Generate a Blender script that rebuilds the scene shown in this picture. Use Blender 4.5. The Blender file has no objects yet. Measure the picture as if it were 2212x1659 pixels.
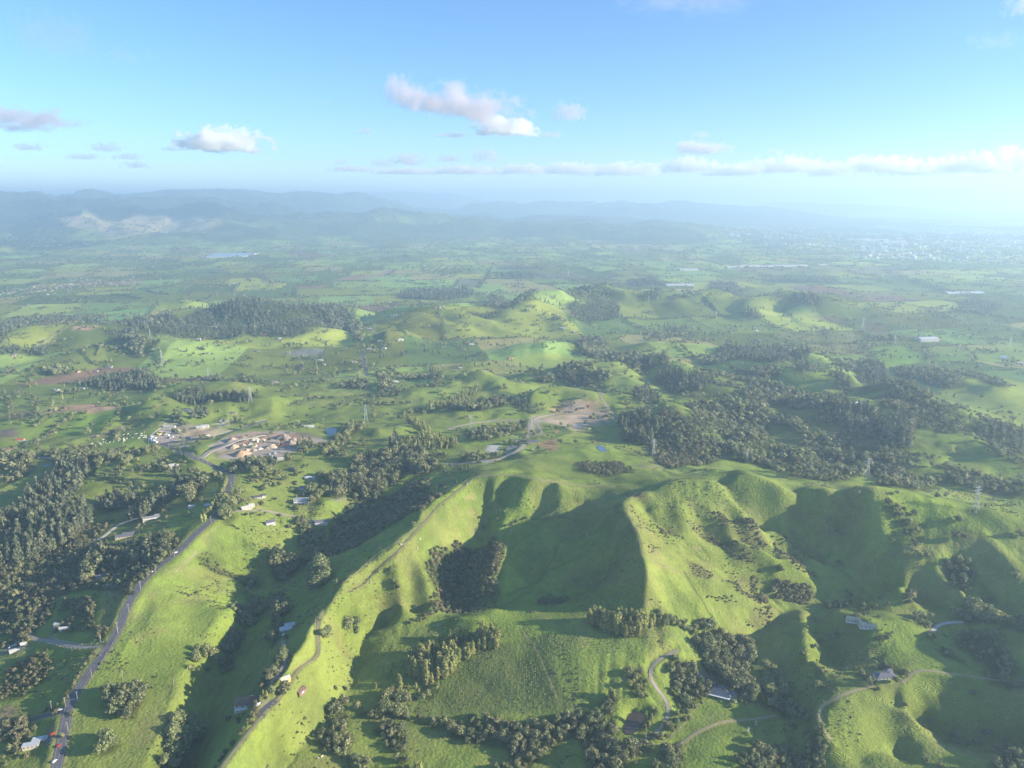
import bpy, math, random
import numpy as np
from math import radians as R, pi, sin, cos, tan, atan2, hypot, exp, log

rng = np.random.default_rng(7)
random.seed(7)
scene = bpy.context.scene
COL = scene.collection

# ------------------------------------------------------------------ camera geometry
H = 450.0                    # flying height over the valley floor, metres
TH = R(13.5)                 # camera looks this far below the horizontal
FP, CU, CV = 1662.0, 1106.0, 829.5     # focal length and centre, in units of a 2212 x 1659 picture
cT, sT = cos(TH), sin(TH)
SUN_AZ, SUN_EL = R(9.0), R(18.0)       # sun: to the right (+x), a little behind the camera
SUNV = np.array([cos(SUN_AZ) * cos(SUN_EL), -sin(SUN_AZ) * cos(SUN_EL), sin(SUN_EL)])

CR = {'P': (0, 0, 1), 'H1': (756, 999, .27), 'H2': (1296, 999, .27), 'H3': (1614.6, 1053, .27), 'H4': (0, 459, .3613),
      'H5': (702, 513, .3613), 'H6': (1412.6, 513, .3613), 'A': (0, 1080, .1709), 'B': (0, 1350, .1863),
      'C': (378, 1026, .1863), 'D': (378, 1323, .2025), 'E': (783, 1323, .2075), 'F': (1215, 1323, .2075),
      'G': (1647, 1323, .2553), 'K1': (0, 324, .2685), 'K2': (540, 324, .2685), 'K3': (1080, 324, .2685),
      'K4': (1618, 324, .2685), 'K5': (0, 702, .2685), 'K6': (540, 702, .2685), 'K7': (1080, 702, .2685), 'K8': (1618, 702, .2685)}


def cv(crop, pts):
    ox, oy, k = CR[crop]
    a = np.array(pts, dtype=float).reshape(len(pts), -1)
    a[:, 0] = ox + a[:, 0] * k
    a[:, 1] = oy + a[:, 1] * k
    return a


def nums(s, n=2):
    """'1 2 3 4' -> [(1,2),(3,4)]"""
    v = [float(t) for t in s.replace(',', ' ').split()]
    return [tuple(v[i:i + n]) for i in range(0, len(v), n)]


def ray(u, v):
    x = (np.asarray(u, float) - CU) / FP
    yc = (CV - np.asarray(v, float)) / FP
    return x, cT + yc * sT, -sT + yc * cT


def wp(u, v, z):
    dx, dy, dz = ray(u, v)
    t = (z - H) / dz
    return dx * t, dy * t


# ------------------------------------------------------------------ noise
TAB = rng.random((8, 256, 256)).astype(np.float32)


def vn(x, y, scale, k=0):
    x = np.asarray(x, np.float64) / scale + 37.3 * k + 1000
    y = np.asarray(y, np.float64) / scale + 91.7 * k + 1000
    xi = np.floor(x).astype(np.int64)
    yi = np.floor(y).astype(np.int64)
    fx = (x - xi).astype(np.float32)
    fy = (y - yi).astype(np.float32)
    fx = fx * fx * (3 - 2 * fx)
    fy = fy * fy * (3 - 2 * fy)
    T = TAB[k % 8]
    x0, x1, y0, y1 = xi & 255, (xi + 1) & 255, yi & 255, (yi + 1) & 255
    a = T[y0, x0] * (1 - fx) + T[y0, x1] * fx
    b = T[y1, x0] * (1 - fx) + T[y1, x1] * fx
    return (a * (1 - fy) + b * fy) * 2 - 1


def fbm(x, y, scale, oct=4, k=0, gain=.5):
    s, a, t = 0, 1, 0
    for i in range(oct):
        s = s + a * vn(x, y, scale / 2 ** i, k + i)
        t += a
        a *= gain
    return s / t


def sstep(a, b, x):
    t = np.clip((x - a) / (b - a), 0, 1)
    return t * t * (3 - 2 * t)


# ------------------------------------------------------------------ terrain: one log-polar sheet round the viewpoint
AZ0, DA, NA = -0.84, 0.0022, 764
LR0 = log(230.0)
NR = int((log(64000.0) - LR0) / DA)
AZ = AZ0 + DA * np.arange(NA)
RR = np.exp(LR0 + DA * np.arange(NR))


def gi(x, y):
    return (np.arctan2(x, y) - AZ0) / DA, (np.log(np.hypot(x, y)) - LR0) / DA


def zb(r):
    return np.interp(r, [200, 1150, 1400, 1700, 2200, 3000, 70000], [40, 46, 38, 26, 12, 0, 0])


CTL = []      # ridge and valley lines: crop, then x y z triples


def L(crop, s):
    a = cv(crop, nums(s, 3))
    x, y = wp(a[:, 0], a[:, 1], a[:, 2])
    if len(a) == 1:
        CTL.append(np.array([[x[0], y[0], a[0, 2]]]))
        return
    out = []
    for i in range(len(a) - 1):
        n = max(2, int(hypot(x[i + 1] - x[i], y[i + 1] - y[i]) / 1.2))
        t = np.linspace(0, 1, n)
        out.append(np.stack([x[i] + (x[i + 1] - x[i]) * t, y[i] + (y[i + 1] - y[i]) * t, a[i, 2] + (a[i + 1, 2] - a[i, 2]) * t], 1))
    CTL.append(np.concatenate(out))


def LP(crop, s):        # loose points
    for p in nums(s, 3):
        L(crop, '%f %f %f' % p)


# west ridge with the farm track, left of the big gully
L('H1', '1700 165 92 1500 130 93 1300 100 93 1170 95 91 1000 115 88 880 185 84 640 330 78 570 450 74 520 535 71 350 660 66 200 760 61 0 920 55')
L('P', '756 1247 56 725 1292 54 690 1330 52 655 1390 49 620 1440 45 590 1500 39 540 1570 32 480 1659 23 430 1740 15 380 1850 2')
LP('H1', '1050 60 92 1250 40 94 1450 60 93 1650 100 91')
# big gully and its stream
L('H1', '1110 230 70 1100 330 60 1110 420 51 1090 480 45 1060 560 37 1030 640 30 990 720 23 930 800 17 890 900 11 850 1000 7 800 1100 3 740 1180 0 640 1230 -3 500 1270 -6 360 1300 -9 280 1350 -12 200 1400 -14 100 1490 -17 40 1590 -15')
L('P', '766 1428 -15 755 1465 -15 735 1510 -16 690 1570 -18 640 1610 -20 600 1659 -23 560 1740 -27 500 1850 -32')
L('H1', '1145 135 86 1160 200 80 1175 290 72 1190 380 62 1170 420 53')
L('H1', '1270 160 79 1250 190 75 1230 260 66 1225 340 57 1210 400 50 1150 470 46')
L('H1', '1420 175 88 1370 280 78 1320 360 67 1260 450 56 1200 520 48 1190 600 42 1180 660 36')
L('H1', '1590 210 80 1570 300 70 1510 390 60 1430 450 53 1290 510 47 1240 590 41 1250 680 38')
L('H1', '1160 620 52 1185 700 55 1175 800 49 1130 890 41 1070 970 31 1030 1040 18')
L('H1', '1720 330 70 1690 420 64 1600 500 56 1560 580 51 1530 690 45')
L('H1', '560 780 52 600 880 44 655 1010 32 610 1120 19 560 1215 5')
L('H1', '460 800 50 480 950 34 500 1100 16 515 1240 -3')
L('H1', '370 740 60 385 830 55 400 960 41 420 1080 29 470 1190 11')
L('H1', '310 900 46 330 1050 28 360 1180 12 370 1280 -6')
L('H1', '110 1200 26 115 1290 14 120 1360 2')
L('H1', '215 1210 18 210 1290 6')
L('H1', '160 1260 8 175 1360 -8')
# the big bowl and its drains
L('H1', '1880 470 55 1700 680 45 1600 850 34 1490 960 25 1350 1010 17 1250 1060 13 1220 1120 10 1100 1180 6 950 1200 3 740 1180 0')
L('H1', '2050 950 36 1800 1050 24 1700 1110 19 1500 1130 15 1350 1130 12 1220 1120 10')
LP('H1', '1900 300 71 2100 400 72 2000 700 56 2100 850 48 1850 850 40 1300 780 36 1260 940 24')
# spur on the east side of the bowl
L('H2', '300 230 103 250 275 101 222 345 100 232 420 97 252 470 97 290 530 93 325 575 93 350 608 90 312 668 88 345 735 82 378 795 81 348 880 70 368 940 67 338 1010 57 366 1085 51 352 1150 41 400 1230 30 430 1330 24')
L('H2', '240 240 101 175 285 99 150 390 96 215 530 89 235 600 88 262 640 86 235 700 80 292 775 75 262 880 63 310 950 60 268 1010 50 310 1090 45 295 1150 36')
# foot hills and the planted field
L('H1', '690 1330 6 780 1250 12 850 1235 20 1000 1262 20 1100 1290 17 1300 1290 18 1500 1290 22 1800 1260 26 2100 1200 30 2300 1200 34')
L('H1', '960 1195 8 1060 1180 16 1150 1165 22 1220 1190 16')
L('H1', '1350 1150 14 1420 1135 19 1550 1150 21 1750 1165 23')
L('P', '1450 1372 25 1350 1440 13 1200 1480 3 1050 1480 -7 930 1540 -18')
LP('P', '1000 1400 4 1150 1385 13 1300 1370 20 1230 1540 -9 1080 1550 -14 1300 1490 4')
L('P', '640 1610 -20 720 1580 -21 800 1565 -22 870 1558 -22 1000 1570 -21 1150 1578 -18 1250 1585 -17 1330 1606 -15')
LP('P', '950 1640 -27 1100 1660 -27 1200 1640 -24 1000 1740 -32 1300 1740 -26 800 1700 -36')
# east: skyline ridge of the pasture hills
L('H2', '300 230 103 430 208 101 600 145 107 880 150 107 1100 118 110 1250 95 113 1450 150 111 1600 138 111 1750 165 109 1900 192 109 2140 187 111')
L('P', '1874 1049 111 1960 1062 108 2090 1084 102 2212 1108 96 2330 1135 90 2480 1170 84')
L('H2', '1100 118 110 1180 60 112 1130 30 106')
# valley behind it
L('P', '1180 985 74 1300 1000 66 1420 1003 60 1500 1000 56 1650 1000 46 1800 1010 36 1950 1020 26 2100 1040 16 2212 1050 8 2350 1075 0 2500 1100 -5')
# spurs of the amphitheatre
L('H2', '880 150 107 920 205 102 1100 290 93 1250 420 81 1400 475 71 1500 540 62 1600 625 52 1750 735 40 1865 822 29 1990 920 22 2080 1000 14')
L('H2', '1480 210 98 1560 270 87 1640 350 78 1700 430 68 1750 560 54 1800 680 41 1950 850 24 2100 960 14 2210 1060 8')
L('H2', '1620 150 108 1700 260 95 1780 360 84 1840 470 72 1890 510 62')
L('H2', '960 215 92 1020 290 84 1130 400 74 1180 450 68')
L('H2', '320 320 86 330 380 82 450 470 76 580 560 68 700 640 60 830 750 50 1000 850 38 1160 950 26 1300 1000 18 1500 1090 10')
L('H2', '470 320 92 420 350 91 350 365 88')
L('H2', '490 300 92 640 390 85 760 370 88 900 400 85 990 440 80 1110 535 73 1260 615 63 1420 725 50 1560 820 39 1740 915 26')
L('H2', '1060 440 78 1170 520 68 1270 575 59 1410 680 48 1520 755 39 1660 850 28 1800 925 19 1950 1005 11')
L('H2', '1000 470 66 1150 580 49 1300 680 37 1450 770 27 1600 860 18')
L('H2', '1190 480 66 1290 540 54 1400 610 44 1500 685 34 1650 785 22 1800 865 14')
L('H2', '760 560 60 900 640 48 1050 720 40 1150 780 33')
L('H2', '700 440 75 800 470 72 950 560 62 1050 620 55 1200 720 44 1330 800 34 1420 870 26')
L('H2', '850 700 54 1000 730 50 1150 810 41 1280 850 35 1400 890 31 1600 920 25 1750 960 18')
L('H2', '500 750 68 560 800 62 700 880 52 860 940 46 1000 980 40 1200 1080 26 1330 1170 15 1380 1220 8')
LP('H2', '450 900 60 500 1050 46 560 1180 32 750 1270 20 900 1300 14 800 1100 40 950 1180 26')
L('H2', '1900 1000 13 1650 1130 6 1450 1230 3 1320 1350 -2 1150 1500 -6 1000 1659 -9')
L('P', '1566 1447 -9 1490 1500 -10 1430 1560 -12 1380 1600 -14 1330 1606 -15')
# far right shoulder
L('H3', '940 20 107 1000 110 102 1080 150 98 1200 175 93 1320 215 87 1410 265 81 1480 380 73 1400 480 67 1290 530 62 1130 548 56 1060 580 50')
LP('H3', '850 250 72 1000 350 64 1150 420 59 800 420 52 950 520 47 900 650 30')
L('H3', '900 800 16 860 660 24 800 520 36 760 400 46 720 300 58')
L('H3', '1260 600 60 1240 700 50 1210 790 42 1190 870 33')
L('H3', '1290 740 42 1310 830 30 1280 930 18')
L('H3', '1550 560 66 1700 780 48 1770 890 36')
L('H3', '1480 560 62 1560 700 46 1640 830 34 1600 930 24')
L('H3', '1700 100 100 1900 300 88 2000 480 76 2100 620 66 2200 760 56')
L('H3', '1830 500 70 1930 640 56 1880 780 42 1980 930 32')
LP('H3', '2200 300 82 1500 430 76 1700 450 72 2211 560 66 2050 850 44')
L('H3', '2211 1080 26 2000 1010 24 1700 1010 20 1500 960 16 1250 940 12 1000 880 10 700 890 7 500 930 5')
L('H3', '680 965 24 850 1020 32 950 1050 35 1200 1020 36 1300 1040 34 1420 1110 28 1500 1180 24')
L('H3', '430 965 14 470 1100 20 500 1220 22 480 1300 22 560 1380 20 620 1420 15')
L('H3', '520 970 5 590 1150 3 630 1290 0 680 1420 -3 560 1470 -5 400 1500 -8 300 1620 -12')
LP('H3', '850 1300 14 1000 1400 12 1000 1200 26 1250 1200 24 1400 1260 22 350 1250 14 300 1120 10')
L('H3', '960 1600 16 1100 1520 17 1300 1450 20 1500 1460 20 1700 1490 19 2000 1530 18 2211 1565 17')
L('H3', '1620 1150 18 1700 1300 14 1830 1440 12 2050 1500 10')
LP('H3', '2000 1180 36 2150 1300 38 1850 1100 30')
L('P', '1690 1495 -13 1700 1560 -17 1740 1650 -24 1760 1750 -30')
L('G', '500 780 14 480 900 9 520 1060 1 450 1240 -13 420 1400 -22')
L('G', '560 740 16 900 640 17 1180 610 17')
L('G', '1200 640 17 1225 760 13 1255 860 7 1330 960 -2 1440 1010 -10')
L('G', '1130 690 8 1090 800 -2 1150 930 -12 1290 1010 -18 1450 1070 -22 1700 1130 -20 2211 1200 -22')
LP('G', '700 900 8 900 1000 0 950 1180 -12 1150 1250 -24 800 1300 -18 1500 800 7 1700 800 4 2000 900 2 1900 700 10')
L('P', '2260 1470 30 2330 1600 26 2420 1750 22')  # unseen ridge outside the frame, placed to shade the lower right
L('P', '2290 1300 70 2350 1380 60 2450 1450 54')
LP('P', '1480 1640 -20 1560 1600 -12 1620 1570 -8 1600 1650 -18')
# west: the road along its own ridge
ROAD = [(502, 1021, 57), (499, 1043, 56), (483, 1078, 54), (478, 1099, 53), (456, 1126, 51), (430, 1147, 50), (405, 1172, 48), (378, 1198, 46), (350, 1218, 44),
        (330, 1235, 43), (318, 1246, 42), (301, 1265, 40), (287, 1288, 38), (273, 1311, 36), (261, 1350, 33), (248, 1374, 31), (233, 1398, 29),
        (214, 1425, 26), (186, 1462, 23), (168, 1490, 20), (153, 1514, 18), (147, 1536, 16), (142, 1564, 14), (134, 1601, 11), (129, 1629, 9), (122, 1660, 7), (112, 1720, 3)]
L('P', ' '.join('%g %g %g' % p for p in ROAD))
L('P', '-300 1500 -30 -120 1420 -20 0 1350 -8 40 1250 2 100 1200 10 200 1150 18 300 1100 26 380 1060 34')
L('P', '500 1300 26 470 1345 25 435 1395 22 402 1440 20 375 1520 15 345 1600 10 328 1665 7 310 1750 2')
LP('P', '0 1450 -2 60 1480 6 0 1600 -4 60 1640 0 0 1150 14 100 1100 30 200 1050 42 -100 1100 20 -200 1300 0')
L('P', '916 1005 50 862 1072 32 808 1100 22 755 1121 15 695 1184 7 639 1200 3 611 1255 -3 574 1274 -6 510 1384 -4 475 1465 -6 445 1525 -10 429 1606 -15 414 1657 -19 390 1750 -26')
L('C', '420 580 50 700 640 43 900 760 35 1080 850 25 1250 880 14')
L('C', '350 900 33 430 1040 22 560 1110 14 700 1170 7 900 1220 -2')
L('D', '-200 100 34 100 40 30 400 50 26 560 110 16')
LP('P', '560 1050 52 620 1048 52 700 1075 48 536 1091 50 640 1100 40 728 970 48 542 965 50 840 980 52 430 960 46 250 960 44 80 960 42 600 1000 50')
LP('P', '950 960 54 1050 965 60 1150 950 62 1250 960 66')


def solve():
    ctl = np.concatenate(CTL)
    ia, ir = gi(ctl[:, 0], ctl[:, 1])
    ok = (ia > 0) & (ia < NA - 1) & (ir > 0) & (ir < NR - 1)
    ia, ir, cz = ia[ok], ir[ok], ctl[ok, 2]
    NRs = int(np.searchsorted(RR, 2000))
    hprev = None
    for Lv, n in ((16, 500), (8, 200), (4, 100), (2, 50), (1, 25)):
        a, b = NRs // Lv + 1, NA // Lv + 1
        s = np.zeros((a, b))
        c = np.zeros((a, b))
        j = np.clip(np.round(ir / Lv).astype(int), 0, a - 1)
        i = np.clip(np.round(ia / Lv).astype(int), 0, b - 1)
        np.add.at(s, (j, i), cz)
        np.add.at(c, (j, i), 1)
        r = np.exp(LR0 + DA * Lv * np.arange(a))
        base = np.repeat(zb(r)[:, None], b, 1)
        fix = c > 0
        fz = np.where(fix, s / np.maximum(c, 1), base)
        fix |= (r > 1750)[:, None]
        if hprev is None:
            h = base.copy()
        else:
            yy = np.minimum(np.arange(a) / 2, hprev.shape[0] - 1.001)
            xx = np.minimum(np.arange(b) / 2, hprev.shape[1] - 1.001)
            y0, x0 = yy.astype(int), xx.astype(int)
            fy, fx = (yy - y0)[:, None], (xx - x0)[None]
            g = hprev
            h = (g[y0][:, x0] * (1 - fx) + g[y0][:, x0 + 1] * fx) * (1 - fy) + (g[y0 + 1][:, x0] * (1 - fx) + g[y0 + 1][:, x0 + 1] * fx) * fy
        for _ in range(n):
            h = np.where(fix, fz, h)
            p = np.pad(h, 1, mode='edge')
            h = (p[:-2, 1:-1] + p[2:, 1:-1] + p[1:-1, :-2] + p[1:-1, 2:]) * .25
        h = np.where(fix, fz, h)
        hprev = h
    out = np.repeat(zb(RR)[:, None], NA, 1)
    out[:NRs] = h[:NRs, :NA]
    return out


def blur(a, sig):
    n = int(3 * sig)
    k = np.exp(-.5 * (np.arange(-n, n + 1) / sig) ** 2)
    k /= k.sum()
    p = np.pad(a, ((n, n), (0, 0)), mode='edge')
    a = sum(k[i] * p[i:i + a.shape[0]] for i in range(2 * n + 1))
    p = np.pad(a, ((0, 0), (n, n)), mode='edge')
    return sum(k[i] * p[:, i:i + a.shape[1]] for i in range(2 * n + 1))


HT = blur(solve(), 2.7)
X = RR[:, None] * np.sin(AZ)[None]
Y = RR[:, None] * np.cos(AZ)[None]


def hill(crop, s, w, sharp=1.0, rr=None):
    """raise a hill along a crest line given as x y z (or x y range when rr)"""
    a = cv(crop, nums(s, 3))
    if rr:
        dx, dy, dz = ray(a[:, 0], a[:, 1])
        a[:, 2] = H + a[:, 2] * dz / np.hypot(dx, dy)
    x, y = wp(a[:, 0], a[:, 1], a[:, 2]) if not rr else (None, None)
    if rr:
        d = np.array(nums(s, 3))[:, 2]
        az = np.arctan2(dx, dy)
        x, y = d * np.sin(az), d * np.cos(az)
    z = a[:, 2]
    r = np.hypot(x, y)
    if not rr:
        k_ = np.interp(r, [1200, 1700], [1.0, 1.32])
        z = zb(r) + (z - zb(r)) * k_
        x, y = wp(a[:, 0], a[:, 1], z)
        r = np.hypot(x, y)
        w = w * .9
    r0, r1 = max(r.min() - 2.2 * w, 240), r.max() + 2.2 * w
    az = np.arctan2(x, y)
    pad = 2.2 * w / r.min()
    j0, j1 = max(0, int((log(r0) - LR0) / DA)), min(NR, int((log(r1) - LR0) / DA) + 1)
    i0, i1 = max(0, int((az.min() - pad - AZ0) / DA)), min(NA, int((az.max() + pad - AZ0) / DA) + 1)
    if i1 <= i0 or j1 <= j0:
        return
    gx, gy = X[j0:j1, i0:i1], Y[j0:j1, i0:i1]
    wob = w * .22
    gx = gx + wob * vn(gx, gy, w * .9, 1)
    gy = gy + wob * vn(gx, gy, w * .8, 2)
    best = np.full(gx.shape, 1e9)
    zc = np.zeros(gx.shape)
    for i in range(len(x) - 1):
        ex, ey = x[i + 1] - x[i], y[i + 1] - y[i]
        t = np.clip(((gx - x[i]) * ex + (gy - y[i]) * ey) / (ex * ex + ey * ey + 1e-9), 0, 1)
        d = np.hypot(gx - x[i] - t * ex, gy - y[i] - t * ey)
        m = d < best
        best = np.where(m, d, best)
        zc = np.where(m, z[i] + t * (z[i + 1] - z[i]), zc)
    q = best / w
    prof = 1 / (1 + (q * 1.25) ** (2.4 * sharp))
    prof = np.clip((prof - .08) / .92, 0, 1)
    b = np.minimum(zb(np.hypot(X[j0:j1, i0:i1], Y[j0:j1, i0:i1])), zc)
    cand = b + (zc - b) * prof
    h = HT[j0:j1, i0:i1]
    k = np.maximum(2.0, .06 * np.abs(zc - b))
    dif = np.clip((cand - h) / k, -30, 30)
    HT[j0:j1, i0:i1] = np.where(prof > 0, h + k * np.log1p(np.exp(dif)) - k * .69 * np.exp(-dif * dif) * (prof < .15), h)


for crop, w, s in (
        ('H4', 230, '0 730 45 200 690 50 420 680 50 580 670 48 900 690 30'), ('H4', 140, '380 890 26 500 812 36 620 785 38 780 850 28'),
        ('H4', 170, '880 750 42 1000 755 42 1150 775 38 1270 800 28'), ('H4', 160, '980 560 20 1100 540 28'),
        ('H4', 230, '1250 570 45 1390 530 60 1550 545 58 1750 560 52 1900 560 45'), ('H4', 150, '1650 690 36 1780 665 44 1900 690 34'),
        ('H4', 100, '800 1075 34 960 1045 40 1080 1003 46 1250 1000 47 1400 1010 44 1560 1035 36'),
        ('H4', 85, '760 1180 42 900 1130 54 980 1118 57 1060 1180 50'), ('H4', 75, '1300 1150 48 1480 1105 54 1650 1100 54 1780 1130 46'),
        ('H4', 100, '240 1190 40 430 1150 44 700 1165 42'), ('H4', 70, '1130 1410 44 1250 1400 56 1360 1360 58 1450 1345 55'),
        ('H5', 140, '360 500 38 480 470 46 640 500 40 800 520 34'), ('H5', 170, '470 420 50 700 410 60 830 405 58 950 430 48'),
        ('H5', 120, '740 430 54 850 470 46 1050 530 26'), ('H5', 110, '1100 470 40 1200 455 46 1350 490 34'),
        ('H5', 190, '1100 430 50 1270 370 66 1290 320 78 1420 310 78 1560 360 50'), ('H5', 190, '1560 290 66 1620 280 70 1700 310 58 1850 320 56 1950 310 62 2050 315 60'),
        ('H5', 95, '1250 650 36 1330 630 43 1400 640 38'), ('H5', 100, '250 600 26 330 560 40 430 570 34'),
        ('H5', 85, '740 830 34 900 795 48 960 790 52 1050 830 48 1160 870 42'), ('H5', 100, '1160 960 46 1300 915 62 1450 900 64 1620 920 64 1750 940 62 1900 960 58 2050 990 50'),
        ('H5', 120, '1280 770 48 1500 740 58 1700 740 58 1760 800 54 1830 850 46'), ('H5', 75, '560 1040 42 800 1030 50 1050 1010 52 1200 1080 48'),
        ('H5', 95, '440 960 32 620 900 40 760 880 36'), ('H5', 50, '330 1150 52 480 1130 54'),
        ('H6', 190, '170 370 40 300 310 60 400 330 56 560 370 40 700 400 26'), ('H6', 200, '640 360 50 760 300 64 830 330 58 960 340 62 1050 345 58 1250 410 26'),
        ('H6', 110, '740 385 24 860 380 24'), ('H6', 110, '0 650 28 150 650 30 380 660 28'), ('H6', 95, '560 740 40 720 745 48 850 790 42'),
        ('H6', 100, '680 850 40 800 780 52 950 830 52 1060 880 48 1140 910 42'), ('H6', 80, '930 710 42 1050 740 40'), ('H6', 70, '1000 790 44 1130 800 42'),
        ('H6', 95, '100 740 54 240 790 58 400 810 54 470 850 46'), ('H6', 80, '340 870 52 450 890 52 560 920 46'), ('H6', 75, '100 980 62 270 950 66 400 950 62'),
        ('H6', 70, '680 1010 52 800 1040 50 900 1090 44'), ('H6', 120, '1050 1000 60 1200 965 68 1350 1000 66 1500 1050 62 1650 1110 56'),
        ('H6', 100, '1700 820 30 1850 830 36 2000 870 32'), ('H6', 95, '1580 1120 56 1700 1185 64 1800 1185 64 1900 1230 62 2050 1310 56 2211 1385 48'),
        ('H6', 110, '1400 900 56 1600 950 64 1800 1080 62 1950 1170 58 2211 1300 50'), ('H6', 90, '110 1000 76 130 1100 70 250 1250 60')):
    hill(crop, s, w)
for crop, w, s in (
        ('K1', 900, '300 560 11200 480 530 11000 720 515 10600 870 510 10800 1100 520 10800 1400 530 10600 1600 540 10400 1750 590 10000'),
        ('K1', 700, '720 520 10600 850 620 9700 1050 680 9200'), ('K1', 450, '1100 620 9500 1200 690 9000'), ('K1', 400, '1550 690 9000 1700 740 8600'),
        ('K1', 450, '960 740 8500 1250 700 8600'), ('K1', 420, '1420 700 8700 1560 700 8600'), ('K1', 700, '0 600 11500 250 600 10800 560 640 9800'),
        ('K1', 2300, '-400 372 15500 0 363 15000 300 360 15000 520 378 15000 700 358 15200 860 338 15200 950 352 15200 1060 378 15500 1400 362 15800 1520 342 15800 1750 342 16000 2050 362 16500 2200 376 16500'),
        ('K1', 900, '-200 450 12600 300 450 12600 700 440 12600 1200 450 12600 1700 460 12600 2100 480 12600'),
        ('K2', 1500, '0 370 16500 300 385 16500 490 355 17000 600 382 17500 700 400 18000'), ('K2', 900, '100 600 10400 300 585 10600 600 570 11000 900 580 11000'),
        ('K2', 800, '900 640 9900 1200 620 10300 1400 600 10800 1700 590 11000'), ('K2', 350, '1100 740 8900 1300 730 8800'), ('K2', 300, '1450 750 8600 1700 730 8700'),
        ('K3', 900, '0 600 10600 400 590 10600 800 585 10800 1200 590 10800 1500 630 10200'), ('K3', 420, '560 640 9700 700 640 9600 850 680 9200'),
        ('K3', 500, '900 700 9200 1150 700 9300 1500 720 9000 1700 760 8600'), ('K3', 1700, '900 480 17000 1230 462 16500 1500 470 16500 1800 500 16000'),
        ('K3', 1600, '1000 475 17500 1300 455 17500 1550 415 17500 1700 440 17800 2000 460 18000'), ('K3', 1500, '100 445 18500 600 435 18800 900 445 19000'),
        ('K2', 1900, '300 362 27000 900 352 27000 1500 358 27000'), ('K4', 1500, '300 420 26000 700 440 26000 1200 455 27000')):
    hill(crop, s, w, rr=1)

def inpoly(px, py, poly):
    """even-odd test, arrays"""
    res = np.zeros(np.shape(px), bool)
    n = len(poly)
    for k in range(n):
        x0, y0 = poly[k][0], poly[k][1]
        x1, y1 = poly[(k + 1) % n][0], poly[(k + 1) % n][1]
        if y0 == y1:
            continue
        c = ((y0 > py) != (y1 > py)) & (px < (x1 - x0) * (py - y0) / (y1 - y0) + x0)
        res ^= c
    return res


# natural roughness
aR = RR[:, None]
near = 1 - sstep(1500, 2600, aR)
mid = sstep(1300, 2000, aR) * (1 - .6 * sstep(4500, 6500, aR))
far = sstep(7500, 10500, aR)
flat = 1 - .85 * sstep(.12, .3, np.broadcast_to(AZ[None], HT.shape)) * sstep(6000, 8000, aR)
fbig = fbm(X, Y, 1900, 5, 2, .55)
HT = HT + near * (2.6 * fbm(X, Y, 62, 3, 0) + .75 * fbm(X, Y, 19, 2, 5) * (.5 + vn(X, Y, 90, 2))) + mid * (15 * fbm(X, Y, 420, 4, 1) + 13 * (.5 - np.abs(fbm(X, Y, 300, 3, 6)) * 2)) * np.clip(.3 + HT / 45, .25, 1)
rid = 1 - np.abs(fbm(X, Y, 780, 4, 3, .55)) * 2.2
HT = HT + far * flat * (1 - .72 * sstep(330, 520, HT)) * (np.maximum(fbig + .12, 0) * 250 + 12) + far * flat * np.clip(HT, 0, 260) / 260 * 135 * (rid - .55)
gully = 1 - np.abs(fbm(X * .9 + Y * .25, Y * .6 - X * .2, 95, 3, 4)) * 2.4
HT = HT + near * 4.2 * (gully - .6) * sstep(0, 40, HT)


def carve(n1, its=150):
    """run water down the near hills and let it cut small drains"""
    h = HT[:n1] + .5 * fbm(X[:n1], Y[:n1], 9, 2, 3)
    a, b = h.shape
    p = np.pad(h, 1, mode='edge')
    best, rec = np.zeros(h.shape), np.zeros(h.shape, int)
    jj, ii = np.mgrid[0:a, 0:b]
    rec = jj * b + ii
    for dj in (-1, 0, 1):
        for di in (-1, 0, 1):
            if dj or di:
                d = (h - p[1 + dj:1 + dj + a, 1 + di:1 + di + b]) / hypot(dj, di)
                tj, ti = np.clip(jj + dj, 0, a - 1), np.clip(ii + di, 0, b - 1)
                m = d > best
                best = np.where(m, d, best)
                rec = np.where(m, tj * b + ti, rec)
    rec = rec.ravel()
    w = np.ones(a * b)
    acc = w.copy()
    stop = rec == np.arange(a * b)
    for _ in range(its):
        w = np.where(stop, 0, w)
        w = np.bincount(rec, w, a * b)
        acc += w
    A = acc.reshape(a, b)
    cut = np.clip(np.log1p(A / 14.0), 0, 4.2)
    cut = blur(cut, .9) * .75 + .55 * (blur(cut, 4.0) - .4)
    sl = blur(best / (RR[:n1, None] * DA), 3)
    return cut * sstep(.12, .36, sl)


n1 = int(np.searchsorted(RR, 2600))
ec = cv('E', nums('520 900 800 560 1130 330 1500 230 2300 190 3000 250 2500 560 2240 1000 1700 1080 560 1100'))
ec = np.stack(wp(ec[:, 0], ec[:, 1], 4.0), 1)
fieldm = blur(inpoly(X[:n1], Y[:n1], ec).astype(float), 4)
HT[:n1] -= 1.35 * carve(n1) * (1 - sstep(1700, 2500, RR[:n1, None])) * (1 - fieldm)
gs = np.hypot(np.gradient(HT[:n1], axis=0), np.gradient(HT[:n1], axis=1)) / (RR[:n1, None] * DA)
slump = (.55 - np.abs(fbm(X[:n1] + 9 * vn(X[:n1], Y[:n1], 40, 2), Y[:n1], 36, 3, 6)) * 2.0)
HT[:n1] += 2.0 * slump * sstep(.18, .42, blur(gs, 3)) * (1 - sstep(1400, 2200, RR[:n1, None])) * (1 - fieldm)
HT[:n1] = HT[:n1] * .6 + .4 * blur(HT[:n1], .8)
rng = np.random.default_rng(11)


def refresh():
    global SL
    SL = np.maximum.accumulate((HT - H) / RR[:, None], axis=0)


refresh()


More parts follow.
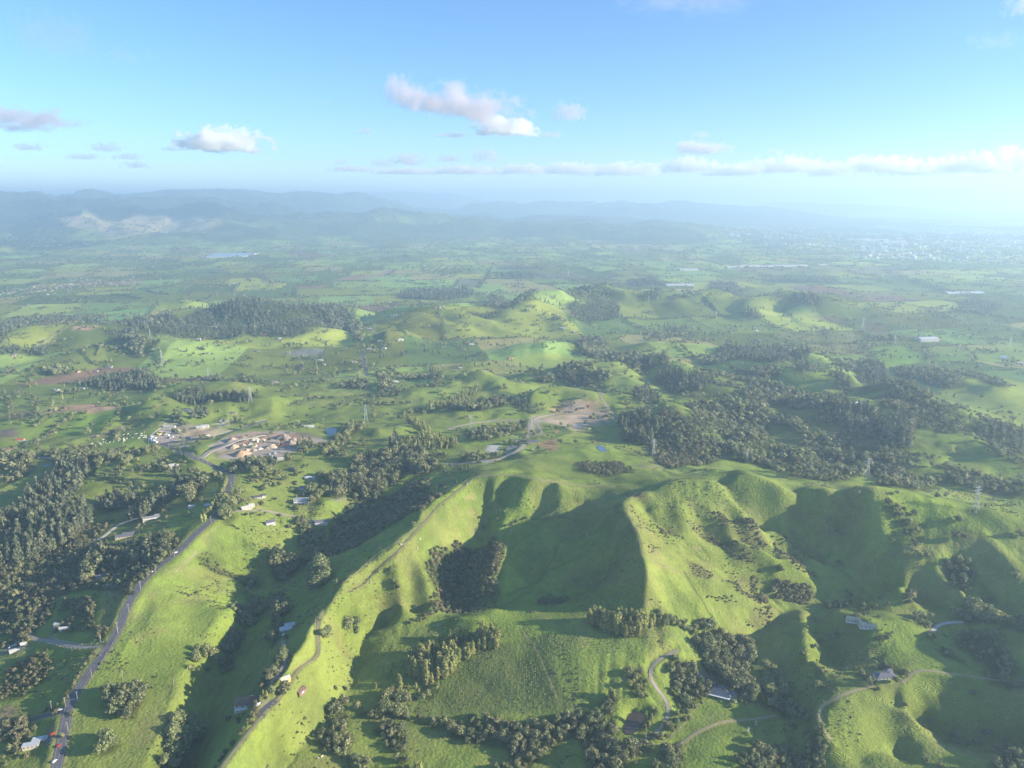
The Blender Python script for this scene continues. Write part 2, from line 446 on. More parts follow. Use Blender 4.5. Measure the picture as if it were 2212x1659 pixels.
def at(u, v):
    """where the line of sight through (u, v) meets the land: x, y, z arrays (nan above the land)"""
    dx, dy, dz = ray(u, v)
    dx, dy, dz = np.atleast_1d(dx), np.atleast_1d(dy), np.atleast_1d(dz)
    az = np.arctan2(dx, dy)
    s = dz / np.hypot(dx, dy)
    i = np.clip((az - AZ0) / DA, 0, NA - 1.001)
    i0 = i.astype(int)
    out = np.full((len(az), 3), np.nan)
    for n in range(len(az)):
        c = SL[:, i0[n]] * (1 - (i[n] - i0[n])) + SL[:, i0[n] + 1] * (i[n] - i0[n])
        j = int(np.searchsorted(c, s[n]))
        if 0 < j < NR:
            t = (s[n] - c[j - 1]) / (c[j] - c[j - 1] + 1e-12)
            r = exp(LR0 + DA * (j - 1 + t))
            out[n] = (r * sin(az[n]), r * cos(az[n]), 0)
    out[:, 2] = hz(out[:, 0], out[:, 1])
    return out


def hz(x, y):
    x, y = np.asarray(x, float), np.asarray(y, float)
    bad = ~np.isfinite(x)
    x, y = np.where(bad, 0, x), np.where(bad, 1000, y)
    i, j = gi(x, y)
    i = np.clip(i, 0, NA - 1.001)
    j = np.clip(j, 0, NR - 1.001)
    i0, j0 = i.astype(int), j.astype(int)
    fi, fj = i - i0, j - j0
    return (HT[j0, i0] * (1 - fi) + HT[j0, i0 + 1] * fi) * (1 - fj) + (HT[j0 + 1, i0] * (1 - fi) + HT[j0 + 1, i0 + 1] * fi) * fj


def atc(crop, s):
    a = cv(crop, nums(s, 2))
    return at(a[:, 0], a[:, 1])


def gwin(poly, pad=0):
    i, j = gi(poly[:, 0], poly[:, 1])
    i0, i1 = max(0, int(i.min()) - pad), min(NA, int(i.max()) + 2 + pad)
    j0, j1 = max(0, int(j.min()) - pad), min(NR, int(j.max()) + 2 + pad)
    return slice(j0, j1), slice(i0, i1)


def pdist(gx, gy, x, y):
    """distance of points to a polyline and the position along it"""
    best = np.full(np.shape(gx), 1e9)
    pos = np.zeros(np.shape(gx))
    for i in range(len(x) - 1):
        ex, ey = x[i + 1] - x[i], y[i + 1] - y[i]
        t = np.clip(((gx - x[i]) * ex + (gy - y[i]) * ey) / (ex * ex + ey * ey + 1e-9), 0, 1)
        d = np.hypot(gx - x[i] - t * ex, gy - y[i] - t * ey)
        m = d < best
        best = np.where(m, d, best)
        pos = np.where(m, i + t, pos)
    return best, pos
# ------------------------------------------------------------------ road and yard benches cut into the land
def bench(P3, wid, fall, passes=1):
    """level the land across a line so that a road can lie on it"""
    a, b = gwin(P3, 25)
    d, pos = pdist(X[a, b], Y[a, b], P3[:, 0], P3[:, 1])
    z = np.interp(pos, np.arange(len(P3)), P3[:, 2])
    m = 1 - sstep(wid, wid + fall, d)
    HT[a, b] = HT[a, b] * (1 - m) + z * m


def resample(P3, step):
    d = np.concatenate([[0], np.cumsum(np.hypot(np.diff(P3[:, 0]), np.diff(P3[:, 1])))])
    n = max(2, int(d[-1] / step) + 1)
    s = np.linspace(0, d[-1], n)
    out = np.stack([np.interp(s, d, P3[:, k]) for k in range(P3.shape[1])], 1)
    return out


def smooth(P3, n=2):
    P3 = P3.copy()
    for _ in range(n):
        P3[1:-1] = (P3[:-2] + 2 * P3[1:-1] + P3[2:]) / 4
    return P3


def lineof(crop, s, step=4, sm=6):
    P3 = atc(crop, s)
    P3 = P3[np.isfinite(P3[:, 0])]
    P3 = smooth(resample(P3, step), sm)
    P3[:, 2] = hz(P3[:, 0], P3[:, 1])
    P3[:, 2] = smooth(P3[:, 2:3], 12)[:, 0]
    return P3


main_road = lineof('P', ' '.join('%g %g' % p[:2] for p in ROAD))
bench(main_road, 6, 9)
refresh()
ROADS = [('asphalt road running along the ridge past the pines', main_road, 8.4, 'asphalt')]
for lab, crop, s, wid, kind in (
        ('asphalt road from the ridge up to the soil yard corner', 'K5', '1865 1195 1790 1165 1690 1120 1560 1072 1440 1025 1350 965 1290 968 1450 940 1680 915 1950 830 2140 772', 8, 'asphalt'),
        ('sealed haul road curving round the soil yard bank', 'K5', '1590 1080 1640 1055 1680 1012 1830 962 2000 912 2100 885 2212 870', 8, 'gravel'),
        ('sealed side road turning off the ridge road to the west', 'B', '770 970 690 1010 600 1035 470 1065 340 1110 200 1200', 6.5, 'asphalt'),
        ('pale gravel lane from the ridge road to the white sheds', 'B', '1160 255 1060 265 950 262 800 240 640 200 540 175 420 175 330 130 340 40 380 -60', 5, 'gravel'),
        ('grey lane climbing through the scrub on the far left', 'A', '330 1659 430 1520 500 1380 540 1290 620 1190 700 1100 790 985 900 900 960 850', 5, 'gravel'),
        ('winding pale track below the tall pines', 'A', '890 830 930 770 900 730 800 715 720 705 760 680 860 640 950 620 1100 560 1220 505', 4.5, 'gravel'),
        ('white concrete drive curving up to the long house', 'A', '1240 500 1330 450 1400 390 1480 330 1560 290 1650 255 1740 225 1830 212', 4, 'pale'),
        ('lane along the top of the pasture hill past the sheds', 'H5', '720 1352 830 1350 930 1340 1010 1332 1090 1308 1150 1275 1190 1243 1212 1180 1226 1110', 6, 'gravel'),
        ('gravel road sweeping from the soil yard towards the creek trees', 'H5', '1226 1105 1180 1094 1110 1090 1000 1094 880 1110 800 1128 735 1148', 6, 'gravel'),
        ('gravel road along the foot of the quarry face', 'H5', '1240 1085 1330 1062 1450 1056 1560 1052 1680 1058 1800 1076', 7, 'gravel'),
        ('short farm drive below the pylon', 'H5', '1240 1100 1275 1125 1290 1160 1300 1178', 4, 'gravel'),
        ('gravel drive curving past the brown pond', 'F', '1200 390 1100 440 1000 485 930 540 908 610 912 690 940 745 990 805 1040 865 1085 935 1108 1020 1100 1090 1060 1160 1000 1235 920 1292 830 1335 760 1375 712 1420', 3.2, 'gravel'),
        ('dirt track crossing the paddock below the big house', 'F', '1200 1400 1270 1345 1330 1295 1420 1240 1510 1198 1600 1160 1700 1130 1850 1122 2000 1112 2120 1092 2212 1080', 3, 'dirt'),
        ('fenced farm lane running down the grass spur', 'D', '1570 0 1530 90 1520 200 1525 320 1540 400 1545 470 1460 520 1360 570 1280 620 1265 680 1230 760 1150 860 1080 930 1000 1030 930 1110 850 1200 760 1310 660 1440 560 1570 500 1659', 2.7, 'dirt'),
        ('asphalt drive beside the brown roofed house', 'D', '1070 940 1010 960 950 980 915 1010 905 1050 915 1085', 6, 'asphalt'),
        ('drive winding through the shelter trees to the grey roofed house', 'D', '1150 300 1160 350 1175 430 1180 510 1150 590 1100 660 1040 730 990 780', 3.5, 'gravel'),
        ('wheel track round the lit knoll', 'G', '580 1080 540 1040 500 960 476 880 480 820 530 770 620 720 720 680 850 640 960 620', 3, 'dirt'),
        ('farm track along the rise past the dark roofed house', 'G', '1180 600 1240 545 1290 490 1330 480 1500 505 1700 530 1900 560 2000 575', 3, 'dirt'),
        ('pale drive by the bush clump on the right', 'G', '1430 165 1455 140 1500 100 1600 85 1700 80', 4, 'pale'),
        ('rim track along the crest of the pasture ridge', 'H1', '1000 120 1080 105 1170 96 1300 101 1500 132 1700 166 1850 190 2000 186 2110 195', 2.5, 'dirt'),
        ('track down the crest of the long west spur', 'H1', '980 135 850 240 700 350 600 475 520 560 430 660 370 735 200 870 0 1030', 2.2, 'dirt'),
        ('bush track looping round the pylon hill', 'K7', '1140 930 1180 970 1230 1020 1280 1070 1300 1110 1270 1130 1200 1150 1100 1130', 4, 'dirt'),
        ('pale bush track crossing the scrub hill', 'K7', '1300 940 1400 1000 1440 1020 1520 1010 1530 985 1490 935', 4, 'dirt'),
        ('straight distant road through the valley farms', 'K6', '940 408 930 370 920 300 912 250 900 200', 9, 'asphalt'),
        ('lane curving over the hill crest above the creek', 'K6', '1880 360 1960 395 2040 420 2120 445 2212 455', 5, 'pale'),
        ('rural road crossing the valley floor', 'K6', '130 440 300 432 500 430 700 425 900 412', 7, 'asphalt'),
        ('farm race running straight down the hill', 'K7', '795 545 820 590 850 640 880 690 905 715', 6, 'dirt'),
        ('drive past the village houses', 'C', '640 430 740 415 900 410 1050 415 1180 440 1300 470 1400 480', 4, 'gravel'),
        ('ridge top lane on the left hill', 'K5', '410 1590 300 180 340 140 440 60 490 30'.replace('410 1590 ', ''), 5, 'dirt')):
    P3 = lineof(crop, s, 4 if 'distant' not in lab else 12, 3)
    if len(P3) < 3:
        continue
    bench(P3, wid / 2 + 1.5, wid * .7 + 2)
    ROADS.append((lab, P3, wid, kind))
refresh()


def pad(crop, s, soft=3.0, z=None, pct=50):
    """a levelled yard or pond bed"""
    P3 = atc(crop, s)
    a, b = gwin(P3, 14)
    m = np.clip(blur(inpoly(X[a, b], Y[a, b], P3).astype(float), soft) * 2.2, 0, 1)
    zz = np.percentile(P3[:, 2], pct) if z is None else z
    HT[a, b] = HT[a, b] * (1 - m) + zz * m
    return P3, zz


POND = []
for lab, crop, s, dark in (
        ('brown farm pond beside the curving gravel drive', 'F', '690 970 760 935 850 955 925 1000 920 1060 860 1080 820 1140 800 1200 760 1260 690 1300 640 1260 625 1190 655 1120 668 1040', 1),
        ('muddy pond under the poplar belt', 'E', '780 660 830 632 880 645 875 690 820 705', 1),
        ('muddy pond behind the round willows', 'E', '385 850 470 860 560 870 600 900 560 925 480 930 420 910', 1),
        ('blue farm pond beside the light green creek trees', 'K6', '605 838 650 828 700 833 690 862 655 890 630 880', 0),
        ('square settling pond on the lit slope', 'K7', '770 978 800 966 862 1000 850 1014 810 1012', 0),
        ('far irrigation pond on the right plain', 'K8', '2020 250 2070 247 2085 258 2030 262', 0),
        ('pale pond in the far wet paddocks', 'K4', '1150 1105 1180 1102 1205 1110 1190 1118 1160 1116', 0)):
    P3, zz = pad(crop, s, 2.5, None, 15)
    POND.append((lab, P3, zz, dark))
pad('K5', '1690 960 1850 890 2212 850 2480 880 2640 930 2600 1040 2212 1095 1800 1085 1740 1040', 5, None)
pad('K5', '1190 915 1340 790 1450 830 1500 920 1400 945 1280 960', 4)
pad('K7', '270 760 420 730 640 720 860 730 800 800 640 825 420 800', 4)
refresh()
SKY_AIR, SKY_DUST, SKY_OZ, SKY_STR = 1.0, .0, 6.0, .084
SUN_STR, EXPO = 4.9, 1.5
HAZE_COL, HAZE_D, HAZE_G, VBOUNCE = (.56, .77, 1.0), 1.2e-4, .35, 6


# ------------------------------------------------------------------ small node helper
def mat(name, col, rough=.8, spec=.2, attr=None, noise=None, bump=None, rand=None, col2=None):
    m = bpy.data.materials.new(name)
    m.use_nodes = True
    t = m.node_tree
    b = t.nodes['Principled BSDF']
    b.inputs['Roughness'].default_value = rough
    b.inputs['Specular IOR Level'].default_value = spec
    tc = t.nodes.new('ShaderNodeNewGeometry')
    if attr:
        a = t.nodes.new('ShaderNodeAttribute')
        a.attribute_name = attr
        src = a.outputs['Color']
    else:
        c = t.nodes.new('ShaderNodeRGB')
        c.outputs[0].default_value = (*col, 1)
        src = c.outputs[0]
        if col2:
            n = t.nodes.new('ShaderNodeTexNoise')
            n.inputs['Scale'].default_value = .035
            n.inputs['Detail'].default_value = 4
            n.inputs['Roughness'].default_value = .65
            t.links.new(tc.outputs['Position'], n.inputs['Vector'])
            mr = t.nodes.new('ShaderNodeMapRange')
            mr.inputs['From Min'].default_value = .38
            mr.inputs['From Max'].default_value = .62
            t.links.new(n.outputs['Fac'], mr.inputs['Value'])
            mx = t.nodes.new('ShaderNodeMix')
            mx.data_type = 'RGBA'
            t.links.new(mr.outputs[0], mx.inputs[0])
            t.links.new(src, mx.inputs[6])
            mx.inputs[7].default_value = (*col2, 1)
            src = mx.outputs[2]

    def mul(src, fac, lo, hi):
        mr = t.nodes.new('ShaderNodeMapRange')
        mr.inputs['To Min'].default_value = lo
        mr.inputs['To Max'].default_value = hi
        t.links.new(fac, mr.inputs['Value'])
        v = t.nodes.new('ShaderNodeVectorMath')
        v.operation = 'SCALE'
        t.links.new(src, v.inputs[0])
        t.links.new(mr.outputs[0], v.inputs['Scale'])
        return v.outputs[0]
    for sc, lo, hi in (noise or ()):
        n = t.nodes.new('ShaderNodeTexNoise')
        n.inputs['Scale'].default_value = sc
        n.inputs['Detail'].default_value = 3
        t.links.new(tc.outputs['Position'], n.inputs['Vector'])
        src = mul(src, n.outputs['Fac'], lo, hi)
    if rand == 'obj':
        oi = t.nodes.new('ShaderNodeObjectInfo')
        src = mul(src, oi.outputs['Random'], .7, 1.35)
    elif rand:
        a = t.nodes.new('ShaderNodeAttribute')
        a.attribute_name = rand
        src = mul(src, a.outputs['Fac'], .5, 1.6)
    t.links.new(src, b.inputs['Base Color'])
    if bump:
        sc, dist = bump
        n = t.nodes.new('ShaderNodeTexNoise')
        n.inputs['Scale'].default_value = sc
        n.inputs['Detail'].default_value = 4
        t.links.new(tc.outputs['Position'], n.inputs['Vector'])
        bp = t.nodes.new('ShaderNodeBump')
        bp.inputs['Distance'].default_value = dist
        bp.inputs['Strength'].default_value = 1
        t.links.new(n.outputs['Fac'], bp.inputs['Height'])
        t.links.new(bp.outputs[0], b.inputs['Normal'])
    return m


# ------------------------------------------------------------------ land cover colours
GRASS = np.array([.178, .243, .044])
DRY = np.array([.26, .24, .085])
SCRUB = np.array([.055, .075, .022])
EARTH = np.array([.34, .215, .14])
GRAVEL = np.array([.30, .28, .25])
big = fbm(X, Y, 240, 4, 5)
small = fbm(X, Y, 26, 3, 6)
RGB = GRASS * (1 + .16 * big + .10 * small)[..., None]
t = np.clip(.30 * fbm(X, Y, 130, 4, 3) + .1, 0, .5)[..., None]
RGB = RGB * (1 - t) + DRY * t

wp_ = (sstep(.12, .42, fbm(X, Y, 38, 4, 7)) * .38)[..., None]
RGB = RGB * (1 - wp_) + np.array([.235, .205, .085]) * wp_
wp_ = (sstep(.10, .38, fbm(X, Y, 30, 4, 4) + .3 * fbm(X, Y, 160, 2, 1)) * .42)[..., None]
RGB = RGB * (1 - wp_) + np.array([.115, .15, .045]) * wp_
CA, SA = cos(R(12)), sin(R(12))
FX, FY = 250.0, 340.0


def fcoord(x, y):
    wx = x + 110 * vn(x, y, 1500, 6)
    wy = y + 110 * vn(x, y, 1500, 7)
    p, q = (wx * CA + wy * SA) / FX, (-wx * SA + wy * CA) / FY
    row = np.floor(q)
    p = p + .37 * (row % 3) + .25 * np.sin(row * 12.7)
    return p, q


def hsh(a, b, k=0):
    a, b = np.asarray(a).astype(np.int64) & 255, np.asarray(b).astype(np.int64) & 255
    return TAB[(k + 3) % 8][b, a]


p, q = fcoord(X, Y)
cp, cq = np.floor(p), np.floor(q)
tone = hsh(cp, cq)
t2 = hsh(cp, cq, 1)
fm = sstep(1500, 2300, np.broadcast_to(aR, HT.shape)) * (1 - sstep(9500, 13000, np.broadcast_to(aR, HT.shape)))
fc = GRASS * (.5 + 1.15 * tone ** 1.3)[..., None] * np.stack([.85 + .4 * t2, np.ones_like(t2), .9 + .6 * (1 - t2)], -1)
br = (hsh(cp, cq, 2) > .955) & (HT < 16)
dr = (hsh(cp, cq, 2) < .15) & (HT < 22)
fc = np.where(br[..., None], EARTH * .62, fc)
fc = np.where(dr[..., None], DRY * 1.15, fc)
fc = fc * (1 - .9 * 0)
RGB = RGB * (1 - fm[..., None]) + fc * (1 + .12 * small)[..., None] * fm[..., None]
# far country: woods and small fields
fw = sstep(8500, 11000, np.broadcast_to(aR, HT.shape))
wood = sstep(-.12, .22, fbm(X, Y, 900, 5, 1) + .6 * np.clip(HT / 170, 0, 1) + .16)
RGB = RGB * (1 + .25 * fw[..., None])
RGB = RGB * (1 - (fw * wood)[..., None] * .92) + SCRUB * .62 * (fw * wood)[..., None] * .92


def paint(crop, s, col, amt=1.0, soft=0.0, nz=0.0, world=None):
    P3 = atc(crop, s) if world is None else world
    P3 = P3[np.isfinite(P3[:, 0])]
    a, b = gwin(P3, 2)
    gx, gy = X[a, b], Y[a, b]
    if nz:
        gx = gx + nz * vn(gx, gy, nz * 3, 2)
        gy = gy + nz * vn(gx, gy, nz * 3, 4)
    m = inpoly(gx, gy, P3).astype(float)
    if soft:
        m = blur(m, soft)
    m = (m * amt)[..., None]
    RGB[a, b] = RGB[a, b] * (1 - m) + np.asarray(col) * (1 + .25 * small[a, b])[..., None] * m


def paintline(crop, s, wid, col, amt=1.0, world=None):
    P3 = atc(crop, s) if world is None else world
    P3 = P3[np.isfinite(P3[:, 0])]
    a, b = gwin(P3, 12)
    d, _ = pdist(X[a, b], Y[a, b], P3[:, 0], P3[:, 1])
    cell = RR[a][:, None] * DA
    m = (np.clip((wid / 2 + cell * .5 - d) / cell, 0, 1) * np.minimum(1, wid / cell) * amt)[..., None]
    RGB[a, b] = RGB[a, b] * (1 - m) + np.asarray(col) * m


def mesh_np(name, V, F, mats, n=4, smooth=False, midx=None):
    me = bpy.data.meshes.new(name)
    me.vertices.add(len(V))
    me.vertices.foreach_set('co', np.asarray(V, np.float32).ravel())
    F = np.asarray(F, np.int32)
    me.loops.add(F.size)
    me.loops.foreach_set('vertex_index', F.ravel())
    me.polygons.add(len(F))
    me.polygons.foreach_set('loop_start', np.arange(0, F.size, F.shape[1], dtype=np.int32))
    me.polygons.foreach_set('loop_total', np.full(len(F), F.shape[1], np.int32))
    me.polygons.foreach_set('use_smooth', np.full(len(F), smooth, bool))
    if midx is not None:
        me.polygons.foreach_set('material_index', np.asarray(midx, np.int32))
    for m in (mats if isinstance(mats, (list, tuple)) else [mats]):
        me.materials.append(m)
    me.update(calc_edges=True)
    return me


# ------------------------------------------------------------------ woods and bare slopes of the far hills
for crop, s, col, am, nz_ in (
        ('K1', '0 368 300 366 700 366 860 348 1060 384 1500 350 2050 370 2212 385 2212 560 1760 560 1500 530 700 512 0 520', SCRUB * .55, .8, 260), ('K1', '0 540 480 535 560 690 700 730 1000 740 1400 650 1760 600 2212 600 2212 700 1800 740 1500 690 1200 700 950 700 800 770 0 830', SCRUB * .5, .8, 160),
        ('K2', '0 385 490 362 700 400 800 480 700 560 0 580', SCRUB * .5, .8, 200), ('K2', '0 620 300 592 700 592 1200 620 1700 595 2212 560 2212 740 1700 700 1500 740 1200 800 1000 760 700 690 400 680 0 700', SCRUB * .55, .6, 240),
        ('K3', '0 580 400 590 900 600 1300 600 1650 640 1600 740 1200 760 900 720 560 740 300 700 0 700', SCRUB * .5, .74, 220), ('K3', '1100 480 1350 465 1600 490 2100 540 2100 600 1500 590 1100 560', SCRUB * .5, .75, 200), ('K4', '0 500 600 480 1000 600 600 640 400 780 0 800', SCRUB * .55, .7, 200),
        ('K3', '300 500 700 480 1000 520 800 560 400 550', SCRUB * .5, .6, 200), ('K2', '900 470 1500 440 2100 460 2100 510 1500 520 900 530', SCRUB * .55, .5, 220)):
    paint(crop, s, col, am, 1.5, nz_)
# ------------------------------------------------------------------ bare ground, yards, fields
YARD = np.array([.41, .335, .275])
for crop, s, col, am, so_, nz_ in (
        ('K5', '1690 960 1850 890 2000 860 2212 850 2380 860 2480 885 2640 930 2560 960 2420 1000 2212 1085 1900 1085 1780 1075', YARD, .95, 1.5, 4),
        ('K5', '1850 900 2080 860 2200 880 2100 960 1900 985', EARTH * 1.05, .75, 2, 6), ('K5', '2080 880 2212 850 2212 880 2100 890', EARTH, .8, 1, 3),
        ('K6', '200 880 420 870 500 900 440 950 380 970 260 960', EARTH * .9, .8, 1.5, 4), ('K6', '320 870 420 860 520 890 620 925 480 910', (.10, .10, .07), .8, 1.5, 4),
        ('K5', '1190 930 1340 780 1560 800 1700 830 1860 850 1700 900 1560 950 1300 970', (.41, .33, .25), .72, 2, 6), ('K7', '400 700 480 640 600 600 740 610 880 660 900 720 860 760 700 745 500 740', (.42, .285, .18), .85, 1.5, 6), ('K7', '230 830 240 740 300 760 330 840 345 885 230 905', (.38, .31, .22), .7, 1.5, 3), ('K7', '480 800 700 785 680 840 610 855', (.40, .32, .24), .7, 1.5, 4),
        ('K5', '1190 915 1340 790 1420 830 1440 900 1400 945 1280 960', (.40, .33, .27), .9, 1, 3),
        ('K5', '1430 820 1560 830 1640 900 1560 930 1440 900', (.34, .27, .17), .75, 2, 4), ('K5', '1540 850 1660 835 1720 880 1600 900', EARTH * 1.1, .6, 2, 3),
        ('K5', '1740 800 1790 750 1850 770 1860 810 1760 820', (.36, .33, .29), .9, 1, 1),
        ('K5', '310 715 420 660 560 640 800 640 970 660 870 695 720 705 600 690 450 700', EARTH * 1.15, .95, 1, 4),
        ('K5', '790 900 960 810 1080 815 960 870 860 895', (.13, .10, .085), .95, 1, 2), ('K5', '0 850 120 825 160 900 0 910', (.16, .12, .10), .95, 1, 2),
        ('K5', '80 700 280 690 270 750 100 760', (.14, .12, .085), .8, 1, 3), ('K5', '690 890 800 880 800 910 720 915', (.2, .15, .11), .8, 1, 2),
        ('K5', '560 30 620 10 790 5 800 20 720 40 580 45', EARTH * .95, .95, 1, 4), ('K5', '300 180 480 30 490 40 330 180', (.19, .19, .09), .7, 1, 2),
        ('K6', '255 240 280 215 420 195 605 200 600 235 420 250', (.20, .20, .19), .9, 1, 2), ('K6', '380 260 520 260 560 300 400 300', (.16, .18, .08), .7, 1, 2),
        ('K7', '480 680 600 615 700 630 800 660 850 690 800 720 640 720 520 710', (.42, .31, .21), .92, 1.5, 5), ('K7', '680 655 720 635 750 650 730 670 690 668', (.42, .24, .11), .95, 1, 2),
        ('K7', '700 670 760 650 840 690 760 700', (.27, .2, .14), .7, 1.5, 4), ('K7', '300 765 420 735 640 720 860 735 800 800 640 820 480 805', (.47, .35, .25), .95, 1.5, 4),
        ('K7', '560 640 640 622 665 670 590 692', (.25, .235, .21), .8, 1.5, 6), ('K7', '740 650 800 640 860 690 790 700', (.17, .20, .07), .7, 1.5, 6), ('K7', '420 745 560 735 540 760 440 765', (.2, .2, .09), .7, 1.5, 4), ('K7', '620 760 760 745 770 790 640 800', (.30, .25, .2), .7, 1.5, 5), ('K7', '260 750 330 730 360 780 280 790', (.33, .29, .25), .95, 1, 2), ('K7', '780 745 900 740 940 790 860 800 790 790', (.26, .23, .19), .6, 2, 4),
        ('K7', '310 960 380 925 440 910 470 960 460 1020 400 1010 330 980', (.30, .20, .11), .95, 1.2, 2), ('K7', '570 800 640 795 690 805 670 820 590 815', (.42, .39, .34), .9, 1, 2),
        ('K6', '1890 1010 1920 965 2015 968 1990 1015 1960 1030', (.46, .45, .43), .95, .8, 0), ('K6', '2010 1020 2120 1000 2150 980 2160 1010 2060 1050', (.2, .19, .17), .7, 1, 1),
        ('K7', '500 660 505 650 515 650 515 662', (.4, .3, .2), .9, 1, 1), ('C', '925 385 940 340 990 325 1005 350 1000 400 950 410', (.26, .22, .11), .9, 1, 1),
        ('F', '1400 690 1420 620 1460 590 1530 660 1580 680 1500 700 1440 730', (.24, .23, .22), .9, 1, 1), ('F', '1390 690 1440 800 1700 690 1620 670', (.2, .195, .19), .8, 1, 1),
        ('D', '900 1020 960 950 1080 900 1070 950 960 1010 905 1090', (.17, .16, .16), .9, .8, 0), ('D', '720 960 820 900 900 890 900 980 840 1000', (.14, .135, .13), .9, .8, 0),
        ('D', '1110 270 1180 250 1180 300 1110 310', (.17, .165, .16), .9, .8, 0), ('B', '540 1180 640 1160 640 1250 560 1290', (.27, .2, .15), .7, 1, 1),
        ('B', '520 1280 610 1270 630 1290 590 1400 500 1400', (.15, .145, .14), .9, .8, 0), ('B', '-20 960 150 930 240 1010 100 1130 -20 1190', (.21, .15, .11), .8, 2, 2),
        ('B', '0 240 110 200 330 230 240 310 100 330 0 350', (.2, .2, .2), .8, 1, 1), ('B', '530 170 600 110 620 150 600 200 540 210', (.22, .215, .21), .8, 1, 1),
        ('A', '640 1659 760 1500 830 1480 870 1560 760 1640', (.16, .16, .165), .8, 1, 1), ('A', '1250 1150 1330 1170 1620 900 1700 980 1500 1300 1460 1659 1300 1659 1280 1300', DRY * .75, .75, 2, 3),
        ('A', '1140 1110 1340 980 1420 1060 1330 1160 1180 1150', (.06, .10, .03), .6, 1, 1), ('A', '280 1090 420 1020 640 1000 660 1100 460 1160', (.07, .13, .035), .7, 1, 1),
        ('C', '2080 180 2140 150 2212 190 2200 240 2100 260', (.36, .29, .24), .9, 1, 1), ('C', '1500 530 1600 500 1650 580 1560 600', (.2, .19, .18), .8, 1, 1),
        ('C', '1540 330 1760 240 1760 260 1560 420', (.15, .18, .06), .6, 1, 1), ('C', '1800 280 1980 250 1990 270 1860 310', (.27, .24, .21), .8, .8, 1),
        ('H1', '165 1100 230 1075 300 1120 320 1180 230 1170', (.24, .18, .08), .75, 1.5, 4), ('H1', '900 290 990 265 1000 275 930 310', (.36, .26, .15), .8, .8, 3),
        ('H1', '930 400 980 385 985 395 950 410', (.36, .26, .15), .8, .8, 2), ('H1', '960 565 990 545 1000 560 975 580', (.34, .24, .18), .8, .8, 2),
        ('H1', '1700 960 1725 945 1745 955 1740 970 1710 972', (.24, .15, .09), .9, .8, 1), ('H1', '2060 600 2085 595 2130 640 2115 645', (.25, .16, .11), .9, .8, 1),
        ('H1', '1000 950 1050 890 1060 920 1000 990', (.17, .10, .07), .6, 2, 3), ('H1', '1150 600 1180 590 1175 625 1155 625', (.4, .36, .3), .8, 1, 1),
        ('H2', '735 685 800 680 820 686 740 694', (.42, .32, .2), .9, .7, 1), ('H2', '360 1150 400 1110 430 1090 435 1098 400 1125 370 1155', (.4, .27, .17), .9, .7, 1),
        ('H2', '860 1168 900 1175 975 1190 970 1195 880 1180', (.42, .32, .2), .9, .6, 1), ('H2', '1370 180 1400 185 1440 240 1400 220', (.36, .34, .2), .6, 1.5, 4),
        ('H2', '550 545 590 540 600 555 570 562', (.16, .13, .09), .9, .8, 0), ('G', '1155 700 1180 680 1200 690 1190 720 1165 715', (.36, .2, .1), .9, .8, 1),
        ('C', '1040 820 1060 805 1078 820 1060 840', (.3, .17, .11), .9, .8, 1), ('C', '1180 1290 1240 1240 1275 1220 1260 1250 1210 1295', (.24, .17, .1), .8, .8, 1),
        ('B', '1555 985 1570 970 1625 985 1560 1000', (.34, .25, .15), .9, .8, 1), ('C', '60 1075 200 945 260 890 265 900 210 955 80 1080', (.3, .26, .16), .7, .6, 1)):
    paint(crop, s, col, am, so_, nz_)
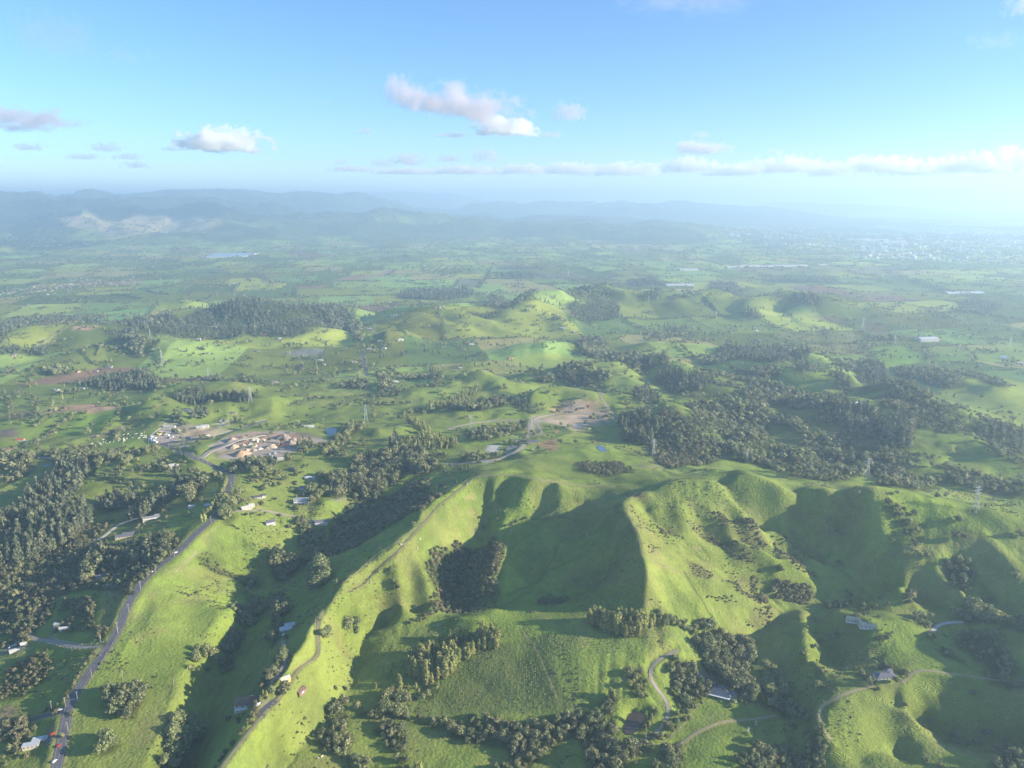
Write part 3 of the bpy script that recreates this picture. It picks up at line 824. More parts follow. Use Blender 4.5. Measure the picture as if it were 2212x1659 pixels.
# broad paddocks with their own sward
for crop, s, col, am in (
        ('E', '1130 480 1400 330 1750 270 2050 990 1700 1050 1300 1080 560 1090 520 950 800 730 900 600', (.105, .135, .04), .7), ('E', '1790 240 2240 220 2240 960 2100 1000', (.115, .15, .04), .6),
        ('K8', '980 175 1280 170 1370 230 1390 290 1280 320 1060 320', (.16, .27, .04), .8), ('K8', '1420 180 1720 180 1820 290 1730 300 1560 300 1450 230', (.15, .25, .05), .8),
        ('K8', '1750 180 2240 200 2240 310 1850 290', (.15, .25, .05), .8), ('K8', '400 160 660 150 950 160 970 240 700 240 500 200', (.24, .22, .08), .8),
        ('K8', '220 50 600 60 640 140 250 110', (.20, .20, .07), .7), ('K8', '640 60 900 60 940 140 650 145', (.21, .20, .08), .7),
        ('K2', '770 1020 1000 1000 1150 960 1230 965 1050 1020 900 1040 600 1065', EARTH * .85, .85), ('K2', '370 1105 420 1095 640 1090 560 1110 420 1120', EARTH * .8, .85),
        ('K2', '590 735 900 740 960 760 720 765 620 752', (.30, .24, .12), .8), ('K2', '1640 1100 1700 1030 1870 1040 1850 1105', (.15, .13, .11), .8),
        ('K3', '280 990 560 985 680 1000 660 1040 300 1040', (.12, .11, .10), .8), ('K3', '0 930 340 930 340 960 0 965', (.05, .06, .03), .8), ('K3', '0 990 270 985 270 1035 20 1040', (.05, .065, .03), .8),
        ('K3', '1000 1050 1250 1020 1420 1090 1060 1100', (.04, .055, .03), .8), ('K3', '1340 860 1640 870 1740 890 1500 890', (.2, .2, .1), .6), ('K3', '1600 1050 1980 1035 2080 1060 1800 1070', (.2, .2, .08), .7),
        ('K3', '520 1270 560 1265 640 1330 660 1350 600 1350 540 1310', (.25, .2, .09), .8), ('K4', '750 960 1000 930 1250 960 1200 1010 950 1000', (.2, .16, .11), .6),
        ('K4', '100 1040 700 1030 740 1070 120 1070', (.04, .055, .03), .8), ('K4', '450 1340 700 1340 870 1400 640 1390', (.2, .13, .08), .5), ('K4', '930 1380 1080 1380 1100 1480 950 1480', (.13, .09, .065), .7),
        ('K1', '820 600 850 600 1040 680 920 695 830 630', (.36, .25, .14), .8), ('K1', '700 520 760 520 830 600 790 590', (.36, .27, .16), .7), ('K1', '1200 585 1270 570 1400 600 1300 600', (.38, .27, .16), .7),
        ('K1', '480 545 690 515 1100 515 1600 535 1780 590 1600 650 1250 660 1050 700 900 710 780 640 560 620', (.36, .285, .15), .85), ('K1', '1380 700 1560 690 1720 750 1450 740', (.15, .2, .06), .7),
        ('K1', '960 750 1020 700 1080 720 1240 690 1180 740', (.15, .2, .06), .7), ('K1', '560 1110 720 1060 1000 1040 1180 1040 1100 1080 700 1095', (.33, .25, .18), .6), ('K1', '730 810 830 810 820 825 740 825', (.36, .2, .12), .8),
        ('K5', '1180 920 1040 980 720 970 800 910 960 870 1240 850', (.13, .22, .035), .6), ('K5', '430 900 560 790 700 720 960 670 1000 720 900 800 760 870 640 900', (.145, .245, .035), .7),
        ('F', '1040 1360 1340 1080 1460 940 1700 960 1960 990 1990 1080 2212 1060 2212 1330 1800 1440 1850 1619 1290 1619 1200 1400', (.12, .175, .035), .5),
        ('K4', '0 930 620 905 900 930 700 1000 0 990', (.18, .21, .07), .7), ('K4', '640 1100 1100 1080 1500 1130 1250 1170 900 1180', (.18, .21, .07), .6)):
    paint(crop, s, col, am, 1.2, 0)
# lines in the grass: fence strips, stock tracks, drains
for crop, s, wid, col, am in (
        ('E', '1690 245 1740 280 1830 430 1920 640 1990 800 2060 980', 2.5, (.26, .24, .10), .9), ('E', '1800 240 1880 400 1960 580 1990 640', 1.6, (.2, .2, .08), .7), ('E', '1770 290 1880 460 2010 720 2090 990', 7, (.085, .12, .035), .7),
        ('D', '1520 0 1500 100 1510 330 1530 460 1440 520 1270 610', 1.2, (.28, .24, .10), .8), ('D', '1180 280 1170 340 1190 480 1180 560 1110 680', 1.5, (.25, .23, .09), .8),
        ('H1', '1000 95 880 180 640 310 545 375 590 440 575 500 520 530 350 655 200 750 0 920', 1.8, (.22, .23, .08), .8), ('H1', '1120 130 1060 160 1000 210', 1.2, (.06, .09, .02), .7),
        ('H1', '1330 205 1400 320 1470 410', 1.5, (.06, .09, .02), .8), ('H1', '1430 20 1560 140 1700 210 1760 260', 1.5, (.07, .10, .02), .7), ('H1', '1270 680 1245 790', 1.6, (.24, .23, .1), .8),
        ('H2', '300 235 240 285 222 400 260 500 330 590 310 670 350 740 480 820 690 880 860 935 980 925', 1.8, (.24, .21, .09), .8), ('H2', '360 865 345 1000 355 1150', 1.6, (.09, .12, .03), .8),
        ('H2', '680 880 760 1020 860 1190 920 1260', 1.6, (.07, .10, .025), .8), ('H2', '440 245 475 310', 1.6, (.07, .1, .025), .8), ('H2', '480 310 600 350 690 415', 1.4, (.09, .12, .03), .8),
        ('H2', '660 430 680 500 695 560', 1.6, (.07, .10, .025), .8), ('H2', '880 160 1000 220 1160 310 1260 400', 1.5, (.2, .22, .07), .7), ('H2', '860 380 900 450', 1.4, (.07, .1, .025), .8),
        ('H2', '1490 360 1360 440', 1.6, (.22, .22, .07), .8), ('H2', '1500 365 1640 395 1690 405', 1.4, (.2, .17, .07), .8), ('H2', '1800 375 1830 470', 1.6, (.24, .24, .08), .9), ('H2', '1490 500 1620 620 1740 730 1865 820', 2, (.19, .17, .08), .8),
        ('H3', '1460 375 1360 500 1130 545 1000 600', 1.6, (.22, .22, .08), .8), ('H3', '730 0 770 50 920 160', 1.5, (.08, .1, .03), .7), ('H3', '940 20 1100 120 1300 200 1500 250 1700 330 2000 440 2211 600', 1.5, (.09, .12, .03), .7),
        ('H3', '1940 250 2100 380 2211 460', 1.5, (.09, .12, .03), .7), ('H3', '640 1600 560 1500', 1.5, (.06, .09, .03), .7), ('H3', '740 1640 640 1540', 1.5, (.06, .09, .03), .7),
        ('H3', '1850 1170 1600 1280', 2.2, (.22, .2, .09), .8), ('H3', '1480 1290 1290 1420', 1.6, (.2, .2, .07), .8), ('C', '0 1115 120 1010 200 940 260 890', 2.0, (.28, .25, .15), .8),
        ('C', '1060 770 1110 900', 1.6, (.05, .07, .02), .8), ('C', '1210 480 1240 560 1190 720', 2, (.06, .09, .03), .7), ('C', '960 690 1010 640 1260 630', 1.4, (.26, .25, .13), .8), ('C', '700 1270 660 1330 640 1400', 1.6, (.22, .2, .12), .7),
        ('C', '1920 1310 1760 1400 1480 1659', 1.8, (.24, .22, .10), .8), ('C', '2212 1030 2000 1230 1900 1300', 1.6, (.24, .22, .10), .8), ('C', '2212 1160 2000 1330 1800 1500 1640 1659', 1.6, (.24, .22, .10), .8),
        ('B', '900 900 860 1060 830 1180 800 1280', 2.2, (.19, .23, .05), .8), ('B', '710 1050 670 1250 620 1480 560 1640', 3.5, (.24, .23, .06), .8), ('B', '770 1400 740 1540 720 1659', 2, (.22, .2, .07), .8),
        ('B', '1110 330 1000 510 900 690 790 860', 1.6, (.24, .22, .11), .7), ('B', '1480 1090 1440 1160', 1.5, (.24, .25, .10), .8), ('A', '540 1640 700 1490 800 1410 920 1400', 1.5, (.2, .22, .12), .7),
        ('A', '1150 1100 1170 1160 1320 1165 1480 1050 1600 920', 1.6, (.24, .22, .14), .8), ('A', '1840 980 1740 1150 1640 1350 1540 1640', 1.8, (.22, .2, .12), .7), ('A', '1920 1270 1940 1180', 2, (.28, .22, .12), .8),
        ('F', '1440 930 1380 1000 1320 1100 1240 1200 1040 1360', 1.8, (.19, .22, .08), .8), ('F', '700 580 620 640 590 720 570 830', 4, (.14, .14, .08), .5), ('F', '0 980 200 990 330 960 450 880', 2.5, (.15, .14, .07), .6),
        ('G', '510 1080 470 1180 440 1315', 1.6, (.2, .2, .08), .8), ('G', '430 0 370 150 360 240 400 400 480 560', 2.2, (.19, .2, .08), .6), ('G', '900 250 1050 370 1100 410', 1.4, (.1, .13, .04), .7),
        ('K5', '730 960 830 910 980 870 1180 850 1300 800', 2, (.28, .26, .14), .8), ('K5', '680 980 780 925 950 820', 2.5, (.1, .12, .04), .8), ('K5', '560 260 540 240 690 160', 4, (.15, .17, .06), .7),
        ('K7', '1060 810 980 890 760 960', 2, (.2, .2, .1), .8), ('K7', '1280 570 1180 520 1120 480', 2.5, (.22, .22, .12), .7), ('K6', '1700 700 1640 770 1600 830', 2.5, (.2, .21, .09), .8)):
    paintline(crop, s, wid, col, am)
# erosion drains on the bowl floor
for s in ('1880 470 1700 440 1560 455 1430 455 1290 510 1225 590', '1960 560 1720 600 1650 680 1640 760 1500 960 1350 1010 1250 1060', '2050 950 1800 1050 1700 1110 1500 1130', '1500 540 1370 620 1290 690', '1800 770 1600 850 1480 980'):
    paintline('H1', s, 1.6, (.05, .075, .02), .6)

for lab_, P3_, wid_, kind_ in ROADS:
    if wid_ >= 4:
        paintline(None, None, wid_ + 5, (.225, .215, .09), .55, world=P3_)
    elif np.hypot(P3_[:, 0], P3_[:, 1]).max() < 1400:
        paintline(None, None, wid_ + 2.4, (.215, .205, .08), .6, world=P3_)
# ------------------------------------------------------------------ trees
def quadsphere(n=2):
    V, F = [], []
    for ax in range(3):
        for sg in (-1, 1):
            b = len(V)
            for i in range(n + 1):
                for j in range(n + 1):
                    p = [0, 0, 0]
                    p[ax] = sg
                    p[(ax + 1) % 3] = -1 + 2 * i / n
                    p[(ax + 2) % 3] = -1 + 2 * j / n
                    p = np.array(p, float)
                    V.append(p / np.linalg.norm(p))
            for i in range(n):
                for j in range(n):
                    q = [b + i * (n + 1) + j, b + (i + 1) * (n + 1) + j, b + (i + 1) * (n + 1) + j + 1, b + i * (n + 1) + j + 1]
                    F.append(q if sg > 0 else q[::-1])
    return np.array(V), np.array(F)


def leafset(rg, blobs, n, size, flat=0.0, out=.85):
    """leaf sprays scattered over and through a set of ellipsoids; blobs rows = x y z rx rz"""
    blobs = np.asarray(blobs, float)
    wgt = blobs[:, 3] ** 1.6
    k = rg.choice(len(blobs), n, p=wgt / wgt.sum())
    d = rg.normal(size=(n, 3))
    d[:, 2] += .25
    d /= np.linalg.norm(d, axis=1)[:, None]
    rad = out + (1.08 - out) * rg.random(n) - .22 * (rg.random(n) < .2)
    c = blobs[k, :3] + d * np.stack([blobs[k, 3], blobs[k, 3], blobs[k, 4]], 1) * rad[:, None]
    nrm = d + rg.normal(size=(n, 3)) * .45
    nrm[:, 2] = nrm[:, 2] * (1 - flat) + flat
    nrm /= np.linalg.norm(nrm, axis=1)[:, None]
    a = np.cross(nrm, rg.normal(size=(n, 3)))
    a /= np.linalg.norm(a, axis=1)[:, None] + 1e-9
    b = np.cross(nrm, a)
    s = size * (.6 + .8 * rg.random(n))[:, None]
    V = np.stack([c - a * s - b * s * .5, c + a * s * .3 - b * s * .9, c + a * s + b * s * .4, c - a * s * .2 + b * s], 1).reshape(-1, 3)
    F = np.arange(4 * n).reshape(n, 4)
    return V, F


def join(parts):
    V, F, o = [], [], 0
    for v, f in parts:
        V.append(v)
        F.append(f + o)
        o += len(v)
    return np.concatenate(V), np.concatenate(F)


def tube(p0, p1, r0, r1, n=5):
    p0, p1 = np.array(p0, float), np.array(p1, float)
    d = p1 - p0
    d /= np.linalg.norm(d) + 1e-9
    a = np.cross(d, [.3, .8, .52])
    a /= np.linalg.norm(a)
    b = np.cross(d, a)
    th = np.arange(n) * 2 * pi / n
    ring = np.cos(th)[:, None] * a + np.sin(th)[:, None] * b
    V = np.concatenate([p0 + ring * r0, p1 + ring * r1])
    F = np.array([[i, (i + 1) % n, n + (i + 1) % n, n + i] for i in range(n)])
    return V, F


QS, QF = quadsphere(2)
QS1, QF1 = quadsphere(1)


def crown(kind, rg, n, core=True):
    """crown of unit height: returns verts, quads"""
    if kind == 'broadleaf_tree':
        m = rg.integers(6, 9)
        bl = []
        for i in range(m):
            a = 2 * pi * (i + rg.random() * .7) / m
            q = .10 + .15 * rg.random()
            r = .15 + .09 * rg.random()
            bl.append((q * cos(a), q * sin(a), .42 + .30 * rg.random(), r, r * .85))
        bl.append((0, 0, .70, .21, .24))
        size = .075
        c0, cr = (0, 0, .52), (.24, .24, .26)
    elif kind == 'willow_tree':
        m = rg.integers(7, 10)
        bl = []
        for i in range(m):
            a = 2 * pi * (i + rg.random() * .7) / m
            q = .13 + .19 * rg.random()
            r = .15 + .10 * rg.random()
            bl.append((q * cos(a), q * sin(a), .34 + .34 * rg.random(), r, r * 1.05))
        bl.append((0, 0, .70, .22, .26))
        size = .07
        c0, cr = (0, 0, .48), (.29, .29, .28)
    elif kind == 'pine_tree':
        bl = []
        for t in np.linspace(.26, .9, 7):
            q = .19 * (1 - t) ** .75 + .02
            for i in range(4):
                a = rg.random() * 2 * pi
                bl.append((q * .62 * cos(a), q * .62 * sin(a), t + .03 * rg.random(), q * .62, .07))
        bl.append((0, 0, .92, .035, .09))
        size = .052
        c0, cr = (0, 0, .52), (.085, .085, .36)
    elif kind == 'poplar_tree':
        bl = []
        for t in np.linspace(.16, .88, 7):
            q = .155 * (1 - abs(t - .45) ** 2.2 * 2.2)
            a = rg.random() * 2 * pi
            bl.append((.045 * cos(a), .045 * sin(a), t, q, .13))
        bl.append((.01, .02, .93, .06, .08))
        size = .05
        c0, cr = (0, 0, .5), (.11, .11, .40)
    else:                                   # shrub
        m = rg.integers(4, 7)
        bl = []
        for i in range(m):
            a = 2 * pi * (i + rg.random() * .7) / m
            q = .16 + .28 * rg.random()
            r = .24 + .18 * rg.random()
            bl.append((q * cos(a), q * sin(a), .38 + .22 * rg.random(), r, r * .9))
        bl.append((0, 0, .62, .34, .36))
        size = .13
        c0, cr = (0, 0, .42), (.38, .38, .40)
    size *= (160.0 / n) ** .4
    parts = [leafset(rg, bl, n, size)]
    if core:
        q, f = (QS, QF) if n > 60 else (QS1, QF1)
        parts.append((q * (1 + .16 * rg.normal(size=(len(q), 1)) * 0) * np.array(cr) + np.array(c0), f))
    return join(parts)


def trunk(kind, rg):
    P = []
    if kind == 'pine_tree':
        P.append(tube((0, 0, -.03), (.005, 0, .86), .014, .004))
        for t in (.2, .3, .42):
            a = rg.random() * 6.28
            P.append(tube((0, 0, t), (.12 * cos(a), .12 * sin(a), t + .03), .005, .002, 4))
    elif kind == 'poplar_tree':
        P.append(tube((0, 0, -.03), (0, .005, .8), .016, .004))
        for t in (.2, .35, .5):
            a = rg.random() * 6.28
            P.append(tube((0, 0, t), (.06 * cos(a), .06 * sin(a), t + .16), .006, .002, 4))
    else:
        P.append(tube((0, 0, -.04), (.01, .01, .34), .026, .018))
        for i in range(4):
            a = 1.57 * i + rg.random()
            P.append(tube((.01, .01, .30), (.17 * cos(a), .17 * sin(a), .58 + .1 * rg.random()), .014, .004, 4))
    return join(P)


KCOL = {'broadleaf_tree': (.178, .205, .098), 'pine_tree': (.145, .172, .10), 'poplar_tree': (.29, .32, .115), 'willow_tree': (.225, .26, .115), 'shrub': (.15, .17, .085)}
KCOL2 = {'broadleaf_tree': (.22, .215, .11), 'pine_tree': (.17, .175, .105), 'poplar_tree': (.31, .30, .115), 'willow_tree': (.26, .265, .115), 'shrub': (.225, .20, .11)}
FM = {k: mat(k + '_leaves', c, .7, .15, noise=((.03, .78, 1.22), (.9, .7, 1.3)), rand='tint', col2=KCOL2[k]) for k, c in KCOL.items()}
for k, m_ in FM.items():      # leaves let some light through
    t_ = m_.node_tree
    b_ = t_.nodes['Principled BSDF']
    out_ = t_.nodes['Material Output']
    tr_ = t_.nodes.new('ShaderNodeBsdfTranslucent')
    mx_ = t_.nodes.new('ShaderNodeMixShader')
    mx_.inputs[0].default_value = .3
    t_.links.new(b_.inputs['Base Color'].links[0].from_socket, tr_.inputs['Color'])
    t_.links.new(b_.outputs[0], mx_.inputs[1])
    t_.links.new(tr_.outputs[0], mx_.inputs[2])
    t_.links.new(mx_.outputs[0], out_.inputs['Surface'])
BARK = mat('bark', (.16, .13, .10), .9, .1, noise=((.5, .7, 1.3),))
KINDS = list(KCOL)
TREES = {k: [] for k in KINDS}       # rows x y z height width area
AREAS = []


def area(desc):
    if desc not in AREAS:
        AREAS.append(desc)
    return AREAS.index(desc)


def addtrees(kind, x, y, h, wid, desc, sink=0):
    ar = area(desc)
    z = hz(x, y)
    a = np.stack([x, y, z, h, wid, np.full(len(x), ar)], 1)
    TREES[kind].append(a)


def grow(kind, crop, s, sp, h0, h1, desc, dens=1.0, floor=True, wide=1.0, mix=None, shift=.3, fcol=None):
    """fill an outlined wood with trees"""
    a = cv(crop, nums(s, 2))
    P3 = at(a[:, 0], a[:, 1])
    r = np.nanmean(np.hypot(P3[:, 0], P3[:, 1]))
    a[:, 1] += shift * h1 * FP / r
    P3 = at(a[:, 0], a[:, 1])
    P3 = P3[np.isfinite(P3[:, 0])]
    if len(P3) < 3:
        return
    x0, x1, y0, y1 = P3[:, 0].min(), P3[:, 0].max(), P3[:, 1].min(), P3[:, 1].max()
    nx, ny = int((x1 - x0) / sp) + 2, int((y1 - y0) / sp) + 2
    gx, gy = np.meshgrid(np.arange(nx), np.arange(ny))
    gx = x0 + (gx.ravel() + rng.random(nx * ny) * .9) * sp
    gy = y0 + (gy.ravel() + rng.random(nx * ny) * .9) * sp
    wob = sp * 1.2
    m = inpoly(gx + wob * vn(gx, gy, sp * 4, 1), gy + wob * vn(gx, gy, sp * 4, 3), P3)
    if dens < 1:
        m &= (vn(gx, gy, sp * 5, 5) * .5 + .5 + (rng.random(nx * ny) - .5) * .35) < dens
    gx, gy = gx[m], gy[m]
    if not len(gx):
        return
    hh = (h0 * .82 + (h1 * 1.12 - h0 * .82) * rng.random(len(gx)) ** 1.3) * (1 + .3 * vn(gx, gy, sp * 6, 2))
    kk = np.zeros(len(gx), int)
    if mix:
        kk = (rng.random(len(gx)) < mix[1]).astype(int)
    addtrees(kind, gx[kk == 0], gy[kk == 0], hh[kk == 0], hh[kk == 0] * wide * (.8 + .4 * rng.random((kk == 0).sum())), desc)
    if mix and kk.any():
        f = mix[2] if len(mix) > 2 else 1
        addtrees(mix[0], gx[kk == 1], gy[kk == 1], hh[kk == 1] * f, hh[kk == 1] * f * (.8 + .4 * rng.random(kk.sum())), desc)
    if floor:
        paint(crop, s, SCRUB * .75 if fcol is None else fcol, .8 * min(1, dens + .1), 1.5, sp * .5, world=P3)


def rowof(kind, crop, s, sp, wid, h0, h1, desc, wide=1.0):
    P3 = atc(crop, s)
    P3 = P3[np.isfinite(P3[:, 0])]
    if len(P3) < 2:
        return
    Q = resample(P3, sp)
    n = max(1, int(wid / sp))
    x = np.concatenate([Q[:, 0] + (rng.random(len(Q)) - .5) * max(wid, sp * .4) for _ in range(n)])
    y = np.concatenate([Q[:, 1] + (rng.random(len(Q)) - .5) * max(wid, sp * .4) for _ in range(n)])
    hh = h0 + (h1 - h0) * rng.random(len(x))
    addtrees(kind, x, y, hh, hh * wide * (.8 + .4 * rng.random(len(x))), desc)


def spots(kind, crop, s, h0, h1, desc, wide=1.0):
    P3 = atc(crop, s)
    P3 = P3[np.isfinite(P3[:, 0])]
    hh = h0 + (h1 - h0) * rng.random(len(P3))
    addtrees(kind, P3[:, 0], P3[:, 1], hh, hh * wide * (.85 + .3 * rng.random(len(P3))), desc)


B_, P_, L_, W_, S_ = 'broadleaf_tree', 'pine_tree', 'poplar_tree', 'willow_tree', 'shrub'
# --- near left
d = 'tall pine plantation on the far left slope'
grow(P_, 'P', '0 1118 60 1085 100 1035 150 995 195 990 195 1010 165 1055 150 1080 205 1100 200 1130 150 1165 110 1185 40 1215 0 1215', 6.5, 19, 28, d)
grow(P_, 'K5', '1010 1560 1250 1400 1480 1200 1530 1290 1320 1420 1100 1550', 6.5, 16, 24, 'pine strip beyond the long white house')
grow(P_, 'K5', '820 1400 1080 1340 1100 1420 800 1500', 7, 16, 22, 'pine block above the grass clearing')
grow(S_, 'P', '0 1230 120 1190 180 1160 220 1170 250 1180 330 1180 378 1170 375 1195 320 1240 290 1270 200 1270 100 1290 70 1380 0 1400', 4.2, 2, 5, 'dark scrub slope left of the ridge road', .72, mix=(B_, .10, 2.0))
grow(B_, 'A', '1040 760 1150 720 1180 900 1190 1000 1100 1050 1010 1010', 6, 9, 13, 'grove beside the grey gabled house')
grow(P_, 'A', '1630 800 1850 480 2212 420 2212 590 2050 760 1900 860 1720 900', 6.5, 10, 16, 'dark roadside trees left of the ridge road', .85, mix=(B_, .5))
grow(S_, 'A', '1520 1080 1650 1040 1640 1200 1560 1240', 3, 2, 4, 'gorse patch beside the ridge road', .8)
grow(S_, 'A', '780 1260 950 1230 1180 1260 1220 1400 1180 1470 1000 1350', 3.6, 2.5, 5, 'scrub bank above the two white sheds', .9)
rowof(B_, 'A', '780 1180 850 1100 930 1110 960 1150', 6, 8, 6, 10, 'pale trees under the grey gabled house')
grow(W_, 'C', '580 300 640 200 720 150 730 330 700 430 720 470 600 560 540 480', 6, 8, 13, 'leafy trees along the east side of the ridge road', .9)
rowof(L_, 'C', '310 560 350 510 400 450 440 390 480 330 500 290', 3.6, 5, 8, 12, 'light green roadside poplar row')
rowof(L_, 'C', '550 240 570 180 590 120 600 95', 3, 2, 7, 10, 'clipped yellow green roadside hedge trees')
grow(B_, 'C', '160 290 170 120 220 80 290 90 300 150 250 250 200 310', 7, 14, 20, 'tall brown gums left of the ridge road')
grow(B_, 'K6', '0 1100 330 1060 380 1150 280 1330 150 1330 0 1330', 9, 9, 16, 'garden trees of the ridge road houses', .62, False, mix=(W_, .35))
grow(B_, 'K6', '600 1250 800 1190 870 1300 780 1370 640 1370', 6.5, 12, 18, 'tall trees round the dark roofed house', .9, mix=(P_, .3))
grow(W_, 'K6', '480 1290 600 1330 580 1460 480 1420', 6, 7, 12, 'garden trees below the white villa', .8)
grow(W_, 'K6', '510 1180 640 1180 660 1230 530 1240', 7, 8, 12, 'light green orchard trees in the hamlet', .9, False)
grow(B_, 'K6', '850 1060 1150 1040 1200 1000 1370 1000 1500 1090 1430 1180 1250 1150 1200 1250 1060 1280 1030 1400 920 1430 830 1300 840 1150', 6.5, 11, 19, 'tall mixed wood on the slope beside the hamlet', .95, mix=(P_, .35))
grow(S_, 'K6', '1000 1440 1250 1290 1440 1240 1420 1380 1540 1370 1180 1560 950 1659 650 1659 750 1580', 4.2, 2, 4.5, 'dark scrub filling the shaded gully', .92, mix=(B_, .05, 2.2))
grow(W_, 'C', '1440 440 1530 480 1570 600 1750 640 2000 420 2150 330 2212 330 2212 420 1900 560 1650 760 1430 820 1410 750 1480 620', 5, 6, 12, 'lit trees on the near bank of the scrub gully', .9, mix=(B_, .5))
grow(S_, 'C', '1750 750 2212 400 2212 690 1900 900 1500 880', 3.8, 1.5, 4, 'dark scrub filling the shaded gully', .95)
grow(S_, 'C', '1750 900 1950 820 2212 640 2212 700 2000 860 1760 930', 3.2, 2.5, 4.5, 'brown scrub along the gully fence', .95)
grow(S_, 'H1', '0 620 100 520 280 430 520 300 620 260 720 240 560 370 440 420 260 540 100 640 0 690', 3.6, 2.5, 5, 'brown scrub along the gully fence', .9)
grow(B_, 'H1', '0 0 330 0 300 130 230 180 150 120 60 140 0 100', 7, 9, 15, 'tall mixed wood on the slope beside the hamlet', .8, mix=(P_, .3))
grow(B_, 'H1', '20 250 100 190 210 170 220 240 160 310 60 330', 5.5, 8, 13, 'grove below the terraced house', .95)
spots(P_, 'H1', '800 40 810 50 790 120 800 130 750 90 870 60 895 60 880 75 930 70 950 60 850 180 825 160', 7, 11, 'pines on the shaded shoulder by the crest lane')
spots(B_, 'H1', '700 210 730 200 760 215 780 205 690 225 530 265 640 255', 4, 7, 'thorn trees on the shaded shoulder', 1.2)
spots(W_, 'H1', '508 520', 8, 9, 'lone tree beside the spur fence', 1.1)
grow(B_, 'C', '1130 1000 1280 920 1400 950 1420 1040 1370 1130 1220 1190 1150 1170', 5.5, 13, 19, 'brown green grove at the foot of the west meadow')
grow(B_, 'C', '1450 920 1560 850 1620 930 1520 1020 1450 990', 5.5, 11, 16, 'rounded grove below the scrub gully')
grow(W_, 'C', '1640 1010 1750 1010 1810 1080 1800 1160 1700 1260 1570 1250 1620 1150', 6.5, 11, 15, 'pale tree clump on the shaded slope')
grow(B_, 'C', '780 1200 980 1190 1000 1250 900 1300 800 1300', 5, 6, 11, 'trees at the bottom of the meadow bank', .9)
grow(W_, 'C', '820 1340 1000 1430 1090 1500 960 1659 650 1620 690 1480 860 1440', 6, 6, 12, 'trees in the shaded creek bed', .72, mix=(B_, .5))
grow(B_, 'C', '1130 1430 1250 1380 1370 1480 1330 1580 1170 1640', 5.5, 9, 14, 'brown trees beside the shaded creek')
grow(S_, 'C', '240 930 370 870 560 980 540 1080 760 1170 750 1190 400 1100 280 1030', 3.2, 1.5, 3.2, 'gorse in the meadow hollow', .66, mix=(B_, .04, 2))
grow(S_, 'C', '0 1290 330 1230 480 1310 100 1400', 3.6, 1, 2.4, 'low gorse on the west meadow', .5, False)
spots(B_, 'C', '1870 1280', 7, 8, 'lone round tree beside the lane gate', 1.1)
grow(S_, 'A', '0 830 300 800 640 640 900 600 1020 700 1000 1000 760 1180 700 1250 640 1480 480 1659 0 1659', 3.8, 1.5, 3.5, 'low dark scrub over the far left slope', .8)
grow(S_, 'A', '640 1659 760 1320 1000 1240 1220 1340 1240 1659', 3.6, 1.5, 3, 'scrub bank above the two white sheds', .55)
grow(B_, 'A', '60 1350 160 1230 300 1250 280 1330 100 1400', 5, 5, 9, 'pale trees in the far left scrub', .9)
grow(B_, 'A', '1240 520 1500 560 1850 470 1900 700 1650 800 1450 880 1300 800 1180 700', 6, 7, 13, 'dark wood below the long striped house', .9, mix=(P_, .3))
grow(S_, 'A', '950 420 1200 300 1330 260 1440 250 1330 380 1200 500 1000 560', 4, 2, 4, 'scrub below the tall pines', .8)
grow(P_, 'A', '1590 230 1700 120 1960 -40 1990 20 1860 160 1640 220', 6, 14, 22, 'pine strip beyond the long white house', 1)
# --- creek D
grow(S_, 'D', '620 180 720 180 730 260 600 440 500 440 500 370', 4, 4, 7, 'rounded willows in the shaded creek', 1.0, wide=1.1)
grow(S_, 'D', '450 480 580 470 590 570 440 590', 4, 4, 6, 'rounded willows in the shaded creek', 1.0, wide=1.1)
grow(W_, 'D', '90 550 210 380 350 390 390 480 300 560 130 560', 6.5, 7, 10, 'open tree clump on the west meadow', .75, False)
grow(B_, 'D', '1040 50 1150 60 1130 160 1040 150', 5, 8, 11, 'trees behind the pale grey house')
grow(B_, 'D', '1010 220 1100 190 1080 330 1020 340', 5, 7, 10, 'trees beside the pale grey house')
grow(W_, 'D', '1110 380 1180 400 1170 500 1110 480', 5, 7, 10, 'leafy clump beside the lower drive')
grow(B_, 'D', '960 650 1060 560 1090 480 1150 500 1080 640 1000 770 940 800 920 790', 4.5, 5, 9, 'shelter trees along the lower drive', .9, mix=(S_, .4, .5))
grow(S_, 'D', '1070 740 1180 740 1190 790 1090 830', 4, 4, 7, 'bushes by the yellow barn')
spots(W_, 'D', '1040 870', 9, 9.5, 'round yellow green tree by the asphalt drive', 1.0)
spots(L_, 'D', '940 890 985 930 915 960', 6, 9, 'conifers beside the brown roofed house')
grow(S_, 'D', '840 1000 890 1000 890 1090 840 1120', 3.5, 2.5, 5, 'garden bushes below the brown roofed house')
rowof(S_, 'D', '850 1110 800 1180 720 1280 640 1380 560 1480 480 1600 440 1659', 2.6, 5, 2, 4.5, 'shrub hedge along the farm lane')
spots(W_, 'D', '1590 280 1620 250 1570 250 1640 220', 8, 11, 'spreading tree beside the fenced lane', 1.2)
grow(W_, 'D', '1750 30 1950 0 1990 60 1900 130 1800 130', 6, 10, 14, 'big pale tree on the spur')
spots(W_, 'D', '1840 830 1725 835', 6, 7, 'small trees in the shaded gully floor')
grow(B_, 'D', '1700 960 1800 950 1880 1180 1690 1230', 5.5, 10, 15, 'tall gums at the gully mouth')
grow(B_, 'D', '1900 1010 2134 1040 2134 1130 1960 1080', 5, 6, 10, 'creek trees below the poplar belt')
grow(B_, 'D', '1690 1240 1900 1260 1940 1340 1850 1460 1800 1500 1680 1440 1600 1400 1560 1260', 4.6, 5, 9, 'dark thicket beside the bottom paddock')
grow(B_, 'D', '1480 1280 1600 1260 1620 1380 1700 1480 1640 1500 1500 1360', 4.6, 4, 8, 'dark thicket beside the bottom paddock', .8)
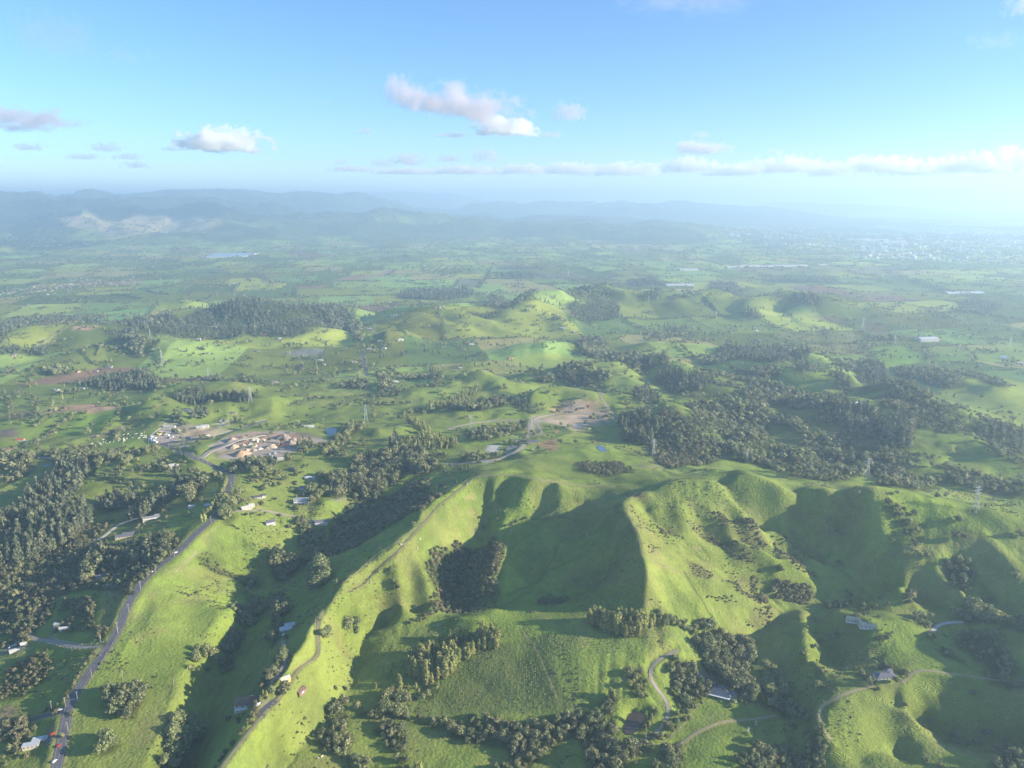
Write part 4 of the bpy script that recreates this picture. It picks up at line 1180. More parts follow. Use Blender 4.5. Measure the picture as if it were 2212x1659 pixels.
grow(B_, 'D', '1780 1450 1900 1480 2040 1600 2030 1659 1900 1659 1800 1540', 4.8, 5, 9, 'rounded trees at the bottom edge', .95)
grow(W_, 'D', '950 1620 1000 1540 1110 1450 1220 1500 1220 1560 1130 1600 1050 1659 940 1659', 5, 6, 10, 'round trees at the lower gully edge', .85)
grow(S_, 'D', '1190 1250 1300 1240 1400 1180 1450 1100 1400 1040 1330 1100 1250 1200', 3, 1.5, 3, 'low scrub on the gully brow', .5, False)
grow(S_, 'D', '1230 870 1290 870 1310 960 1230 980', 3, 2, 4, 'bushes below the brown barn', .8, False)
grow(W_, 'D', '0 1150 150 1090 220 1140 330 1230 230 1400 230 1540 150 1659 -40 1659', 6.5, 13, 19, 'huge pale tree mass near the bottom left')
grow(W_, 'B', '1830 1400 1960 1180 2100 1060 2140 1050 2160 1659 1800 1659', 6.5, 13, 19, 'huge pale tree mass near the bottom left')
grow(B_, 'B', '1250 780 1480 690 1640 720 1620 880 1520 1040 1380 1040 1370 900', 6.5, 11, 16, 'dark paddock grove right of the ridge road')
grow(W_, 'B', '1150 1330 1280 1250 1370 1330 1340 1450 1200 1500', 7, 11, 14, 'round tree clump in the lower paddock')
grow(S_, 'B', '0 1230 280 1060 330 1150 150 1290 0 1330', 4, 4, 7, 'tall hedge beside the side road', 1.0)
grow(S_, 'B', '0 750 100 480 480 330 600 480 560 620 380 740 250 850 0 880', 3.6, 1.5, 3, 'dark gorse paddock on the far left', .8)
rowof(S_, 'B', '1110 300 1050 370 970 500 890 600 820 740 760 860 650 960 500 1010', 2.6, 5, 1.5, 3.5, 'roadside hedge left of the ridge road')
grow(S_, 'B', '150 1300 330 1200 300 1380 200 1480 100 1420', 4, 3, 6, 'shrubbery round the flat roofed bungalow', .8)
grow(W_, 'B', '0 1480 80 1450 130 1540 60 1640 0 1659', 5, 5, 8, 'pale trees in the bottom left corner')
grow(S_, 'B', '1140 0 1340 0 1280 90 1180 150 1120 100', 3.6, 2, 5, 'roadside hedge left of the ridge road', .8)
# --- gully scrub
grow(S_, 'H1', '590 780 740 680 870 640 930 680 1000 680 1110 640 1220 700 1200 830 1150 960 1210 1000 1190 1080 1000 1140 720 1170 640 1180 690 1030 600 850', 3.6, 1.8, 4.2, 'brown scrub in the deep central gully', .93, mix=(B_, .05, 1.9))
grow(S_, 'H1', '1110 600 1180 590 1235 650 1245 770 1205 900 1130 990 1050 1010 1120 850 1150 720', 2.9, 1.5, 3.6, 'lit brown scrub on the lip of the central gully', .95)
grow(B_, 'H1', '1070 970 1190 980 1200 1050 1100 1090 1060 1040', 4, 5, 8, 'round bush at the gully mouth')
rowof(S_, 'H1', '480 1280 600 1240 760 1190 900 1170 1050 1160 1150 1140', 3, 6, 1.5, 3, 'rushes and bushes along the gully creek')
spots(S_, 'H1', '1180 460 1250 510 1300 500 1330 480 1380 460 1410 450 1230 400 1200 300 1100 600 1070 520', 2, 4, 'bushes along the bowl drains', 1.2)
spots(W_, 'H1', '340 880 350 960 370 985 390 1010 360 1020 330 870', 5, 7, 'trees in the small side gully', 1.1)
spots(W_, 'H1', '2115 820 1935 670', 5, 6, 'lone tree on the floor of the great bowl', 1.1)
grow(S_, 'H1', '1500 1090 1600 1060 1740 1080 1720 1120 1520 1125', 3.4, 1.5, 3, 'dark rushes at the foot of the bowl', .8)
grow(B_, 'H1', '0 1180 60 1170 80 1240 40 1300 0 1300', 5, 8, 12, 'big pale tree on the spur')
# --- poplars
d = 'curved poplar belt above the planted field'
grow(L_, 'E', '1180 330 1180 180 1290 170 1410 250 1400 320 1160 340 1120 400 1000 480 900 600 790 640 780 580 850 480 950 380 1100 330', 3.1, 14, 18, d)
grow(L_, 'E', '450 600 480 440 600 380 720 340 740 400 640 500 740 520 760 720 640 700 560 640', 3.3, 13, 17, d)
grow(L_, 'E', '740 330 820 280 940 220 1150 200 1100 280 900 380 800 440 700 480', 4.6, 10, 15, d, .75)
spots(L_, 'E', '410 520 320 580 205 620 900 280 810 320 250 680 330 690 300 660', 7, 10, 'scattered poplars left of the belt')
grow(L_, 'E', '360 800 380 700 440 640 450 780', 4.4, 10, 14, d)
grow(W_, 'E', '640 800 760 730 780 800 700 900 620 890', 4.5, 6, 9, 'willows beside the muddy pond')
grow(W_, 'E', '190 790 330 820 500 980 500 1050 380 1070 200 980', 5.2, 10, 14, 'great round willows below the poplar belt')
spots(L_, 'E', '150 780 140 800 480 840 590 860 560 800', 7, 10, 'scattered poplars left of the belt')
grow(L_, 'F', '240 60 400 20 720 50 960 40 960 90 780 200 600 210 400 130', 3.1, 14, 17, 'dense poplar block at the foot of the bowl')
rowof(W_, 'F', '980 60 1080 100 1180 120 1290 160 1400 180', 3.6, 9, 5, 8, 'light green hedge beside the poplar block')
grow(B_, 'F', '1410 40 1540 30 1640 170 1540 190 1420 130', 5.5, 9, 13, 'dark trees above the native wood')
d = 'dense native wood beside the big grey house'
grow(B_, 'F', '1370 250 1480 200 1560 240 1700 260 1830 300 1990 330 2000 500 1880 560 1990 700 2100 880 1930 900 1860 800 1750 740 1680 680 1600 600 1450 520 1430 400', 5.4, 9, 14, d)
grow(B_, 'F', '1100 480 1200 450 1330 480 1400 600 1420 720 1500 740 1520 830 1430 860 1350 900 1250 1000 1200 900 1120 860 1130 650', 5.2, 6, 10, 'shaded shrubbery left of the big grey house')
grow(W_, 'F', '670 640 780 540 850 550 880 740 900 850 770 860 690 760', 5.2, 7, 11, 'grove above the brown pond')
spots(L_, 'F', '510 900 530 920 500 880', 9, 13, 'lone bright poplar left of the brown pond', 1.3)
grow(L_, 'F', '810 1080 870 1040 910 1100 890 1190 790 1230', 4.4, 6, 10, 'bright poplars on the pond bank')
grow(W_, 'F', '930 960 1010 940 1010 1020 950 1060', 4.6, 5, 8, 'dark trees on the pond bank')
rowof(B_, 'F', '1420 900 1330 970 1260 1080 1180 1180 1080 1280 960 1340 860 1380 800 1470 760 1570', 4, 11, 4, 8, 'tree row between the drive and the lower paddock')
grow(B_, 'F', '1000 1420 1200 1390 1270 1560 1260 1640 900 1640', 5, 6, 10, 'rounded grove at the bottom centre')
grow(B_, 'F', '1800 1440 1950 1380 2130 1350 2212 1330 2212 1640 1850 1640', 5.2, 7, 11, 'grove in the lower paddock corner')
spots(B_, 'F', '1530 780 1480 780 1470 820', 7, 9, 'round tree beside the big grey house', 1.1)
spots(W_, 'F', '1860 940 1790 960 1900 920', 6, 8, 'bushes right of the big grey house', 1.1)
d = 'native bush ring round the lower paddock'
grow(B_, 'G', '0 690 200 720 370 820 440 900 510 1050 450 1250 430 1340 380 1340 370 1130 400 1000 330 870 150 800 0 770', 5, 6, 10, d)
grow(B_, 'G', '-20 1090 200 1100 400 1180 400 1340 -20 1340', 5.2, 7, 11, d, .9)
grow(W_, 'G', '0 420 60 470 130 550 220 700 150 720 0 640', 5.2, 8, 12, 'light green trees at the end of the native wood')
d = 'bush filled creek along the bottom'
grow(B_, 'E', '0 1020 120 1050 350 1080 520 1090 780 1100 1060 1080 1400 1060 1670 1110 1900 1080 2212 1040 2212 1280 2050 1270 1900 1400 1750 1530 1760 1640 1380 1640 1560 1480 1500 1400 1300 1350 1150 1330 920 1260 900 1190 640 1140 480 1110', 5, 5, 10, d, .93, mix=(S_, .2, .5))
grow(B_, 'E', '110 1180 250 1130 400 1200 460 1310 420 1640 330 1640 330 1420 250 1350 110 1240', 4.8, 5, 9, 'bush spur running down to the bottom edge')
grow(L_, 'E', '480 1570 560 1550 620 1600 620 1640 480 1640', 5, 9, 12, 'yellow green trees at the bottom edge')
grow(B_, 'F', '0 1040 300 1030 480 880 550 920 480 1060 580 1140 500 1290 640 1340 690 1340 640 1450 650 1640 300 1640 200 1350 130 1220 0 1250', 5, 6, 11, 'dark bush left of the brown pond', .96)
# --- near right
for s, sp, a_, b_, dd in (
        ('1050 170 1190 170 1350 230 1400 250 1390 300 1400 380 1370 470 1300 390 1290 310 1160 290 1120 230', 7, 8, 12, 'dark bush on the shaded hillside above the right valley'),
        ('1560 540 1680 520 1760 600 1850 700 1840 750 1700 770 1580 690', 7, 9, 13, 'large round bush clump on the right hillside'),
        ('1870 530 1960 540 2050 640 2030 670 1920 590', 7, 6, 9, 'thin bush strip on the right shoulder'),
        ('1900 750 1980 850 1960 920 1890 920', 7, 8, 12, 'dark clump under the right shoulder'),
        ('2000 1020 2211 1080 2240 1160 2050 1100', 7, 8, 12, 'bush by the yellow gorse at the right edge'),
        ('1290 880 1340 850 1350 960 1280 970', 6, 8, 12, 'grove at the valley head'),
        ('1340 1010 1430 1020 1530 1060 1400 1100 1340 1080', 6, 7, 11, 'trees beside the pale drive'),
        ('1640 1180 1820 1110 2000 1230 2100 1400 2160 1480 2100 1500 1900 1400 1700 1270', 6, 5, 9, 'bush filled hollow on the lower right'),
        ('1530 1280 1720 1370 1800 1440 1990 1490 2240 1570 2220 1600 1950 1560 1700 1380 1540 1330', 5.5, 4, 7, 'hedge of bush along the lower right fence'),
        ('960 1520 1030 1540 1040 1580 970 1590', 6, 7, 10, 'trees left of the dark roofed house'),
        ('1180 1490 1220 1530 1200 1560 1160 1550', 6, 6, 9, 'trees right of the dark roofed house'),
        ('1030 1440 1200 1410 1290 1470 1250 1500 1130 1450', 5.5, 4, 7, 'garden shrubs behind the dark roofed house'),
        ('690 1080 770 1090 750 1150 700 1150', 6, 7, 10, 'bush clump left of the teal roofed house'),
        ('590 920 700 900 830 920 800 945 620 960', 5.5, 4, 7, 'hedge above the teal roofed house'),
        ('860 930 1000 940 1150 960 1140 980 900 970', 5.5, 3, 6, 'hedge above the teal roofed house'),
        ('960 1060 1060 1090 1070 1120 980 1080', 5, 2, 4, 'hedge behind the teal roofed house')):
    grow(B_, 'H3', s, sp, a_, b_, dd, .95)
grow(W_, 'H3', '1690 960 1780 880 1900 930 2000 1010 1980 1060 1850 1060 1700 1050', 7, 10, 15, 'leafy grove at the valley mouth on the right')
spots(B_, 'H3', '1680 270 1710 280 1700 290 1690 390 1720 400 1740 420 1660 400 1430 560 1440 570 1160 445 740 630 750 640 725 620 800 860 1450 1210 1475 1215 885 70 1195 60 1520 90 1580 80 680 1215 700 1190 760 1180 590 1250 545 1190 440 1350 545 1290 215 850 200 840 250 670 270 680 1640 800 1620 810 1720 830 1750 830 2200 400 2180 390 2150 740 2130 680', 6, 10, 'single paddock tree on the right hills', 1.2)
spots(W_, 'H3', '800 880 820 870 905 1500 580 1480 590 1490 560 1600', 6, 9, 'paddock tree near the valley creek', 1.1)
spots(P_, 'G', '1640 1100 1650 1130 1620 1060', 9, 12, 'lone cypress on the lower right slope', 1.5)
grow(B_, 'G', '1900 1300 2080 1120 2150 1200 2212 1250 2240 1340 1880 1340', 6, 8, 12, 'shaded trees in the bottom right corner', .9)
spots(S_, 'G', '1780 690 1880 1030 1910 1030 1740 1120 1800 1100 1210 790 1420 930 1500 1290 1380 1270 270 980 250 970 480 500 830 530 840 520', 3, 5, 'bush on the lower right slope', 1.2)
# scrub patches in the amphitheatre
for s, dn, a_, b_, dd in (
        ('1390 950 1520 970 1690 970 1720 1080 1640 1130 1400 1090', .9, 2, 4.5, 'brown scrub patch in the amphitheatre foot'),
        ('1130 980 1240 960 1270 1040 1330 1110 1250 1130 1150 1060 1060 980', .55, 1.5, 3, 'scattered scrub on the amphitheatre slope'),
        ('690 470 750 460 900 560 1100 640 1250 740 1290 800 1150 800 960 680 780 580', .62, 1, 2.6, 'scrub streak down the amphitheatre'),
        ('880 400 1000 400 1050 480 1240 480 1290 590 1350 650 1250 700 1100 600 980 520', .62, 1.5, 3.2, 'scrub in the middle gully of the amphitheatre'),
        ('730 800 930 900 860 930 720 850', .8, 1, 2.4, 'brown rushes on the lower lit slope'),
        ('270 260 380 250 380 290 270 300', .7, .7, 1.6, 'brown rushes on the crater rim'),
        ('380 670 480 670 480 720 390 730', .8, .8, 2, 'brown rushes under the west spur'),
        ('460 510 560 530 600 560 480 570', .7, .8, 2, 'brown rushes beside the small soak'),
        ('1490 370 1640 420 1650 510 1560 480 1480 430', .8, 1, 2.4, 'brown scrub on the long spur'),
        ('1400 640 1560 780 1760 900 1740 930 1560 850 1400 740', .6, 1.5, 3, 'scrub along the lowest spur crest'),
        ('1300 580 1480 560 1600 640 1680 740 1700 800 1500 760 1380 660', .35, 1.5, 3, 'scattered scrub on the shaded spur face'),
        ('1260 1060 1360 1050 1350 1110 1280 1100', 1, 4, 7, 'dark bushes at the amphitheatre foot'),
        ('950 940 1130 980 1300 960 1230 900 1080 900', .6, 1.5, 3, 'scrub above the amphitheatre foot'),
        ('1800 500 1880 480 1950 520 1940 570 1820 570', .7, 1.5, 4, 'scrub under the short fence spur'),
        ('1160 1240 1380 1130 1400 1200 1330 1320 1220 1330', .6, 1, 2.4, 'rushes at the valley bottom')):
    grow(S_, 'H2', s, 2.7, a_ * .8, b_ * .85, dd, min(1, dn + .08), True, fcol=(.13, .115, .055))
# --- bush valley behind the pasture hills and beyond
MID = (
    (P_, 'H5', '1780 1050 1900 1040 2000 1090 2010 1180 1900 1220 1780 1190', 8, 18, 26, 1, 'dark pine block beside the bush track'),
    (S_, 'H5', '1500 1340 1750 1330 1850 1400 1700 1430 1520 1400', 6, 2, 4, .9, 'light scrub behind the pasture crest'),
    (S_, 'H6', '40 1020 120 1000 200 1070 330 1200 480 1280 300 1360 100 1380 0 1330 0 1080', 5.5, 3, 6, .8, 'lit scrub hill crossed by a pale track'),
    (B_, 'H6', '210 1000 300 980 560 1010 680 1000 660 1100 690 1150 560 1250 640 1350 480 1330 430 1180 250 1100', 8, 8, 14, .9, 'native bush behind the scrub hill'),
    (B_, 'H6', '700 1100 820 1080 950 1150 1050 1200 1150 1230 1400 1250 1430 1350 1600 1380 1560 1420 1700 1450 1580 1510 1430 1490 1300 1400 1100 1450 900 1440 700 1380 600 1300 700 1250 900 1270 880 1180', 7.5, 7, 12, .7, 'native bush in the valley behind the pasture crest'),
    (P_, 'H6', '1040 990 1180 1000 1320 1050 1450 1080 1540 1120 1550 1260 1400 1230 1250 1170 1100 1100', 7.5, 18, 24, 1, 'dark pine plantation on the valley side'),
    (B_, 'H6', '640 950 760 900 950 950 1050 950 1020 1060 830 1010 800 1000', 8.5, 9, 15, .95, 'bush above the pine plantation'),
    (B_, 'H6', '1300 950 1500 920 1620 960 1700 1050 1850 1110 1900 1180 1750 1170 1560 1130 1500 1050 1350 1000', 8, 6, 10, .95, 'rounded bush ridge right of the pines'),
    (B_, 'H6', '1900 1190 2240 1330 2240 1390 2050 1300', 8, 6, 10, .95, 'bush crest at the right edge'),
    (P_, 'H6', '1650 960 1800 1050 2000 1130 2240 1180 2240 1320 1950 1190 1850 1080', 9, 10, 16, 1, 'shaded forest at the right edge'),
    (B_, 'H6', '1700 1330 1850 1380 2240 1470 2240 1550 2000 1520 1750 1440', 8, 8, 12, .95, 'bush band below the lit spur on the right'),
    (B_, 'H6', '1430 780 1560 770 1700 780 1870 880 1750 900 1560 850 1440 820', 10, 9, 15, .95, 'forest edge below the green paddocks'),
    (B_, 'H6', '1800 790 1960 810 2120 880 2100 910 1950 850', 10, 9, 15, .95, 'forest hill at the right edge of the paddocks'),
    (B_, 'H6', '1390 850 1560 870 1650 950 1500 910', 10, 8, 13, .9, 'forest edge below the green paddocks'),
    (P_, 'H6', '1080 810 1150 800 1210 850 1200 900 1090 880', 9, 16, 24, .95, 'tall pines on the mid right hills'),
    (P_, 'H6', '1210 830 1260 740 1330 740 1380 830 1380 900 1220 930', 9, 14, 22, .9, 'tall pines on the mid right hills'),
    (B_, 'H6', '1060 770 1200 740 1350 760 1250 800', 10, 8, 14, .85, 'mid right hill trees'),
    (P_, 'H6', '840 760 950 740 950 790 870 810', 9, 14, 20, 1, 'dark pine knoll on the mid right'),
    (P_, 'H6', '370 680 500 650 800 650 920 690 900 730 760 740 520 720', 10, 12, 20, 1, 'long dark forest strip on the mid right'),
    (B_, 'H6', '250 740 380 700 420 740 300 760', 10, 9, 14, .9, 'mid right hill trees'),
    (B_, 'H6', '460 780 700 760 760 800 700 850 560 830', 10, 8, 14, .85, 'mid right hill trees'),
    (B_, 'H6', '550 850 680 870 760 900 1000 940 800 950 600 900', 9.5, 8, 13, .85, 'bush on the mid right slope'),
    (P_, 'H6', '60 750 200 810 350 840 300 910 130 920 0 850', 9.5, 12, 20, .95, 'dark forest in the middle valley'),
    (B_, 'H5', '1360 800 1500 750 1600 780 1720 820 1640 890 1450 880', 9, 9, 15, .95, 'bush covered hill in the middle'),
    (B_, 'H5', '1520 600 1660 600 1700 680 1640 720 1530 690', 10, 12, 20, .9, 'tall gums in the middle distance'),
    (B_, 'H5', '1270 800 1370 830 1360 860 1270 850', 9, 14, 18, 1, 'square grove in the middle distance'),
    (B_, 'H5', '1680 700 1850 690 2030 710 2050 740 1800 760', 10, 12, 20, .85, 'tall gums in the middle distance'),
    (P_, 'H5', '1830 900 1950 900 2010 960 1960 980 1830 940', 9, 13, 18, 1, 'pine block on the lit ridge'),
    (P_, 'H5', '1080 970 1200 960 1250 1040 1180 1030', 8.5, 10, 16, .95, 'dark trees along the hill above the gravel road'),
    (B_, 'H5', '720 1020 850 990 1060 960 1060 1000 850 1030', 8.5, 10, 16, .9, 'creek side trees below the green hill'),
    (W_, 'H5', '0 1240 80 1160 200 1100 230 1110 180 1160 60 1270 0 1300', 8, 10, 14, 1, 'light green creek trees by the blue pond'),
    (L_, 'H5', '450 1040 520 1060 560 1110 640 1160 700 1170 790 1240 700 1240 560 1170', 7.5, 9, 15, .9, 'light green creek trees in the centre'),
    (L_, 'H5', '580 1040 740 970 800 940 900 880 920 890 830 980 740 1000 600 1050', 7.5, 9, 14, .95, 'light green creek trees in the centre'),
    (L_, 'H5', '440 1220 540 1200 720 1190 780 1230 760 1250 480 1240', 7.5, 9, 15, .9, 'pale grove below the creek'),
    (B_, 'H5', '840 1160 1000 1140 1200 1110 1200 1140 980 1210 860 1200', 8, 7, 11, .9, 'dark hedge under the pylon'),
    (B_, 'H5', '630 1290 720 1280 740 1310 640 1320', 8, 8, 12, 1, 'dark clump on the lit slope'),
    (B_, 'H5', '780 1300 900 1290 1050 1270 1050 1310 900 1340 780 1330', 8, 8, 12, .9, 'trees along the crest lane'),
    (P_, 'H5', '430 1250 560 1250 580 1320 450 1330', 7.5, 15, 20, 1, 'tall wood above the hamlet'),
    (P_, 'H5', '400 1190 430 1180 440 1260 405 1270', 8, 20, 26, 1, 'tall dark cypress by the hamlet'),
    (B_, 'H5', '330 870 420 870 440 920 340 940', 9, 10, 16, .95, 'tall grove beside the valley road'),
    (B_, 'H5', '40 860 200 850 260 880 230 900 60 890', 10, 9, 14, .9, 'trees along the valley road'),
    (W_, 'H5', '300 800 560 800 720 820 720 850 560 840 320 840', 10, 8, 12, .85, 'light trees beyond the valley road'),
    (P_, 'H4', '1040 1060 1200 1040 1500 1080 1560 1090 1480 1110 1200 1130 1060 1120', 8.5, 11, 17, 1, 'pine plantation on the ridge below the pylon'),
    (P_, 'H4', '510 1010 700 960 850 950 980 1000 980 1040 820 1050 600 1050', 9.5, 12, 20, .95, 'dark conifer wood on the left'),
    (W_, 'H4', '240 920 420 900 430 960 300 970', 10, 10, 15, .95, 'round leafy wood on the left'),
    (B_, 'H4', '1230 990 1550 990 1570 1010 1250 1005', 9, 8, 11, 1, 'hedge row on the left valley floor'),
    (P_, 'H4', '560 650 1000 600 1100 640 1250 570 1390 530 1900 560 2100 590 2080 690 1900 690 1750 740 1500 720 1300 750 1100 740 940 720 800 700', 13, 11, 20, .85, 'dark forest ridge on the left'),
    (P_, 'H4', '640 710 800 700 850 740 650 730', 11, 10, 16, 1, 'dark strip on the left hill'),
    (B_, 'H4', '700 760 860 750 860 870 780 820', 10, 10, 16, .9, 'bush gully on the left hill'),
    (P_, 'H4', '150 810 270 810 270 850 160 850', 10, 12, 18, 1, 'small pine block on the far left'),
    (P_, 'H4', '0 800 110 800 110 850 0 840', 10, 12, 18, 1, 'pine block at the left edge'),
    (B_, 'H4', '0 650 300 610 580 620 750 680 420 660 0 740', 14, 7, 11, .9, 'low dark bush behind the left hill'),
    (B_, 'H4', '1900 570 2100 590 2090 690 1950 660', 13, 9, 16, .85, 'bush on the left of the centre hills'),
    (B_, 'H5', '0 410 180 450 150 560 0 520', 12, 9, 16, .85, 'bush on the left of the centre hills'),
    (B_, 'H5', '150 510 210 500 230 640 170 600', 10, 15, 22, .95, 'tall dark tree line in the centre left'),
    (P_, 'H5', '430 340 520 310 900 310 860 350 700 370 450 360', 14, 14, 22, 1, 'dark pine strip at the edge of the plain'),
    (B_, 'H5', '1000 330 1250 320 1100 420 900 400', 14, 9, 15, .8, 'bush on the far centre hills'),
    (B_, 'H5', '820 410 1060 440 1030 470 880 460', 12, 8, 13, .85, 'bush on the far centre hills'),
    (P_, 'H5', '1450 380 1750 370 1770 470 1560 510 1480 460', 12, 12, 20, .92, 'dark forest on the far centre hills'),
    (B_, 'H5', '1470 310 1750 330 1650 370 1450 340', 14, 9, 15, .85, 'bush on the far centre hills'),
    (P_, 'H5', '1880 340 2000 320 2000 360 1900 370', 13, 12, 18, 1, 'dark forest on the far centre hills'),
    (B_, 'H6', '330 270 480 270 560 340 420 330', 14, 10, 16, .9, 'bush on the far right hills'),
    (B_, 'H6', '80 350 290 320 250 350 100 370', 14, 10, 16, .85, 'bush on the far right hills'),
    (B_, 'H6', '820 330 960 330 1000 400 900 410', 14, 10, 16, .9, 'bush on the far right hills'),
    (P_, 'H6', '510 435 600 430 650 460 600 490 520 470', 13, 14, 20, 1, 'dark grove on the right plain'),
    (P_, 'H6', '1900 355 2100 400 2000 460 1750 440', 18, 12, 18, .95, 'dark wood on the right plain'),
    (P_, 'H6', '1450 240 1650 270 1950 340 1900 355 1600 290', 20, 10, 16, .9, 'dark wood on the right plain'),
    (P_, 'H6', '600 225 850 215 1100 235 1050 270 700 260', 20, 8, 12, .9, 'dark wood on the right plain'),
    (B_, 'H6', '1270 580 1480 600 1450 620 1280 610', 13, 9, 14, .8, 'trees round the right hand farmstead'),
    (B_, 'H5', '1930 570 2212 570 2212 595 1950 600', 12, 9, 14, .85, 'tree belt on the right of the centre'),
    (P_, 'H5', '2030 530 2160 530 2160 560 2040 560', 11, 12, 16, .9, 'clipped conifers on the right of the centre'),
)
MID = MID + (
    (B_, 'P', '1490 905 1600 880 1720 862 1900 885 1950 930 1985 1000 2060 1040 2000 1042 1950 1030 1800 1015 1650 1003 1500 975 1450 940', 7.5, 6, 11, .5, 'wide native bush between the pasture crest and the pine plantation'),
    (B_, 'P', '1500 800 1600 815 1720 840 1700 870 1560 880 1480 860', 9, 7, 12, .5, 'bush gullies right of the earthworks'),
    (B_, 'P', '1880 820 2000 850 2100 900 2230 930 2230 955 2060 895 1930 870', 9, 7, 12, .8, 'bush right of the pine plantation'))
for k, crop, s, sp, a_, b_, dn, dd in MID:
    grow(k, crop, s, sp, a_, b_, dd, dn)
# ------------------------------------------------------------------ scattered trees, hedges, shelter belts on the valley floor and plains
def in_any(x, y):
    return None


def scat(n, r0, r1, kind, h0, h1, desc, az=.62, clump=0):
    u = rng.random(n)
    r = np.sqrt(r0 ** 2 + (r1 ** 2 - r0 ** 2) * u)
    a = (rng.random(n) * 2 - 1) * az
    x, y = r * np.sin(a), r * np.cos(a)
    if clump:
        k = rng.integers(2, clump + 1, n)
        x = np.repeat(x, k) + rng.normal(size=k.sum()) * 16
        y = np.repeat(y, k) + rng.normal(size=k.sum()) * 9
    m = (hypot_(x, y) > r0)
    x, y = x[m], y[m]
    hh = h0 + (h1 - h0) * rng.random(len(x)) ** 1.5
    addtrees(kind, x, y, hh, hh * (.8 + .5 * rng.random(len(x))), desc)


hypot_ = np.hypot


def hedge_net(r0, r1, prob, sp, h0, h1, kind, desc, az=.62, skip=.25, maxn=20000):
    """rows of trees along the paddock boundaries"""
    ext = r1 * 1.05
    xs, ys = [], []
    P0, P1 = int(-ext / FX) - 2, int(ext / FX) + 2
    Q0, Q1 = int(r0 * .6 / FY) - 4, int(ext / FY) + 4
    for side in (0, 1):
        A, B = np.meshgrid(np.arange(P0, P1), np.arange(Q0, Q1))
        A, B = A.ravel(), B.ravel()
        keep = hsh(A, B, 3 + side) < prob
        A, B = A[keep], B[keep]
        n = int((FX if side == 0 else FY) / sp)
        tt = (np.arange(n) + .5) / n
        if side == 0:
            pp, qq = A[:, None] + tt[None], B[:, None] + 0 * tt[None]
        else:
            pp, qq = A[:, None] + 0 * tt[None], B[:, None] + tt[None]
        rowi = np.floor(qq + 1e-6)
        pp = pp - .37 * (rowi % 3) - .25 * np.sin(rowi * 12.7)
        wx0, wy0 = (pp * FX) * CA - (qq * FY) * SA, (pp * FX) * SA + (qq * FY) * CA
        x, y = wx0.copy(), wy0.copy()
        for _ in range(3):
            x, y = wx0 - 110 * vn(x, y, 1500, 6), wy0 - 110 * vn(x, y, 1500, 7)
        x, y = x.ravel(), y.ravel()
        r = np.hypot(x, y)
        m = (r > r0) & (r < r1) & (np.abs(np.arctan2(x, y)) < az) & (y > 0) & (rng.random(len(x)) > skip) & (vn(x, y, 170, 3) > -.45)
        xs.append(x[m])
        ys.append(y[m])
    x, y = np.concatenate(xs), np.concatenate(ys)
    if len(x) > maxn:
        k = rng.permutation(len(x))[:maxn]
        x, y = x[k], y[k]
    x = x + rng.normal(size=len(x)) * 2
    y = y + rng.normal(size=len(x)) * 2
    z = hz(x, y)
    hh = (h0 + (h1 - h0) * rng.random(len(x)) ** 1.6) * (1 + .35 * vn(x, y, 300, 1))
    addtrees(kind, x, y, hh, hh * (.9 + .6 * rng.random(len(x))), desc)


scat(150, 1150, 1900, B_, 6, 12, 'paddock trees in the middle valley', .60, 3)
scat(200, 1150, 1900, W_, 6, 12, 'light paddock trees in the middle valley', .60, 3)
scat(560, 1700, 3600, B_, 6, 13, 'paddock trees in the far valley', .60, 9)
scat(260, 1700, 3600, W_, 6, 12, 'light clumps in the far valley', .60, 6)
scat(260, 1900, 3400, P_, 9, 18, 'paddock pines in the far valley', .60, 4)
scat(200, 1900, 3400, L_, 8, 15, 'paddock poplars in the far valley', .60, 4)
hedge_net(1400, 3400, .55, 5, 4, 9, B_, 'hedge trees between the valley paddocks', skip=.12, maxn=16000)
hedge_net(3400, 6500, .62, 7.5, 6, 13, B_, 'shelter belts on the plain', skip=.1, maxn=24000)
hedge_net(6500, 13000, .66, 13, 9, 20, B_, 'shelter belts far out on the plain', skip=.2, maxn=22000)
scat(1500, 3300, 7000, B_, 8, 15, 'copses on the plain', .62, 10)
scat(2600, 7000, 14000, B_, 10, 22, 'copses far out on the plain', .62, 8)
